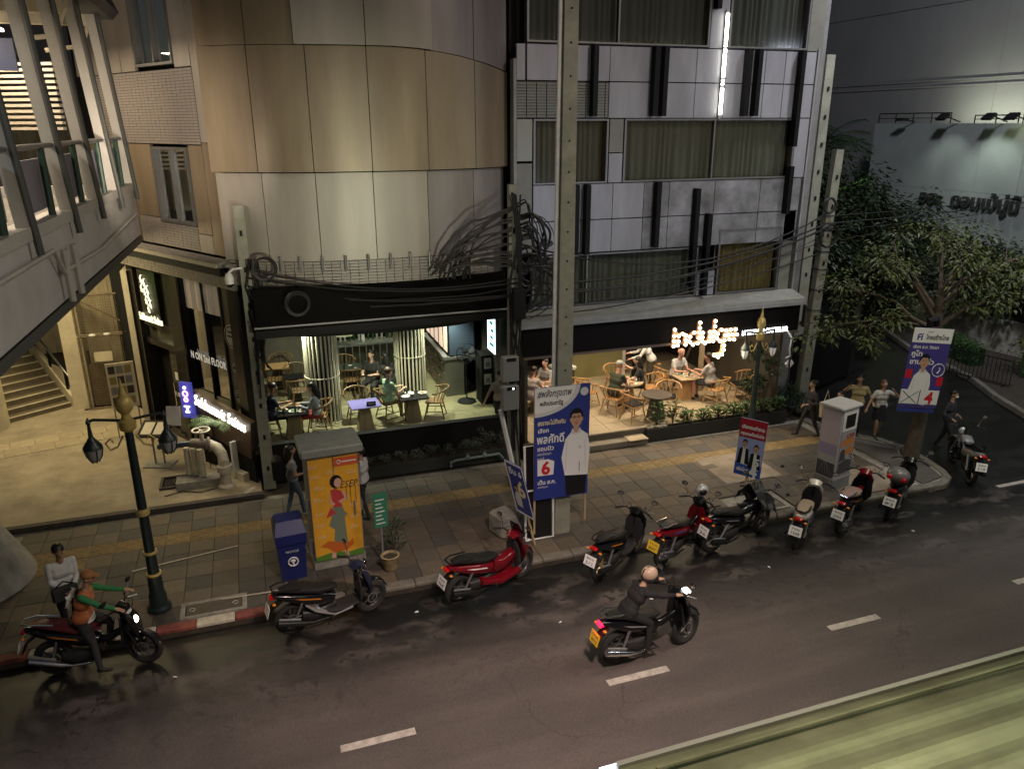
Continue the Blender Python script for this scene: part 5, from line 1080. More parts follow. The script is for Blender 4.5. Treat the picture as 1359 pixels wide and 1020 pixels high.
# ================================================================ PAVEMENT OBJECTS
skin1 = mat('print_skin', (.45, .27, .18), .6)
def poly(name, pts, y, m, parent): 
    return MB().add([(x, y, z) for x, z in pts], [tuple(range(len(pts)))]).build(name, m, parent, fix=False)
def ell(cx, cz, a, b, n=20, a0=0, a1=2*pi): return [(cx+a*cos(a0+(a1-a0)*k/n), cz+b*sin(a0+(a1-a0)*k/n)) for k in range(n+(0 if a1-a0 > 6.2 else 1))]
def portrait(parent, cx, z0, s, shirt, hair=black, glasses=False, y=-.02, trousers=True, jacket=None):
    if trousers: poly('print_trousers', [(cx-.17*s, z0), (cx+.2*s, z0), (cx+.22*s, z0+.42*s), (cx-.2*s, z0+.45*s)], y, black, parent)
    poly('print_shirt', [(cx-.2*s, z0+.4*s), (cx+.24*s, z0+.36*s), (cx+.27*s, z0+.9*s), (cx+.22*s, z0+1.15*s), (cx+.06*s, z0+1.27*s), (cx-.06*s, z0+1.26*s), (cx-.2*s, z0+1.1*s), (cx-.27*s, z0+.75*s)], y-.002, shirt, parent)
    if jacket:
        for d in (-1, 1): poly('print_jacket', [(cx+d*.06*s, z0+1.26*s), (cx+d*.22*s, z0+1.15*s), (cx+d*.29*s, z0+.4*s), (cx+d*.09*s, z0+.4*s)], y-.003, jacket, parent)
    poly('print_neck', [(cx-.05*s, z0+1.2*s), (cx+.05*s, z0+1.2*s), (cx+.05*s, z0+1.36*s), (cx-.05*s, z0+1.36*s)], y-.003, skin1, parent)
    poly('print_hair', ell(cx, z0+1.5*s, .125*s, .165*s), y-.004, hair, parent); poly('print_face', ell(cx, z0+1.45*s, .105*s, .145*s), y-.005, skin1, parent)
    for d in (-1, 1):
        poly('print_ear', ell(cx+d*.105*s, z0+1.45*s, .02*s, .035*s, 10), y-.0045, skin1, parent); poly('print_brow', [(cx+d*.02*s, z0+1.515*s), (cx+d*.065*s, z0+1.52*s), (cx+d*.065*s, z0+1.53*s), (cx+d*.02*s, z0+1.525*s)], y-.006, black, parent)
        poly('print_collar', [(cx, z0+1.16*s), (cx+d*.075*s, z0+1.3*s), (cx+d*.1*s, z0+1.2*s)], y-.0038, pgrey, parent)
        if s > .8: poly('print_sleeve_fold', [(cx+d*.16*s, z0+1.05*s), (cx+d*.175*s, z0+1.05*s), (cx+d*.2*s, z0+.5*s), (cx+d*.185*s, z0+.5*s)], y-.0035, pgrey, parent)
    poly('print_nose', [(cx, z0+1.47*s), (cx+.02*s, z0+1.415*s), (cx-.015*s, z0+1.415*s)], y-.006, mat('print_skin_dark', (.33, .18, .11), .6), parent)
    poly('print_fringe', ell(cx, z0+1.585*s, .08*s, .025*s), y-.0055, hair, parent)
    for d in (-1, 1): poly('print_eye', ell(cx+d*.04*s, z0+1.48*s, .016*s, .008*s, 8), y-.006, black, parent)
    poly('print_mouth', ell(cx, z0+1.38*s, .035*s, .01*s, 10), y-.006, lens_red, parent)
    if glasses: MB().box(cx-.09*s, cx+.09*s, y-.008, y-.007, z0+1.495*s, z0+1.505*s).build('print_glasses', black, parent)
pblue = mat('print_blue', (.025, .04, .22), .45); pwhite = mat('print_white', (.7, .7, .7), .5); pred = mat('print_red', (.5, .01, .02), .5); pgrey = mat('print_grey', (.55, .55, .56), .5)
bz = thing('blue_campaign_banner', 'tall blue election banner with a man in a white jacket and a red 6', 'banner', (5.05, 13.5, .0), radians(-1))
MB().box(0, 1.2, 0, .02, .95, 3.42).build('board', pblue, bz)
for x in (.02, 1.17): MB().box(x-.02, x+.02, .021, .05, .15 if x < 1 else .3, 3.4).build('batten', mat('batten_wood', (.4, .3, .16), .7), bz)
poly('print_arc', [(0, 3.42)]+[(0+.98*sin(a)*1.0, 3.42-.62*cos(a)) for a in [k*pi/2/14 for k in range(15)]], -.002, pgrey, bz); poly('print_arc', [(0, 3.42)]+[(.88*sin(a), 3.42-.54*cos(a)) for a in [k*pi/2/14 for k in range(15)]], -.004, pwhite, bz)
text('lettering', '#พลังกรุงเทพ', .2, black, bz, (.42, -.006, 3.22), ext=.001, fit=.74, bold=.002, shear=.2); text('lettering', 'พลังประชารัฐ', .12, black, bz, (.36, -.006, 3.04), ext=.001, fit=.5, bold=.003)
poly('print_seal', ell(1.07, 3.26, .09, .09), -.003, pgrey, bz)
text('lettering', '#เราจะไม่ทิ้งกัน', .13, mat('print_cream', (.7, .6, .4), .5), bz, (.07, -.004, 2.62), ext=.001, align='LEFT', fit=.6, bold=.003); text('lettering', 'เลือก', .12, pwhite, bz, (.07, -.004, 2.46), ext=.001, align='LEFT', bold=.003)
text('lettering', 'พลศักดิ์', .25, pwhite, bz, (.05, -.004, 2.22), ext=.001, align='LEFT', fit=.6, bold=.006); text('lettering', 'ชอบบิว', .13, pwhite, bz, (.06, -.004, 2.06), ext=.001, align='LEFT', bold=.003); text('lettering', 'เขตวัฒนา', .08, pwhite, bz, (.06, -.004, 1.96), ext=.001, align='LEFT'); text('lettering', 'เบอร์', .08, pwhite, bz, (.06, -.004, 1.86), ext=.001, align='LEFT')
poly('print_square', [(.07, 1.5), (.42, 1.5), (.44, 1.8), (.3, 1.86), (.07, 1.86)], -.003, pwhite, bz); text('lettering', '6', .4, pred, bz, (.25, -.005, 1.53), ext=.001, bold=.014)
text('lettering', 'เป็น ส.ก.', .12, pwhite, bz, (.07, -.004, 1.3), ext=.001, align='LEFT', bold=.003); text('lettering', 'เขตวัฒนา', .06, pwhite, bz, (.07, -.004, 1.22), ext=.001, align='LEFT')
portrait(bz, .91, .97, 1.17, pwhite, glasses=True, y=-.003)
MB().box(.99, 1.005, -.012, -.009, 1.5, 1.72).build('print_zip', grey, bz); poly('print_badge', ell(1.0, 2.05, .035, .035), -.01, pgrey, bz)
# small tilted 6 board
t6 = thing('small_tilted_campaign_board', 'small blue campaign board with a cream 6, leaning beside the big blue banner', 'banner', (4.98, 13.35, 0), 0, None, (Matrix.Rotation(radians(-13), 3, 'Y') @ Matrix.Rotation(radians(-74), 3, 'Z')).to_euler())
MB().box(-.3, .3, 0, .02, .75, 2.0).build('board', pblue, t6); MB().box(-.31, .31, -.004, -.001, .75, .79).box(-.31, -.28, -.004, -.001, .79, 2).box(.28, .31, -.004, -.001, .79, 2).box(-.28, .28, -.004, -.001, 1.96, 2).build('edge', pwhite, t6)
text('lettering', 'ซีน 6', .2, pwhite, t6, (0, -.004, 1.72), ext=.001, fit=.45, bold=.004); text('lettering', '6', .55, mat('print_cream2', (.7, .62, .35), .5), t6, (.08, -.005, 1.22), ext=.001, bold=.012)
portrait(t6, -.1, .78, .42, pgrey, y=-.006, trousers=False); MB().box(-.02, .02, .021, .06, 0, 1.9).build('batten', MATS['batten_wood'], t6)
# white frame with black sheet
wf = thing('white_framed_blackboard', 'empty white metal frame with black sheet leaning on the concrete pole', 'frame', (4.88, 13.52, 0))
MB().tube([(0, 0, .03), (0, .1, 2.15), (.62, .1, 2.15), (.62, 0, .03), (0, 0, .03)], .025, 6).tube([(0, .06, 1.15), (.62, .06, 1.15)], .02, 6).build('frame', whitep, wf)
MB().add([(.03, .02, .05), (.59, .02, .05), (.59, .12, 2.12), (.03, .12, 2.12), (.03, .035, .05), (.59, .035, .05), (.59, .135, 2.12), (.03, .135, 2.12)], [(0, 1, 2, 3), (7, 6, 5, 4), (0, 4, 5, 1), (2, 6, 7, 3)]).build('sheet', black, wf)
cbk = tag(MB(Matrix.Translation((4.62, 14.05, 0)) @ Matrix.Rotation(.3, 4, 'Z')).rbox(-.28, .3, -.25, .3, 0, .5, b=.05).build('concrete_block', concrete), 'weathered concrete block beside the white framed black sheet', 'block')
# red and blue campaign board
p5 = thing('red_blue_campaign_board', 'slanted red and blue campaign board with two people and a white 4', 'banner', (10.78, 14.2, 0), 0, None, (Matrix.Rotation(radians(3), 3, 'Y') @ Matrix.Rotation(radians(-52), 3, 'Z')).to_euler())
MB().box(-.32, .32, 0, .02, .3, 1.75).build('board', mat('print_skyblue', (.3, .35, .6), .5), p5); MB().box(-.32, .32, -.004, -.001, 1.28, 1.75).build('print_header', mat('print_darkred', (.3, .01, .02), .5), p5); MB().box(-.32, .32, -.004, -.001, .3, .62).build('print_footer', mat('print_royal', (.03, .09, .42), .5), p5)
text('lettering', 'เลือกคนทำงาน', .12, pwhite, p5, (0, -.006, 1.5), ext=.001, fit=.54, bold=.004); text('lettering', 'กรุงเทพต้องไปต่อ', .1, pwhite, p5, (0, -.006, 1.34), ext=.001, fit=.56, bold=.004)
portrait(p5, -.14, .4, .5, pwhite, y=-.006, jacket=black, trousers=False); portrait(p5, .14, .32, .5, pwhite, y=-.008, jacket=black, trousers=False)
text('lettering', '5', .26, pwhite, p5, (.2, -.03, .62), ext=.001, bold=.01); text('lettering', '4', .4, pwhite, p5, (.14, -.03, .31), ext=.001, bold=.014); text('lettering', 'เพื่อไทย', .12, pwhite, p5, (-.12, -.03, .42), ext=.001, fit=.28, bold=.004)
MB().box(-.02, .02, .021, .06, 0, 1.7).build('batten', MATS['batten_wood'], p5)
# purple board on the street tree
p4 = thing('purple_campaign_board', 'large purple campaign board with a crossed square and a red 4 on the street tree', 'banner', (15.5, 14.0, .32), 0, None, (0, radians(3), radians(-20))); p4.scale = (.8, .8, .86)
MB().box(-.62, .58, 0, .025, 1.45, 3.85).build('board', mat('print_indigo', (.05, .04, .22), .5), p4); MB().box(-.62, .58, -.004, -.001, 3.42, 3.85).build('print_header', pwhite, p4); MB().box(-.62, .58, -.005, -.001, 1.55, 2.0).build('print_footer', pwhite, p4)
text('lettering', 'ศ', .32, pblue, p4, (-.4, -.006, 3.5), ext=.001, bold=.008); text('lettering', 'ไทยสร้างไทย', .18, black, p4, (.14, -.006, 3.52), ext=.001, fit=.7, bold=.005); text('lettering', 'พรรค', .07, black, p4, (-.1, -.006, 3.72), ext=.001)
text('lettering', 'เลือก ส.ก. วัฒนา', .12, pwhite, p4, (-.55, -.006, 3.25), ext=.001, align='LEFT', fit=.78, bold=.003); text('lettering', 'ภูไท', .2, pwhite, p4, (-.56, -.006, 3.02), ext=.001, align='LEFT', fit=.35, bold=.006); text('lettering', 'ขานไทไว', .2, pwhite, p4, (-.56, -.006, 2.78), ext=.001, align='LEFT', fit=.75, bold=.006)
for x, z in ((-.6, 2.35), (.4, 2.15)): poly('print_red_block', [(x, z), (x+.2, z), (x+.2, z+.26), (x, z+.26)], -.005, pred, p4)
portrait(p4, -.1, 1.1, 1.2, pwhite, y=-.012, trousers=False)
MB().torus((.38, -.01, 2.62), .19, .012, 'y', 24, 5).tube([(.4, -.012, 2.7), (.42, -.012, 2.62), (.36, -.012, 2.52)], .02, 6).build('print_ring', pwhite, p4)
MB().box(-.04, -.02, -.03, -.026, 1.55, 2.0).build('print_line', black, p4); MB().tube([(-.56, -.028, 1.6), (-.1, -.028, 1.95)], .008, 4).tube([(-.56, -.028, 1.95), (-.1, -.028, 1.6)], .008, 4).build('print_cross', black, p4); poly('print_panel', [(-.6, 1.57), (.56, 1.57), (.56, 1.98), (-.6, 1.98)], -.022, pwhite, p4)
text('lettering', '4', .5, pred, p4, (.28, -.026, 1.6), ext=.001, bold=.016)
MB().box(-.6, .56, .026, .06, 1.3, 1.4).build('batten', pblue, p4); MB().tube([(-.1, .15, 3.75), (-.15, .1, 4.05), (.05, .15, 4.1), (.12, .2, 3.9)], .1, 8).build('dark_wrap', black, p4)
# orange cabinet
oc = thing('orange_street_cabinet', 'tall orange utility cabinet with a painted woman and a grey lid', 'utility cabinet', (.55, 13.85, 0), radians(3))
om = mat('cabinet_orange', (.7, .36, .03), .5, vary=.15, scale=3)
MB().box(.0, 1.02, 0, .8, 0, .18).build('plinth', concrete, oc); MB().rbox(.02, 1.0, .0, .78, .18, 2.42, b=.01).build('body', grey, oc); MB().rbox(-.08, 1.1, -.08, .88, 2.42, 2.6, b=.03).build('lid', mat('lid_grey', (.24, .26, .24), .6, vary=.2), oc)
for x0 in (.04, .52): d = MB().box(x0, x0+.46, -.03, -.002, .2, 2.38).build('door', om, oc)
MB().box(.85, .88, -.06, -.031, 1.1, 1.4).build('handle', steel, oc); MB().box(-.06, .019, .1, .2, .3, .6).box(-.05, .019, .1, .2, 1.3, 1.5).box(1.001, 1.05, .1, .25, 1.7, 2.1).box(1.001, 1.05, .1, .25, 1.1, 1.3).build('hinge', steel, oc)
for k in range(12):
    for j in range(4): MB().ball((.08+k*.08, .15+j*.2, 2.601), .012, 6, 4).build('rivet', chrome, oc) if (k*3+j) % 5 == 0 else None
MB().box(.52, .98, -.034, -.031, 2.18, 2.36).build('print_header', mat('print_orange_red', (.55, .1, .03), .5), oc); MB().torus((.62, -.036, 2.27), .035, .008, 'y', 14, 5).box(.68, .95, -.036, -.034, 2.255, 2.28).build('print_logo', pwhite, oc)
poly('print_grass', [(.04, .2), (.98, .2), (.98, .34), (.7, .3), (.4, .36), (.04, .3)], -.033, mat('print_green', (.08, .2, .03), .5), oc)
pt = mat('print_teal_grey', (.16, .2, .15), .5); pr2 = mat('print_crimson', (.45, .05, .05), .5); pb2 = mat('print_rust', (.5, .12, .02), .5); psk = mat('print_pale_skin', (.6, .35, .25), .5)
poly('print_skirt', [(.44, 1.35), (.62, 1.36), (.66, 1.2), (.72, 1.15), (.65, 1.08), (.68, .52), (.58, .48), (.46, .5), (.42, .62), (.45, .85), (.34, .95), (.4, 1.1)], -.034, pt, oc)
poly('print_scarf', [(.4, 1.34), (.5, 1.2), (.3, 1.12), (.36, 1.25)], -.035, pr2, oc); poly('print_blouse', [(.42, 1.7), (.52, 1.72), (.62, 1.66), (.7, 1.5), (.62, 1.42), (.6, 1.32), (.46, 1.32), (.44, 1.45)], -.035, pr2, oc)
poly('print_arm', [(.62, 1.68), (.7, 1.62), (.76, 1.48), (.6, 1.4), (.55, 1.45), (.68, 1.5)], -.036, psk, oc); poly('print_arm', [(.42, 1.66), (.38, 1.45), (.46, 1.36), (.5, 1.4), (.43, 1.48)], -.036, psk, oc)
poly('print_hair', ell(.54, 1.87, .12, .14), -.037, black, oc); poly('print_face', ell(.575, 1.84, .075, .1), -.038, psk, oc); poly('print_legs', [(.34, .22), (.42, .22), (.46, .5), (.38, .5)], -.036, psk, oc); poly('print_legs', [(.62, .24), (.68, .22), (.66, .48), (.58, .5)], -.036, psk, oc)
poly('print_fox', [(.14, .52), (.3, .62), (.5, .56), (.72, .52), (.78, .6), (.8, .46), (.66, .36), (.4, .34), (.3, .46)], -.037, pb2, oc)
for k, (x, z) in enumerate(((.12, 2.2), (.14, 2.0), (.2, 1.75), (.18, 1.5), (.18, 1.2), (.16, .95), (.2, .7), (.45, 2.05), (.84, 2.0), (.84, 1.75), (.84, 1.3), (.84, 1.05), (.82, .82))): text('lettering', ['สวัสดี', 'อร่อย', 'เดิน', 'ยิ้ม', 'ขอบคุณ'][k % 5], .1, mat('print_soft', (.75, .6, .35), .5), oc, (x, -.036, z), ext=.0008, fit=.16)
text('graffiti', 'ESEP.', .2, black, oc, (.79, -.04, 1.72), ext=.001, fit=.36, bold=-.002, shear=.3)
for x in (.72, .8, .9): MB().box(x, x+.008, -.04, -.039, 1.45-.1*(x > .75), 1.74).build('paint_drip', black, oc)
# white cabinet
wc = thing('white_street_cabinet', 'tall white utility cabinet wrapped in a pale city picture', 'utility cabinet', (12.62, 13.32, 0), radians(14)); wc.scale = (.85, .85, .94)
MB().rbox(0, .75, 0, .62, .0, 2.2, b=.012).build('body', mat('cabinet_white', (.42, .4, .4), .45, vary=.1), wc); MB().rbox(-.07, .82, -.07, .68, 2.2, 2.28, b=.02).build('lid', mat('lid_white', (.45, .44, .42), .5), wc)
dd = MB().box(.06, .7, -.025, -.002, 1.62, 2.16).build('door', whitep, wc); MB().box(.18, .6, -.03, -.026, 1.7, 2.05).build('window', blackg, dd); MB().box(.06, .7, -.02, -.002, .42, 1.59).build('door', mat('wrap_grey', (.3, .3, .33), .5), wc)
for k, (x0, x1, z0, z1, m) in enumerate(((.06, .7, 1.2, 1.38, mat('wrap_orange', (.5, .2, .06), .5)), (.3, .7, .95, 1.15, MATS['wrap_orange']), (.08, .35, .8, 1.1, mat('wrap_dark', (.06, .06, .07), .5)), (.06, .7, .45, .78, MATS['wrap_dark']))): poly('print_block', [(x0, z0), (x1, z0+.03), (x1-.05, z1), ((x0+x1)/2, z1+.05), (x0+.03, z1-.03)], -.024-.001*k, m, wc)
text('lettering', 'CAP:', .16, mat('wrap_red', (.4, .06, .05), .5), wc, (.48, -.03, 1.42), ext=.001, fit=.34, bold=.004)
sd = MB()
for z0, z1, m in ((.35, .75, 'wrap_dark'), (.75, .95, 'cabinet_white'), (.95, 1.25, None), (1.25, 2.1, None)):
    c = MATS[m] if m else (mat('wrap_lilac', (.33, .28, .4), .5) if z0 < 1 else mat('wrap_pink', (.5, .42, .46), .5)); MB().box(-.008, -.001, .03, .59, z0, z1).build('print_side', c, wc)
for k in range(5): MB().tube([(-.012, .1+k*.1, .4), (-.012, .3+.02*k, .75)], .008, 4).build('print_line', grey, wc)
MB().box(-.002, .752, -.002, .622, -.0, .3).build('plinth', grey, wc)
# blue bin
bn = thing('blue_litter_bin', 'dark blue litter bin with a white recycling badge and a hooded top', 'bin', (-.12, 13.62, 0), radians(4))
MB().loftr([[(x0, y0_, z), (x1, y0_, z), (x1, y1_, z), (x0, y1_, z)] for x0, x1, y0_, y1_, z in ((.04, .5, .03, .45, 0), (.0, .54, .0, .5, .78))]).build('body', bluep, bn)
MB().loftr([[(-.02, -.03, .8), (.56, -.03, .8), (.56, .52, .8), (-.02, .52, .8)], [(-.02, -.03, 1.0), (.56, -.03, 1.0), (.56, .52, 1.12), (-.02, .52, 1.12)], [(.03, .1, 1.24), (.51, .1, 1.24), (.51, .45, 1.26), (.03, .45, 1.26)]]).build('lid', bluep, bn)
MB().torus((.27, -.018, .42), .09, .014, 'y', 20, 6).tube([(.27, -.02, .36), (.27, -.02, .46)], .022, 6).ball((.27, -.02, .44), (.05, .01, .035)).build('badge', pwhite, bn); text('lettering', 'RECYCLE', .06, pwhite, bn, (.27, -.012, .62), ext=.001, fit=.24)
MB().tube([(.5, .02, .8), (.56, .0, .55)], .012, 5).build('latch', steel, bn)
# green sign in a pot
gs = thing('small_green_sign', 'small green upright notice on a post set in a pale pot', 'sign', (1.86, 13.62, 0), radians(8))
MB().box(-.12, .16, 0, .015, .85, 1.6).build('panel', mat('notice_green', (.03, .17, .1), .5), gs); MB().tube([(.02, .03, 0), (.02, .03, 1.55)], .02, 6).build('post', grey, gs)
for k in range(7): MB().box(-.08, .1-.03*(k % 3), -.004, -.001, .93+k*.085, .95+k*.085).build('print_line', pwhite, gs)
pot = thing('stained_pot', 'pale stained pot at the foot of the green notice', 'pot', (1.98, 13.42, 0)); MB().lathe((0, 0, 0), [(.1, 0), (.14, .05), (.17, .3), (.19, .32), (.16, .33), (.14, .28)], 18).build('pot', mat('pot_clay', (.35, .28, .15), .8, vary=.4, scale=8), pot, True); MB().cyl((0, 0), .14, .2, .285, 14).build('earth', soil, pot)
broad_plant('dark leafy plant hiding behind the green notice', 2.15, 13.95, 0, .35, .9, lf_dark, 60, .22, .05, None)
# ornate lamps
def street_lamp(label, x, y, h, glass_m, rz=0, rings=True):
    t = thing('ornate_street_lamp', label, 'street lamp', (x, y, 0), rz, 'ornate two armed street lamps'); dk = mat('lamp_green_black', (.012, .022, .022), .35)
    MB().lathe((0, 0, 0), [(.21, 0), (.21, .06), (.16, .1), (.15, .3), (.13, .36), (.12, .72), (.1, .75), (.088, 1.2), (.068, h-.55), (.055, h-.3)], 20).build('post', dk, t, True)
    for z, r in ((.74, .13), (1.18, .12), (1.95, .105), (2.0, .095)) if rings else (): MB().torus((0, 0, z), r-.02, .03, 'z', 20, 8).build('gold_ring', gold, t, True)
    if rings: MB().lathe((0, 0, 1.95), [(.1, 0), (.12, .04), (.1, .1)], 16).build('gold_ring', gold, t, True)
    MB().lathe((0, 0, h-.55), [(.07, 0), (.13, .05), (.14, .1), (.14, .2), (.08, .24), (.07, .32), (.13, .4), (.15, .5), (.12, .6), (.06, .65), (.05, .72), (.03, .8), (.005, .95)], 18).build('finial', gold, t, True)
    for s in (-1, 1):
        MB().tube([(s*.08, 0, h-.34), (s*.5, 0, h-.28), (s*.58, 0, h-.3)], .025, 8).build('arm', dk, t, True)
        MB().tube([(s*.1, 0, h-.62), (s*.2, 0, h-.8), (s*.32, 0, h-.85), (s*.38, 0, h-.72), (s*.3, 0, h-.65), (s*.26, 0, h-.72)], .018, 6).build('scroll', gold, t, True)
        L_ = MB().lathe((s*.58, 0, h-.78), [(.16, 0), (.15, .04), (.08, .14), (.04, .2), (.025, .42), (.045, .46), (.005, .55)], 12).build('lantern', dk, t, True)
        MB().lathe((s*.58, 0, h-1.04), [(.02, 0), (.06, .02), (.11, .1), (.14, .255)], 12).build('lantern_glass', glass_m, L_, True)
        for k in range(6): a = k*pi/3; MB().tube([(s*.58+.06*cos(a), .06*sin(a), h-1.03), (s*.58+.12*cos(a), .12*sin(a), h-.93), (s*.58+.15*cos(a), .15*sin(a), h-.78)], .009, 5).build('rib', dk, L_)
    return t
lg = mat('lantern_glass', (.35, .35, .36), .25)
street_lamp('ornate lamp with dark lanterns beside the access cover, nearest the rider in green sleeves', -2.27, 13.5, 4.05, lg)
street_lamp('ornate lamp with a pale lantern in front of the terrace planter', 12.98, 17.1, 3.3, mat('lantern_glass_pale', (.7, .68, .62), .3, emit=.25), rings=False).scale = (.78, .78, 1)

# ================================================================ UTILITY POLES AND WIRES
polem = mat('pole_concrete', (.25, .25, .2), .85, vary=.25, scale=4, bump=.2)
bp_ = thing('square_concrete_pole', 'very tall square concrete pole with bolt holes and a pale conduit, behind the blue banner', 'utility pole', (5.75, 13.78, 0))
MB().loftr([[(-a, -a, z), (a, -a, z), (a, a, z), (-a, a, z)] for a, z in ((.17, 0), (.125, 12.5))]).build('pole', polem, bp_); MB().tube([(-.22, -.05, 0), (-.175, -.05, 12.5)], .045, 8).build('conduit', whitep, bp_, True)
for k in range(16): MB().ball((.0, -.165+.002*k, 2.6+k*.55), (.02, .012, .02), 6, 4).build('bolt_hole', black, bp_)
def pole(label, x, y, h, r, rx=0, ry=0):
    t = thing('utility_pole', label, 'utility pole', (x, y, 0), 0, 'old concrete utility poles', (rx, ry, 0)); MB().loftr([[(-a, -a*.7, z), (a, -a*.7, z), (a, a*.7, z), (-a, a*.7, z)] for a, z in ((r, 0), (r*.75, h))]).build('pole', polem, t)
    for k in range(int(h/.8)): MB().box(-r*.2, r*.2, -r*.72, -r*.69, .5+k*.8, .62+k*.8).build('recess', black, t)
    return t
pL = pole('old pole hung with cable coils at the end of the glowing name board', -.15, 18.0, 6.75, .14, 0, 0)
pM = pole('thin pole carrying grey meter boxes and a tangle of black cables', 5.55, 16.3, 7.15, .13)
pR = pole('leaning pole at the mouth of the side street with cable bands', 15.45, 18.15, 7.7, .17, 0, radians(2)); pR2 = pole('distant pole standing behind the leaning pole by the dark trees', 16.9, 20.4, 10.3, .2)
cabm = mat('cable_black', (.015, .015, .015), .5); cabg = mat('cable_grey', (.028, .026, .022), .7)
def cable_set(name, label, curves, r=.016, m=None, cat='cables'):
    t = thing(name, label, cat, (0, 0, 0))
    for c in curves: MB().tube([(p[0]+R.uniform(-.012, .012), p[1], p[2]+R.uniform(-.012, .012)) for p in c], r*R.uniform(.6, 1.9), 5, cap=False).build('cable', m or cabm, t, True)
    return t
def sag(a, b, s, n=14, jit=0):
    a = Vector(a); b = Vector(b); return [tuple(a.lerp(b, k/n)-Vector((0, 0, s*4*(k/n)*(1-k/n)))+Vector((0, R.uniform(-jit, jit), R.uniform(-jit, jit)))) for k in range(n+1)]
cable_set('street_cables', 'black cables strung between the tangled pole and the leaning pole', [sag((5.6, 16.2, z), (15.5, 18.0, z2), s) for z, z2, s in ((5.0, 5.7, .45), (4.85, 5.6, .55), (4.7, 5.55, .4), (4.5, 5.4, .6), (5.9, 6.0, .9), (4.3, 5.2, .25), (4.2, 4.9, .3))]+[sag((15.5, 18, z), (45, 15, 9+z*.3), 1.0) for z in (5.5, 5.7, 5.9)], .014)
cable_set('street_cables', 'black cables sagging along the top of the black awning between the two old poles', [sag((-.15, 17.9, z), (5.6, 16.2, z2), s) for z, z2, s in ((5.2, 5.0, .25), (5.0, 4.9, .3), (4.9, 4.75, .2), (5.4, 5.1, .35), (4.5, 4.7, .1))], .014)
tc = []
for k in range(24):
    z0 = R.uniform(5.2, 6.8); z1 = R.uniform(4.2, 5.6); w_ = R.uniform(.3, 1.05); sx = 1 if k % 2 else 1
    c = Vector((5.6, 16.2, 0)); a = [(5.6, 16.17, z0), (5.6+w_*.6, 16.1+R.uniform(-.1, .1), z0+.05), (5.6+w_, 16.1, (z0+z1)/2+R.uniform(-.2, .3)), (5.6+w_*.8, 16.12, z1+.1), (5.6+w_*.3, 16.15, z1-.15), (5.62, 16.17, z1+.1)]
    pts = []
    for i in range(len(a)-1):
        p0 = Vector(a[max(i-1, 0)]); p1 = Vector(a[i]); p2 = Vector(a[i+1]); p3 = Vector(a[min(i+2, len(a)-1)])
        for q in range(5): t_ = q/5; pts.append(tuple(.5*((2*p1)+(p2-p0)*t_+(2*p0-5*p1+4*p2-p3)*t_*t_+(3*p1-p0-3*p2+p3)*t_**3)))
    tc.append(pts)
cable_set('cable_tangle', 'thick tangle of looping black cables on the thin pole with meter boxes', tc, .017)
tc = []
for k in range(20):
    z0 = R.uniform(5.3, 6.9); e = (4.3+R.uniform(-.5, .5), 17.0, 4.95+R.uniform(0, .35)); tc.append([tuple(Vector((5.5, 16.2, z0)).lerp(Vector(e), q/9)+Vector((-.35*sin(pi*q/9), 0, .15*sin(pi*q/9)-.0+R.uniform(-.03, .03)))) for q in range(10)])
cable_set('cable_fan', 'fan of pale twisted cables dropping from the thin pole to the awning', tc, .016, cabg)
tc = [[(5.55+R.uniform(-.16, .16), 16.12, z) for z in (7-k*.01, 6, 5, 4, 3, R.uniform(.2, 2))] for k in range(7)]
t = thing('cable_ties', 'knotted ties and small splice boxes among the cables of the thin pole', 'cable ties')
for k in range(9):
    p = (5.55+R.uniform(-.1, .9), 16.12, R.uniform(4.4, 6.6)); MB(Matrix.Translation(p) @ Matrix.Rotation(R.uniform(0, 3), 4, 'Y')).rbox(-.05, .05, -.03, .03, -.12, .12, b=.015).build('splice', cabm, t)
cable_set('pole_cables', 'vertical cables clipped down the thin pole with meter boxes', tc, .016)
for lb_, x, y, z, r, n in (('large hanging coil of black cable at the top of the old pole', .25, 17.6, 5.4, .25, 7), ('second coil of black cable lying against the awning', .85, 17.0, 4.72, .24, 5), ('coil of black cable low on the leaning pole', 15.55, 17.9, 5.35, .3, 6), ('small coil of black cable high on the leaning pole', 15.45, 17.9, 6.2, .2, 4)):
    t = thing('cable_coil', lb_, 'cable coil', (x, y, z), 0, 'coils of cable on the poles')
    for k in range(n): MB().torus((R.uniform(-.02, .02), R.uniform(-.04, .04), R.uniform(-.02, .02)), r+R.uniform(-.03, .03), .014, 'y', 26, 5).build('loop', cabm, t, True)
for z in (3.2, 3.8, 4.4, 4.9, 5.5): MB().torus((0, 0, z), .19, .02, 'z', 14, 5).build('cable_band', cabm, pR)
cable_set('hanging_cables', 'loose cables and splice boxes hanging on the old pole by the name board', [[(-.1+R.uniform(-.1, .3), 17.85+R.uniform(-.05, .05), z) for z in (5.6, 5.0, 4.4, 3.8+R.uniform(-.5, .2), 3.0+R.uniform(-.8, .3))] for k in range(9)], .013)
for z, x in ((4.0, .35), (4.45, .2)): tag(MB(Matrix.Translation((x, 17.8, z))).rbox(-.2, .2, -.07, .07, -.06, .08, b=.02).build('splice_box', cabm), 'black splice box on the cables of the old pole, %s one' % ('lower' if z < 4.2 else 'upper'), 'splice box', 'splice boxes')
sp = thing('dome_camera', 'white dome security camera on the old pole above the shop window', 'camera', (-.5, 17.75, 5.1)); MB().lathe((0, 0, 0), [(.09, .0), (.1, .12), (.06, .22), (.02, .25)], 14).build('housing', whitep, sp, True); MB().ball((0, 0, 0), .085).build('dome', blackg, sp, True); MB().tube([(0, 0, .24), (.1, .1, .3), (.3, .2, .3)], .025, 6).build('bracket', whitep, sp)
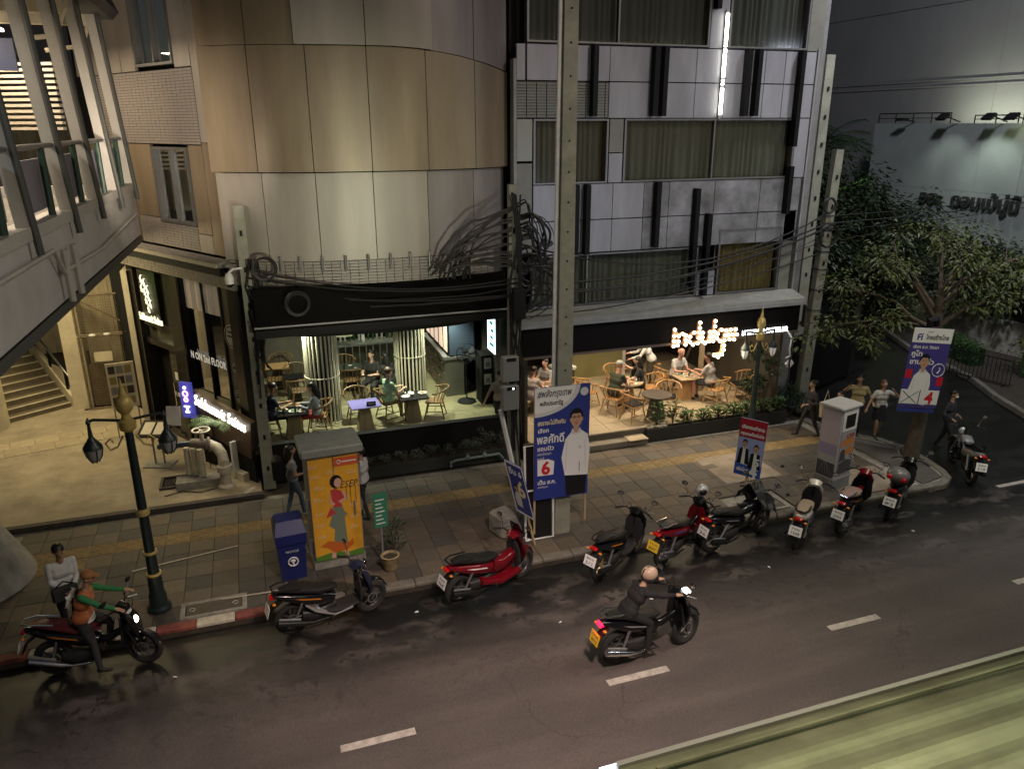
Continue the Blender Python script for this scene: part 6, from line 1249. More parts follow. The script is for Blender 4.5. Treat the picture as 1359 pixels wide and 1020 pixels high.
for lb_, z in (('upper grey meter box on the thin pole', 2.75), ('lower grey meter box on the thin pole, with a small lit display', 2.05)):
    t = thing('meter_box', lb_, 'meter box', (5.38, 16.06, z), 0, 'grey meter boxes on the thin pole'); MB().rbox(-.2, .2, -.12, .08, 0, .6, b=.02).build('case', mat('meter_grey', (.22, .23, .22), .5), t); MB().box(-.1, .12, -.13, -.121, .5, .58).build('dial', black, t)
    if z < 2.5: MB().box(.03, .07, -.136, -.131, .52, .56).build('display', mat('display_lit', (1, 1, 1), .5, emit=3), t)
tag(MB(Matrix.Translation((5.6, 16.08, 4.2))).rbox(-.14, .16, -.1, .06, 0, .7, b=.02).build('dark_box', black), 'dark box strapped high on the thin pole above the meter boxes', 'box')
tag(MB().tube([(5.2, 16.2, 2.0), (5.55, 16.0, 0.05)], .06, 6).build('leaning_board', whitep), 'narrow pale board leaning against the foot of the thin pole', 'board')
tag(MB().box(16.0, 16.35, 19.0, 19.15, 2.4, 3.1).build('grey_wall_box', mat('meter_grey2', (.15, .15, .15), .5)), 'grey box on the black hoarding beside the leaning pole', 'box')

# ================================================================ BUS (lower right)
bus = thing('passing_bus', 'long bus with a pale green ribbed roof passing below at the lower edge', 'bus', (0, 0, 0))
bwh = mat('bus_roof_paint', (.15, .17, .095), .36, .6, vary=.45, scale=.8); bx0, bx1 = 2.35, 13.8; ya, yb = 4.87, 2.35
MB().loftr([[(x, ya-i, z-dz) for i, z, dz in ((0, -.02, 0),)] for x in (0, 1)], cap=False) if 0 else None
prof = [(ya, .35), (ya, 2.7), (ya-.02, 2.86), (ya-.07, 2.97), (ya-.16, 3.03)]+[(ya-.16-(ya-yb-.32)*k/36, 3.03+.1*sin(pi*k/36)**.6+.006*cos(k*1.05)) for k in range(1, 36)]+[(yb+.16, 3.03), (yb+.07, 2.97), (yb+.02, 2.86), (yb, 2.7), (yb, .35)]
rings = []
for x, s_ in ((bx0, .94), (bx0+.08, .985), (bx0+.3, 1), (bx1-.3, 1), (bx1-.05, .98), (bx1, .94)): rings.append([(x, (ya+yb)/2+(y-(ya+yb)/2)*s_, .35+(z-.35)*(.97+.03*(s_-.94)/.06)) for y, z in prof])
MB().loftr(rings).build('body', bwh, bus, smooth=radians(60))
MB().box(bx0+.25, bx1-.3, ya-.1, ya-.05, 2.985, 3.03).build('gutter_rail', mat('bus_trim', (.2, .21, .18), .35, .6), bus)
MB().tube([(bx0+.5, 4.55, 3.12), (bx1-.5, 4.55, 3.12)], .018, 6).build('roof_rail', bwh, bus, True)
MB().rbox(9.4, 11.8, 2.9, 4.2, 3.13, 3.36, b=.08).build('air_conditioner', mat('ac_grey', (.28, .32, .22), .35), bus)
for k in range(16): MB().box(4.15+k*.05, 4.178+k*.05, ya-.055, ya-.012, 2.945, 2.985).build('marker_lamp', mat('marker_lit', (1, .9, .75), .5, emit=1.6, ecol=(1, .88, .75)), bus)
for x in (3.75, 3.82, 5.35): MB().box(x, x+.03, ya-.055, ya-.012, 2.945, 2.985).build('marker_lamp', MATS['marker_lit'], bus)
MB().box(2.45, 2.8, ya-.06, ya-.012, 2.93, 2.97).build('end_lamp', mat('end_lamp', (.7, .85, .9), .5, emit=1.0), bus)
for x in range(8): MB().box(3.2+x*1.3, 4.3+x*1.3, ya+.001, ya+.012, 1.3, 2.3).build('window', glassd, bus); MB().box(3.2+x*1.3, 4.3+x*1.3, yb-.012, yb-.001, 1.3, 2.3).build('window', glassd, bus)
for x in (4.2, 11.6):
    for y in (ya-.14, yb+.14): wv = MB(Matrix.Translation((x, y, .33))).torus((0, 0, 0), .34, .13, 'y', 24, 8).build('wheel', rubber, bus, True); MB(Matrix.Translation((x, y, .33)) @ Matrix.Rotation(pi/2, 4, 'X')).cyl((0, 0), .26, -.1, .1, 18).build('rim', steel, wv)
lamp('bus_roof_fill', 'AREA', (7.5, -1.2, 9.5), 40, (.93, 1, .55), (7.6, 3.4, 3.1), size=.2, sizey=7)  # unseen lamp added to light the bus roof from above

# ================================================================ MOTORCYCLES
def motorbike(name, label, x, y, deg, c1, c2=None, style='scooter', plate=plate_white, lean=5, seatm=None, rimm=None, group='parked motorbikes along the kerb', lit=False, plate_txt='2กษ 4152', z=-.15, steer=12, pl=1.0):
    c2 = c2 or c1; t = thing(name, label, 'motorbike', (x, y, z), 0, group, (radians(lean), 0, radians(deg)))
    t.scale = (1.1, 1.1, 1.14)
    seatm = seatm or mat('seat_vinyl', (.01, .01, .01), .5); rimm = rimm or mat('rim_dark', (.1, .1, .1), .4, .6)
    W = .62*pl; rw = .285 if style != 'naked' else .3
    def wheel(cx, st=0):
        T = Matrix.Translation((cx, 0, rw)) @ Matrix.Rotation(radians(st), 4, 'Z')
        wv = MB(T).torus((0, 0, 0), rw-.05, .052, 'y', 28, 8).build('wheel', rubber, t, True)
        r_ = MB(T).torus((0, 0, 0), rw-.098, .02, 'y', 28, 6)
        for k in range(5): a = 2*pi*k/5; r_.tube([(.02*cos(a), .0, .02*sin(a)), ((rw-.1)*cos(a), 0, (rw-.1)*sin(a))], [.025, .014], 5)
        r_.tube([(0, -.06, 0), (0, .06, 0)], .035, 10); r_.build('rim', rimm, wv, True)
        MB(T).torus((0, -.05, 0), .085, .012, 'y', 18, 4, flat=.3).build('brake_disc', steel, wv)
    wheel(-W); wheel(W, steer)
    hx, hz = W-.22, .78
    SM = Matrix.Translation((hx, 0, 0)) @ Matrix.Rotation(radians(steer), 4, 'Z') @ Matrix.Translation((-hx, 0, 0))
    f = MB(SM)
    for s in (-1, 1): f.tube([(W, s*.075, rw), (hx+.03, s*.075, hz-.05)], .02, 8)
    f.build('fork', steel if style == 'naked' else black, t, True)
    MB(SM).spine([(W+rw*cos(a)*1.08, rw+rw*sin(a)*1.12, .065, .014) for a in [radians(q) for q in (150, 125, 100, 75, 45, 15)]], 10, 3).build('front_mudguard', c2, t, True)
    hb = MB(SM).tube([(hx-.14, -.34, hz+.2), (hx-.04, -.2, hz+.22), (hx-.02, 0, hz+.17), (hx-.04, .2, hz+.22), (hx-.14, .34, hz+.2)], .013, 7).tube([(hx-.02, 0, hz-.1), (hx-.02, 0, hz+.17)], .025, 8).build('handlebar', black, t, True)
    for s in (-1, 1):
        MB(SM).tube([(hx-.06, s*.25, hz+.215), (hx-.15, s*.36, hz+.2)], .019, 8).build('grip', rubber, hb, True)
        MB(SM).tube([(hx-.05, s*.22, hz+.22), (hx-.02, s*.27, hz+.33), (hx-.03, s*.32, hz+.42)], .007, 5).build('mirror_stem', chrome if style != 'maxi' else black, hb, True)
        MB(SM @ Matrix.Translation((hx-.03, s*.33, hz+.45)) @ Matrix.Rotation(.2, 4, 'Y')).ball((0, 0, 0), (.015, .062, .042), 12, 8).build('mirror', black, t, True)
        MB(SM @ Matrix.Translation((hx-.046, s*.33, hz+.45))).ball((0, 0, 0), (.004, .055, .036), 12, 6).build('mirror_glass', mat('mirror', (.8, .8, .85), .04, 1), t, True)
        MB(SM).tube([(hx-.02, s*.22, hz+.22), (hx+.07, s*.33, hz+.2)], .006, 5).build('brake_lever', steel, hb)
    hl = lens_clear
    if style in ('scooter', 'maxi', 'under'):
        MB(SM).spine([(hx-.12, hz+.17, .08, .03), (hx-.04, hz+.21, .13, .055), (hx+.06, hz+.17, .11, .06), (hx+.1, hz+.12, .06, .03)], 14, 2.4).build('handlebar_cowl', c1, t, True)
        MB().spine([(hx+.2, .42, .07, .03), (hx+.18, .6, .15, .05), (hx+.12, .78, .17, .06), (hx+.05, .93, .1, .035)], 16, 2.8).build('front_cowl', c1, t, True)
        MB().spine([(hx+.02, .3, .1, .03), (hx-.0, .5, .19 if style != 'under' else .22, .03), (hx+.0, .72, .19, .03), (hx-.02, .85, .12, .02)], 16, 3).build('leg_shield', c2 if style == 'under' else mat('inner_plastic', (.025, .025, .027), .5), t, True)
        MB(SM).spine([(hx+.1, hz+.14, .07, .035), (hx+.13, hz+.12, .05, .02)], 12, 2.2).build('headlight', hl, t, True)
    if style == 'scooter': MB().spine([(hx-.02, .33, .13, .03), (.12, .28, .16, .03), (-.12, .3, .15, .05)], 14, 4).build('floorboard', MATS['inner_plastic'], t, True)
    elif style == 'maxi': MB().spine([(hx, .62, .1, .07), (.2, .5, .12, .12), (-.05, .55, .14, .14)], 14, 3).build('centre_tunnel', c1, t, True); MB().spine([(hx+.05, .32, .2, .05), (.1, .25, .22, .05), (-.3, .35, .18, .05)], 14, 4).build('lower_fairing', c1, t, True); MB(SM).add([(hx+.08, -.14, .98), (hx+.08, .14, .98), (hx-.02, .1, 1.2), (hx-.02, -.1, 1.2), (hx+.09, -.14, .98), (hx+.09, .14, .98), (hx-.01, .1, 1.2), (hx-.01, -.1, 1.2)], [(0, 1, 2, 3), (7, 6, 5, 4), (0, 3, 7, 4), (1, 5, 6, 2), (2, 6, 7, 3)]).build('windscreen', blackg, t)
    elif style == 'under': MB().spine([(hx-.02, .62, .05, .05), (.15, .5, .05, .06), (-.1, .52, .07, .07)], 12, 2.5).build('frame_tube', c1, t, True)
    elif style == 'naked':
        MB().spine([(hx-.0, .72, .06, .05), (.2, .74, .13, .1), (0, .7, .12, .09), (-.14, .64, .07, .05)], 16, 2.6).build('fuel_tank', c1, t, True); MB().tube([(hx, 0, .62), (.25, 0, .3), (-.1, 0, .25)], .03, 8).build('frame_tube', black, t, True)
        MB(SM @ Matrix.Translation((hx+.1, 0, .82))).ball((0, 0, 0), (.07, .09, .09)).build('headlight', hl, t, True)
    MB().spine([(.02, .5, .1, .1), (-.2, .58, .15, .12), (-.5, .66, .15, .1), (-.78, .75, .1, .06), (-.93, .8, .05, .025)], 16, 2.7).build('tail_body', c2, t, True)
    sh = [(.08, .7, .06, .02), (-.02, .72, .12, .04), (-.22, .73, .14, .05), (-.42, .8, .145, .045), (-.66, .86, .12, .035), (-.82, .87, .07, .02)]
    MB().spine(sh, 14, 3).build('seat', seatm, t, True)
    MB().tube([(-.5, .12, .88), (-.8, .12, .92), (-.93, .07, .92), (-.93, -.07, .92), (-.8, -.12, .92), (-.5, -.12, .88)], .014, 6).build('grab_rail', black if style != 'under' else chrome, t, True)
    MB().spine([(-.92, .78, .08, .03), (-.97, .76, .065, .025)], 12, 2.5).build('tail_light', lens_red if not lit else mat('tail_lit', (1, .05, .1), .5, emit=5, ecol=(1, .0, .03)), t, True)
    for s in (-1, 1): MB().ball((-.93, s*.13, .72), (.03, .035, .02), 8, 6).build('indicator', lens_amber, t, True)
    MB().spine([(-.8, .68, .07, .01), (-.95, .58, .08, .01), (-1.02, .42, .08, .008)], 10, 3).build('rear_mudguard', black, t, True)
    T = Matrix.Translation((-1.02, 0, .56)) @ Matrix.Rotation(radians(16), 4, 'Y'); pq = MB(T).box(-.006, .0, -.115, .115, -.09, .09).build('number_plate', plate, t)
    a, b = (plate_txt.split(' ')+[''])[:2]
    for s_, zz, sz in ((a, .02, .06), (b, -.065, .075)):
        o = text('plate_lettering', s_, sz, mat('plate_ink', (.03, .03, .05), .5), pq, ext=.0008, fit=.15); o.matrix_basis = T @ Matrix.Translation((-.008, 0, zz)) @ Matrix.Rotation(-pi/2, 4, 'Z') @ Matrix.Rotation(pi/2, 4, 'X')
    e = MB(); e.spine([(-.1, .3, .09, .1), (-.3, .27, .11, .11), (-.5, .3, .08, .09)], 14, 3); e.tube([(-.2, 0, .3), (.05, 0, .38)], .07, 12); e.build('engine', mat('engine_grey', (.045, .045, .045), .5, .5), t, True)
    MB().tube([(-.3, .09, .3), (-W, .09, rw)], .035, 8).build('swingarm', MATS['engine_grey'], t, True)
    MB().tube([(-.1, -.12, .2), (-.35, -.14, .2), (-.5, -.15, .24), (-.9, -.15, .36)], [.018, .02, .045, .05], 12).build('exhaust', chrome if style == 'under' else mat('exhaust_dark', (.035, .035, .035), .35, .7), t, True)
    MB().tube([(-.55, -.149, .33), (-.88, -.149, .43)], .02, 8).build('exhaust_shield', steel, t, True)
    MB().tube([(-W, .13, rw), (-.5, .13, .62)], .026, 10).tube([(-W, -.13, rw), (-.5, -.13, .62)], .02, 8).build('shock_absorber', steel, t, True)
    MB().tube([(-.1, .1, .22), (-.12, .28, -.02-sin(radians(lean))*.0)], .013, 6).build('side_stand', black, t)
    MB(SM).tube([(hx-.06, .2, hz+.22), (hx+.1, .16, hz+.24), (hx+.1, .05, hz+.05), (hx, .03, hz-.1)], .006, 5).tube([(hx-.06, -.2, hz+.22), (hx+.08, -.15, hz+.26), (hx+.09, -.05, hz+.05)], .006, 5).build('brake_cable', black, t, True)
    dk = [bsil, lens_amber, plate_white, mat('decal_blue', (.03, .08, .3), .3)][int(abs(x)*7) % 4]
    for s in (-1, 1): MB().add([(-.2, s*.153, .6), (-.5, s*.153, .68), (-.62, s*.142, .73), (-.48, s*.153, .7), (-.22, s*.153, .63)], [(0, 1, 2, 3, 4)]).build('decal', dk, t, fix=False)
    for s in (-1, 1): MB().tube([(-.05, s*.1, .27), (-.05, s*.24, .27)], .014, 6).build('footrest', rubber, t)
    return t
bblk = mat('bike_black', (.006, .006, .008), .16); bred = mat('bike_red', (.14, .004, .01), .16); bwhite = mat('bike_white', (.62, .58, .5), .25); bdred = mat('seat_maroon', (.12, .02, .025), .5); bsil = mat('bike_silver', (.4, .4, .4), .3, .5); bgrn = mat('bike_olive', (.18, .18, .08), .4)
bnavy = mat('bike_navy', (.02, .022, .05), .25)
k1 = motorbike('motorbike', 'dark motorbike with a long maroon seat carrying the rider in green sleeves', -3.05, 12.25, -7, bblk, bblk, 'under', lean=0, seatm=bdred, lit=False, steer=-15, plate_txt='1กข 2201', group='motorbikes on the road'); k1['label'] = 'dark motorbike with a long maroon seat and lit headlight under the green sleeved rider'
MB().ball((.56, -.02, .76), (.05, .07, .06)).build('headlight_glow', mat('headlamp_lit', (1, .9, .7), .5, emit=40, ecol=(1, .75, .45)), k1, True); lamp('headlamp', 'SPOT', (-2.32, 12.1, .65), 14, (1, .75, .45), (-1.0, 12.0, -.1), size=.04, spot=110)
motorbike('scooter', 'black and silver scooter parked at the kerb before the orange cabinet', .72, 12.28, 9, bnavy, bblk, 'scooter', plate_txt='5กช 771', pl=1.05)
MB().spine([(.3, .3, .165, .02), (0, .25, .17, .02), (-.3, .4, .16, .02), (-.45, .55, .15, .015)], 12, 6).build('silver_side_panel', bsil, bpy.data.objects['scooter'], True)
motorbike('scooter', 'bright red large scooter parked alone in front of the leaning small campaign board', 3.72, 12.3, 18, bred, bred, 'maxi', plate_txt='3ขก 968', pl=1.08)
motorbike('scooter', 'black scooter with a white plate and large mirrors, just past the big blue banner', 6.45, 12.3, 31, bblk, bblk, 'scooter', plate_txt='8กง 512', rimm=mat('rim_bronze', (.3, .24, .12), .4, .6))
motorbike('motorbike', 'red and black motorbike with a yellow plate and a silver helmet on its bars', 7.9, 12.3, 26, bblk, bred, 'under', plate=plate_yellow, plate_txt='1กก 8447')
k6 = motorbike('motorbike', 'long black motorcycle with a dark sheet thrown over its handlebars', 9.25, 12.3, 15, bblk, bblk, 'naked', plate_txt='9กต 36', pl=1.12)
motorbike('scooter', 'cream white scooter with a pale seat, tail towards the road', 10.78, 12.1, 40, bwhite, bwhite, 'scooter', plate_txt='7ขษ 1508', seatm=mat('seat_cream', (.35, .27, .2), .5))
motorbike('motorbike', 'dark red motorbike parked right beside the cream white scooter', 12.2, 12.25, 31, bred, bblk, 'under', plate_txt='4กฮ 290', seatm=mat('seat_pink', (.3, .2, .17), .5))
k9 = motorbike('scooter', 'black scooter with a grey top box between the white cabinet and the street tree', 13.65, 12.4, 34, bblk, bblk, 'scooter', plate_txt='6ขค 83')
motorbike('motorbike', 'pale silver motorbike standing alone on the road beyond the corner island', 16.75, 13.4, 58, bsil, bsil, 'naked', plate_txt='2ขง 519', seatm=bblk, rimm=bblk)
km = motorbike('motorbike', 'motorbike in the traffic lane with a lit red tail light and yellow plate', 5.75, 9.62, 5, bblk, bblk, 'under', plate=plate_yellow, lean=0, lit=True, plate_txt='1กศ 4410', group='motorbikes on the road')
lamp('tail_glow', 'POINT', (4.65, 9.5, .65), 1.0, (1, .05, .08), size=.04)
# top box, sheet, helmet
MB(Matrix.Translation((-.82, 0, 1.08))).ball((0, 0, 0), (.2, .22, .15), 18, 10).build('top_box', mat('box_grey', (.14, .13, .13), .3), k9, True); 
for s in (-1, 1): MB(Matrix.Translation((-.985, s*.13, 1.06))).ball((0, 0, 0), (.03, .06, .05), 10, 6).build('box_reflector', lens_red, k9, True)
cv = bpy.data.meshes.new('sheet'); g = MB(); n = 26
def shf(u, v):
    x = .62+.5*(u-.5); y = (v-.5)*.95; zc = 1.12-.55*abs(v-.5)**1.4*2.2-.9*max(0, u-.55)**1.2; w_ = .03*sin(v*23+u*6)+.025*sin(u*19-v*7)
    return (x+.03*sin(v*14), y*(1-.25*abs(u-.5)), zc+w_)
vs = [shf(i/n, j/n) for i in range(n+1) for j in range(n+1)]; g.add(vs, [(i*(n+1)+j, (i+1)*(n+1)+j, (i+1)*(n+1)+j+1, i*(n+1)+j+1) for i in range(n) for j in range(n)])
cvr = g.build('cover_sheet', mat('sheet_black', (.02, .02, .021), .55), None, True); cvr.modifiers.new('th', 'SOLIDIFY').thickness = .012; tag(cvr, 'dark crumpled sheet lying over the handlebars of the long black motorcycle', 'cover'); cvr.location = (9.25-.04, 12.3, -.02); cvr.rotation_euler = (0, 0, radians(15))
def helmet_mesh(mb, r=.135): mb.ball((0, 0, 0), (r*1.08, r*.92, r), 18, 12); return mb
hm_ = thing('silver_helmet', 'silver and black helmet hanging on the bars of the red and black motorbike', 'helmet', (8.5, 12.6, 1.06)); helmet_mesh(MB()).build('shell', mat('helmet_silver', (.5, .5, .52), .2, .3), hm_, True); MB().ball((-.02, -.06, .0), (.1, .09, .08), 14, 8).build('visor', blackg, hm_, True)
# oddments of litter
for k, (x, y) in enumerate(((2.2, 12.05), (6.9, 11.5), (9.3, 11.2), (-1.9, 11.6), (4.6, 10.9), (13.2, 11.4), (6.5, 11.0))):
    o = MB(Matrix.Rotation(k, 4, 'Z')).add([(-.03, -.01, 0), (.04, -.02, .01), (.03, .02, .02), (-.03, .02, .01), (0, 0, .025)], [(0, 1, 4), (1, 2, 4), (2, 3, 4), (3, 0, 4), (0, 3, 2, 1)]).build('paper_scrap', pwhite); o.location = (x, y, -.148); tag(o, 'small pale paper scrap lying on the wet road edge', 'litter', 'scraps of litter on the road')
for x, y, l_ in ((11.5, 13.5, 'small dark lump on the pavement behind the cream white scooter'), (12.4, 14.9, 'small dark lump on the pale concrete patch behind the white cabinet')): tag(MB(Matrix.Translation((x, y, .03))).ball((0, 0, 0), (.05, .04, .03), 8, 5).build('stone_lump', black, None, True), l_, 'stone', 'dark lumps on the pavement')

# ================================================================ PEOPLE
skins = {k: mat('skin_'+k, c, .55) for k, c in (('a', (.42, .25, .16)), ('b', (.32, .18, .11)), ('c', (.5, .31, .22)), ('d', (.5, .26, .2)))}
hairm = mat('hair_black', (.012, .01, .009), .45)
CL = {}
def cloth(n, c): 
    if n not in CL: CL[n] = mat('cloth_'+n, c, .85, vary=.22, scale=14, bump=.3, bscale=30)
    return CL[n]
def ik(a, b, l1, l2, pole):
    a = Vector(a); b = Vector(b); d = b-a; L = min(d.length, (l1+l2)*.995); d.normalize(); b = a+d*L
    ca = (l1*l1+L*L-l2*l2)/(2*l1*L); ca = max(-1, min(1, ca)); p = Vector(pole); p = (p-d*p.dot(d)); p.normalize()
    return a+d*(l1*ca)+p*(l1*sqrt(max(0, 1-ca*ca))), b
def person(label, loc, deg, h=1.7, pelvis=.92, lean=0, wr=((.28, .08, -.5), (-.28, .08, -.5)), ft=None, shirt=('white', (.6, .6, .6)), pants=('black', (.02, .02, .022)), shoes=(.02, .02, .02), sk='a', sleeve='short', hair='short', shorts=False, skirt=False, headp=0, heady=0, vox=.02, group=None, vest=None, hairc=None, build=1.0, extra=None):
    s = h/1.7*(1.1 if group and ('restaurant' in group or 'terrace' in group) else 1.02); t = thing('person', label, 'person', loc, radians(deg), group); t.scale = (s, s, s)
    P = Vector((0, 0, pelvis)); up_ = Vector((0, sin(radians(lean)), cos(radians(lean)))); fw = Vector((0, cos(radians(lean)), -sin(radians(lean)))); X = Vector((1, 0, 0))
    N = P+up_*.5; HD = N+up_*.17+Vector((0, .03, .02)); b_ = build
    caps = []  # a, b, ra, rb, material index
    SH, PA, SK, SO, SL = 0, 1, 2, 3, 4
    ft = ft or ((.1, 0, 0), (-.1, 0, 0))
    def cap(a, b, ra, rb, m): caps.append((Vector(a), Vector(b), ra, rb, m))
    cap(P+X*.075, P-X*.075, .115*b_, .115*b_, PA); cap(P+up_*.14+X*.06, P+up_*.14-X*.06, .105*b_, .105*b_, SH); cap(P+up_*.3+X*.08, P+up_*.3-X*.08, .112*b_, .112*b_, SH); cap(P+up_*.39+X*.1, P+up_*.39-X*.1, .09, .09, SH); cap(P+up_*.445+X*.14, P+up_*.445-X*.14, .058, .058, SH)
    cap(P+up_*.05+X*.075, P+up_*.05-X*.075, .122*b_, .122*b_, SH)
    cap(N-up_*.05, HD-up_*.03, .055, .05, SK)
    hr = Matrix.Rotation(radians(-headp), 3, 'X'); hr = Matrix.Rotation(radians(heady), 3, 'Z') @ hr
    def H(x, y, z): return HD+hr @ Vector((x, y, z))
    cap(H(0, -.012, .04), H(0, -.012, .02), .088, .086, SK); cap(H(0, .03, -.005), H(0, .045, -.062), .066, .042, SK); cap(H(0, .085, .01), H(0, .103, -.012), .013, .016, SK)
    for q in (-1, 1): cap(H(q*.086, -.005, .01), H(q*.09, -.012, -.015), .016, .012, SK)
    for i, q in enumerate((1, -1)):
        S_ = N-up_*.055+X*q*.175; w_ = S_+Vector(wr[i]); e, w_ = ik(S_, w_, .285, .255, (q*.5, -.5, -.8))
        cap(S_, S_.lerp(e, .55), .06, .054, SL if isinstance(sleeve, tuple) else SH); cap(S_.lerp(e, .5), e, .046, .04, SK if sleeve == 'short' else SL)
        cap(e, e.lerp(w_, .85), .041 if sleeve == 'short' else .046, .028 if sleeve == 'short' else .036, SK if sleeve == 'short' else SL)
        d = (w_-e).normalized(); cap(e.lerp(w_, .85), w_, .028, .026, SK)
        sd = d.cross(Vector((0, 0, 1))); sd = sd.normalized() if sd.length > .1 else X.copy(); pn = d.cross(sd)
        cap(w_+d*.02-sd*.018, w_+d*.065-sd*.02, .022, .018, SK); cap(w_+d*.02+sd*.018, w_+d*.065+sd*.02, .022, .018, SK)
        fr_ = max(.0085, vox*.5)
        for k in range(4):
            o = w_+d*.07+sd*(-.033+.022*k); L = (.06, .072, .068, .052)[k]; m_ = o+d*L*.55; cap(o, m_, fr_, fr_, SK); cap(m_, m_+d*L*.35+pn*L*.35, fr_, fr_*.85, SK)
        cap(w_+d*.02-sd*.035, w_+d*.055-sd*.062+pn*.02, fr_*1.1, fr_, SK)
        hp = P+X*q*.09; ank = Vector(ft[i])+Vector((0, -.0, .085)); kn, ank = ik(hp, ank, .43, .42, (q*.12, 1, .1))
        lm_ = SK if (skirt or shorts) else PA; cap(hp, hp.lerp(kn, .75), .088*b_, .07*b_, PA); cap(hp.lerp(kn, .7), kn, .07*b_ if lm_ == PA else .06, .058 if lm_ == PA else .052, lm_); cap(kn, kn.lerp(ank, .4), .056, .056, lm_); cap(kn.lerp(ank, .4), ank, .055 if lm_ == PA else .048, .045 if lm_ == PA else .033, lm_)
        cap(ank-Vector((0, .02, .045)), ank+Vector((0, .15, -.055)), .038, .03, SO); cap(ank, ank-Vector((0, 0, .03)), .036, .036, SO)
    mb = MB()
    for a, b, ra, rb, m in caps:
        d = b-a; L = d.length
        if L < 1e-5: d = Vector((0, 0, 1))
        d = d.normalized(); x, y = frame_of(d); rings = []
        for c, r, a0, a1 in ((a, ra, -pi/2, 0), (b, rb, 0, pi/2)):
            for k in range(5):
                an = a0+(a1-a0)*k/4; q = max(cos(an), .03)*r; cc = c+d*sin(an)*r; rings.append([tuple(cc+x*(q*cos(2*pi*j/12))+y*(q*sin(2*pi*j/12))) for j in range(12)])
        mb.loftr(rings)
    me = mb.mesh('tmp', black); o = bpy.data.objects.new('tmp', me); COL.objects.link(o)
    r = o.modifiers.new('r', 'REMESH'); r.mode = 'VOXEL'; r.voxel_size = vox; sm = o.modifiers.new('s', 'SMOOTH'); sm.factor = .5; sm.iterations = 2
    bm_ = bpy.data.meshes.new_from_object(o.evaluated_get(bpy.context.evaluated_depsgraph_get())); bpy.data.objects.remove(o); bpy.data.meshes.remove(me)
    shm = cloth(*shirt); bm_.materials.clear()
    for m in (shm, cloth(*pants), skins[sk], mat('shoe_%d' % int(shoes[0]*100), shoes, .6), shm if sleeve in ('short', 'long') else cloth(*sleeve)): bm_.materials.append(m)
    idx = []; import numpy as np
    nf = len(bm_.polygons); C = np.empty(nf*3); bm_.polygons.foreach_get('center', C); C = C.reshape(-1, 3); best = np.full(nf, 9e9); mi = np.zeros(nf, int)
    for a, b, ra, rb, m in caps:
        a_ = np.array(a); d = np.array(b)-a_; L2 = max(d@d, 1e-9); tt = np.clip(((C-a_)@d)/L2, 0, 1); dist = np.linalg.norm(C-a_-tt[:, None]*d, axis=1)-(ra+(rb-ra)*tt); u = dist < best; best[u] = dist[u]; mi[u] = m
    bm_.polygons.foreach_set('material_index', mi.astype('i')); bm_.polygons.foreach_set('use_smooth', [True]*nf); bm_.name = 'body'; body = obj('body', bm_, t)
    HM = Matrix.Translation(HD) @ hr.to_4x4(); hc = hairc or hairm
    if hair in ('short', 'long', 'bun', 'bald'):
        hh = MB(HM)
        if hair != 'bald': hh.ball((0, -.028, .045), (.095, .1, .088), 16, 12)
        if hair == 'bald': hh.ball((0, -.04, .02), (.092, .085, .07), 14, 10)
        if hair == 'long': hh.spine([(0, .05, .09, .07), (0, -.1, .1, .06)], 4) if 0 else hh.tube([(0, -.05, .03), (0, -.07, -.08), (0, -.1, -.2), (0, -.11, -.34)], [.09, .095, .085, .04], 12)
        if hair == 'bun': hh.ball((0, -.12, .06), .05, 10, 8)
        hh.build('hair', hc, t, True)
    elif hair == 'cap':
        c = MB(HM); c.ball((0, -.012, .06), (.1, .108, .075), 16, 10); c.box(-.06, .06, .08, .17, .055, .065); c.build('cap', cloth(*hairc) if isinstance(hairc, tuple) else hc, t, True)
    elif hair == 'helmet': MB(HM).torus((0, -.01, -.035), .125, .018, 'z', 24, 6).torus((0, -.01, .035), .133, .012, 'x', 24, 5).build('helmet_trim', blackg, t, True); MB(HM).ball((0, -.01, .035), (.125, .14, .128), 18, 12).build('helmet', hc, t, True); MB(HM).ball((0, .07, .01), (.1, .075, .055), 14, 8).build('visor', blackg, t, True)
    ey = MB(HM)
    for q in (-1, 1): ey.ball((q*.032, .079, .018), (.011, .008, .006), 8, 6)
    ey.build('eyes', black, t, True); MB(HM).ball((0, .09, -.045), (.024, .008, .006), 10, 5).build('mouth', lens_red if 0 else mat('lips', (.3, .1, .08), .5), t, True)
    if skirt: MB().loftr([[(.14*k_*cos(2*pi*j/18)*1.15, (0 if pelvis > .8 else .0)+.14*k_*sin(2*pi*j/18), z) for j in range(18)] for k_, z in ((.95, pelvis+.1), (1.08, pelvis-.05), (1.25, pelvis-.38))], cap=False).build('skirt', cloth(*pants), t, True)
    if vest:
        v = MB(); v.tube([tuple(P+up_*.02), tuple(P+up_*.14), tuple(P+up_*.3), tuple(P+up_*.4)], [.17, .165, .175, .15], 16); v.M = Matrix(); v.build('vest', cloth(*vest), t, True)
    return t
TB = ((-.06, .36, -.2), (.06, .36, -.2)); TBL = ((.0, .34, -.22), (.0, .34, -.22))
sitf = ((.12, .42, 0), (-.12, .42, 0))
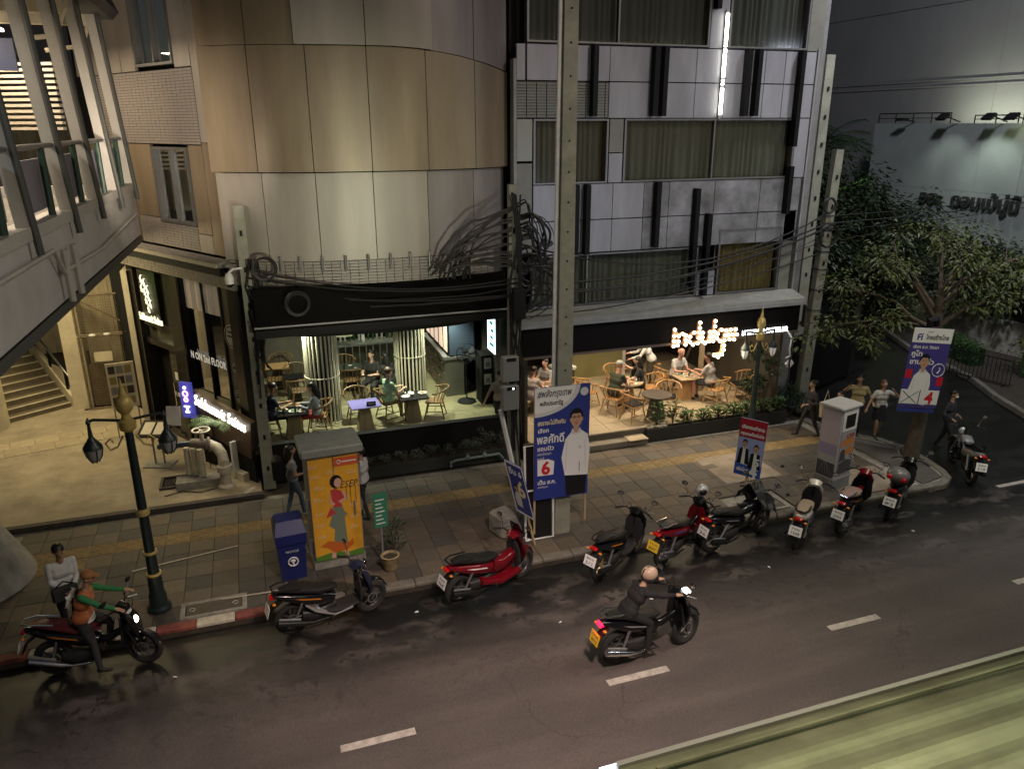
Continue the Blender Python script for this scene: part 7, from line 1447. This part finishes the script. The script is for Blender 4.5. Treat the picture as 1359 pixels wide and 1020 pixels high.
# on the street
person('man in a white shirt and dark trousers looking down at a black bag', (-3.62, 13.22, 0), 205, 1.72, lean=6, wr=((-.1, .24, -.38), (.12, .26, -.36)), shirt=('white', (.62, .62, .6)), sleeve='long', headp=25, vox=.0135, build=1.1, sk='b')
bgm = thing('black_shoulder_bag', 'black bag held in front of the man in the white shirt', 'bag', (-3.55, 12.92, .98), radians(25)); MB().rbox(-.2, .2, -.06, .06, -.13, .13, b=.03).build('body', cloth('bag', (.03, .03, .03)), bgm); MB().tube([(-.15, 0, .12), (0, 0, .22), (.15, 0, .12)], .012, 6).build('strap', black, bgm)
person('rider in green sleeves, orange and white vest and brown cap on the maroon seated motorbike', (-3.2, 12.25, -.15), -97, 1.72, pelvis=1.0, lean=14, wr=((.1, .5, -.2), (-.1, .5, -.2)), ft=((.26, .22, .02), (-.26, .22, .25)), shirt=('orange', (.5, .16, .06)), sleeve=('green', (.03, .2, .07)), pants=('charcoal', (.03, .03, .035)), hair='cap', hairc=mat('brown_cap_cloth', (.3, .13, .05), .7), headp=10, vox=.0135, build=1.16)
pr_ = [o for o in bpy.data.objects if o.name.startswith('person') and o.type == 'EMPTY'][-1]
MB(Matrix.Translation((0, 0, 0))).tube([(0, .0, .96), (0, .01, 1.04)], [.178, .17], 18).build('white_hem', cloth('white', (.6, .6, .6)), pr_, True)
MB(Matrix.Translation((0, -.135, 1.36)) @ Matrix.Rotation(radians(-14), 4, 'X')).rbox(-.16, .16, -.0, .04, -.1, .1, b=.03).build('white_yoke', cloth('white', (.6, .6, .6)), pr_); 
for q in (-1, 1): MB().tube([(q*.1, .03, .98), (q*.12, .12, 1.2), (q*.13, .17, 1.38), (q*.12, .1, 1.46), (q*.11, -.04, 1.4), (q*.06, -.09, 1.15)], .014, 6).build('strap', black, pr_, True)
person('woman in a grey top and blue jeans walking beside the orange cabinet', (.35, 16.35, 0), -80, 1.66, shirt=('greytop', (.3, .3, .31)), pants=('jeans', (.1, .14, .19)), shoes=(.6, .6, .6), hair='long', ft=((.08, .18, 0), (-.08, -.16, 0)), vox=.017, wr=((-.02, .25, -.3), (-.28, .05, -.45)))
o = tag(MB(Matrix.Translation((.08, 16.35, 1.22))).rbox(-.14, .08, -.17, .17, -.28, .26, b=.05).build('backpack', black, None, True), 'dark backpack on the back of the woman in jeans', 'backpack')
person('person in a pale shirt almost hidden behind the orange cabinet', (1.82, 15.7, 0), 60, 1.66, shirt=('palegrey', (.45, .45, .46)), ft=((.08, .12, 0), (-.08, -.12, 0)), vox=.02)
person('person in shorts standing at the restaurant entrance behind the thin pole', (6.02, 18.75, .35), 170, 1.7, shirt=('beige', (.4, .35, .28)), pants=('black', (.02, .02, .022)), shorts=True, vox=.02)
person('woman in black with a pale tote bag walking past the leaning pole', (14.35, 16.35, 0), 75, 1.62, shirt=('blacktop', (.03, .03, .035)), pants=('blackp', (.02, .02, .022)), hair='bun', ft=((.1, .3, 0), (-.1, -.28, 0)), sleeve='long', wr=((.12, .1, -.48), (-.05, .22, -.28)), vox=.018, skirt=False)
o = thing('tote_bag', 'pale tote bag carried by the woman in black', 'bag', (14.5, 15.95, .98), radians(10)); o.scale = (1.15,)*3; MB().loftr([[(-.16, -.04, -.2), (.16, -.04, -.2), (.16, .04, -.2), (-.16, .04, -.2)], [(-.19, -.05, .18), (.19, -.05, .18), (.19, .05, .18), (-.19, .05, .18)]]).build('body', cloth('tote', (.5, .4, .28)), o); MB().tube([(-.1, 0, .17), (0, 0, .45), (.1, 0, .17)], .01, 6).build('handle', cloth('tote', (.5, .4, .28)), o)
GW = 'people walking at the side street corner'
person('person in a pale pink top half hidden behind the white cabinet', (14.55, 15.5, 0), 100, 1.58, shirt=('pink', (.5, .36, .35)), hair='long', vox=.02, group=GW, sk='c')
person('man in a yellowish shirt behind the white cabinet', (15.75, 16.15, -.03), 140, 1.72, shirt=('mustard', (.45, .36, .17)), hair='short', vox=.018, group=GW, wr=((.1, .2, .05), (-.2, .15, -.35)))
person('woman in a white top and black skirt with one hand at her face', (16.2, 15.75, -.02), 165, 1.64, shirt=('whitetop', (.5, .48, .44)), pants=('blacks', (.02, .02, .022)), skirt=True, hair='long', ft=((.1, .1, 0), (-.1, -.15, 0)), wr=((.25, .05, -.48), (-.02, .22, .1)), vox=.017, group=GW, hairc=mat('hair_brown', (.08, .04, .02), .5))
person('person in dark clothes and a face mask walking on the side street', (17.45, 14.6, -.15), 200, 1.7, shirt=('darkj', (.03, .032, .045)), pants=('darkp', (.02, .02, .025)), sleeve='long', ft=((.1, .25, 0), (-.1, -.25, 0)), wr=((.2, .22, -.3), (-.2, .1, -.42)), vox=.018, group=GW)
pm_ = [o for o in bpy.data.objects if o.name.startswith('person') and o.type == 'EMPTY'][-1]
mk = MB(Matrix.Translation((0, .1, 1.565))).ball((0, 0, 0), (.055, .04, .04), 12, 8).build('face_mask', whitep, pm_, True)
person('rider in a black jacket and pale brown helmet on the moving motorbike', (5.22, 9.57, -.15), -85, 1.68, pelvis=.97, lean=34, wr=((.08, .53, -.12), (-.08, .53, -.12)), ft=((.2, .3, .25), (-.2, .3, .25)), shirt=('jacket', (.009, .009, .01)), sleeve='long', pants=('bdark', (.012, .012, .012)), hair='helmet', hairc=mat('helmet_tan', (.42, .3, .22), .2), vox=.014)
kh = [o for o in bpy.data.objects if o.name.startswith('person') and o.type == 'EMPTY'][-1]
MB(Matrix.Translation((0, .62, 1.47))).box(-.07, .07, -.01, .05, 0, .07).build('lit_phone', mat('phone_lit', (1, 1, 1), .5, emit=3), km) if 0 else MB(Matrix.Translation((.5, -.1, .98))).rbox(-.05, .05, -.06, .06, 0, .05, b=.01).build('lit_dash', mat('dash_lit', (1, .95, .9), .5, emit=3), km)
# open restaurant
SA = ZA-.0
GRA = 'people in the open restaurant'
person('man in a navy shirt seated at the front left table of the open restaurant', (.05, 19.75, ZA), -80, 1.7, pelvis=.56, lean=8, wr=TB, ft=sitf, shirt=('navy', (.02, .025, .06)), headp=20, vox=.017, group=GRA)
person('woman in grey top and red skirt seated across from the man in navy', (1.22, 19.6, ZA), 80, 1.64, pelvis=.56, lean=6, wr=TB, ft=sitf, shirt=('greyt', (.3, .32, .36)), pants=('redskirt', (.3, .03, .03)), shorts=True, hair='long', vox=.017, group=GRA, headp=12, sleeve='long')
person('man in a mint green shirt seated at the table with white plates', (3.15, 19.9, ZA), -70, 1.75, pelvis=.56, lean=2, wr=TB, ft=sitf, shirt=('mint', (.32, .5, .32)), pants=('khaki', (.25, .2, .12)), headp=10, vox=.017, group=GRA, sk='c', hairc=mat('hair_brown2', (.06, .035, .02), .5))
person('man in black seated before the bar counter, facing the street', (3.05, 21.85, ZA), 150, 1.75, pelvis=.56, lean=4, wr=TB, ft=sitf, shirt=('blackt', (.02, .02, .02)), vox=.02, group=GRA, sk='c', build=1.1)
person('person in black with dark hair leaning beside the second slatted column', (3.5, 21.5, ZA), 30, 1.68, pelvis=.56, lean=14, wr=TB, ft=sitf, shirt=('blackt', (.02, .02, .02)), hair='long', vox=.02, group=GRA)
# terrace
GRB = 'people on the terrace'
person('man in a dark green top and grey cap seated at the round table', (9.62, 19.1, ZB), -62, 1.75, pelvis=.56, lean=14, wr=TB, ft=sitf, shirt=('dkgreen', (.05, .06, .035)), pants=('shortsd', (.03, .03, .03)), shorts=True, hair='cap', hairc=('capgrey', (.35, .37, .33)), vox=.017, group=GRB, headp=15, build=1.1, sk='d')
person('woman in a black top seated at the round table, reaching forward', (10.75, 19.55, ZB), 60, 1.66, pelvis=.56, lean=10, wr=((.05, .45, .05), (-.05, .38, -.2)), ft=sitf, shirt=('blackv', (.02, .02, .02)), hair='long', vox=.017, group=GRB, sk='c')
person('server in a white top standing bent over at the back of the terrace', (11.6, 20.5, ZB), 70, 1.72, lean=30, wr=((.0, .4, -.25), (-.05, .4, -.3)), shirt=('white', (.6, .6, .58)), pants=('brownp', (.06, .05, .035)), vox=.018, group=GRB, sleeve='long', sk='d', build=1.1)
person('man in white and grey seated facing the street between two tables', (12.15, 20.0, ZB), 190, 1.75, pelvis=.56, lean=16, wr=TB, ft=sitf, shirt=('whgrey', (.5, .5, .5)), pants=('greysh', (.12, .13, .16)), shorts=True, hair='bald', hairc=skins['d'], vox=.017, group=GRB, sk='d', headp=20)
person('man with a grey back seated beside the planter with his back to the street', (12.78, 18.95, ZB), 35, 1.75, pelvis=.56, lean=10, wr=TB, ft=sitf, shirt=('lightgrey', (.4, .38, .38)), pants=('shortsb', (.05, .05, .06)), shorts=True, vox=.017, group=GRB, sk='d', build=1.12)
person('diner in pale pink seated directly left of the big concrete pole', (7.2, 19.55, ZB), -50, 1.7, pelvis=.56, lean=10, wr=TB, ft=sitf, shirt=('palepink', (.5, .42, .4)), pants=('stone', (.35, .3, .25)), vox=.019, group=GRB, sk='d', headp=15)
person('diner in a grey top seated behind the big concrete pole', (8.0, 20.3, ZB), 120, 1.7, pelvis=.56, lean=8, wr=TB, ft=sitf, shirt=('greyd', (.35, .35, .36)), vox=.02, group=GRB, sk='c')
# ground shadows come from the lamps; a last small thing: posts of loose bottles
bt = MB().lathe((0, 0, 0), [(.03, 0), (.03, .15), (.012, .2), (.012, .24)], 10).mesh('bottle', botm[2], True)
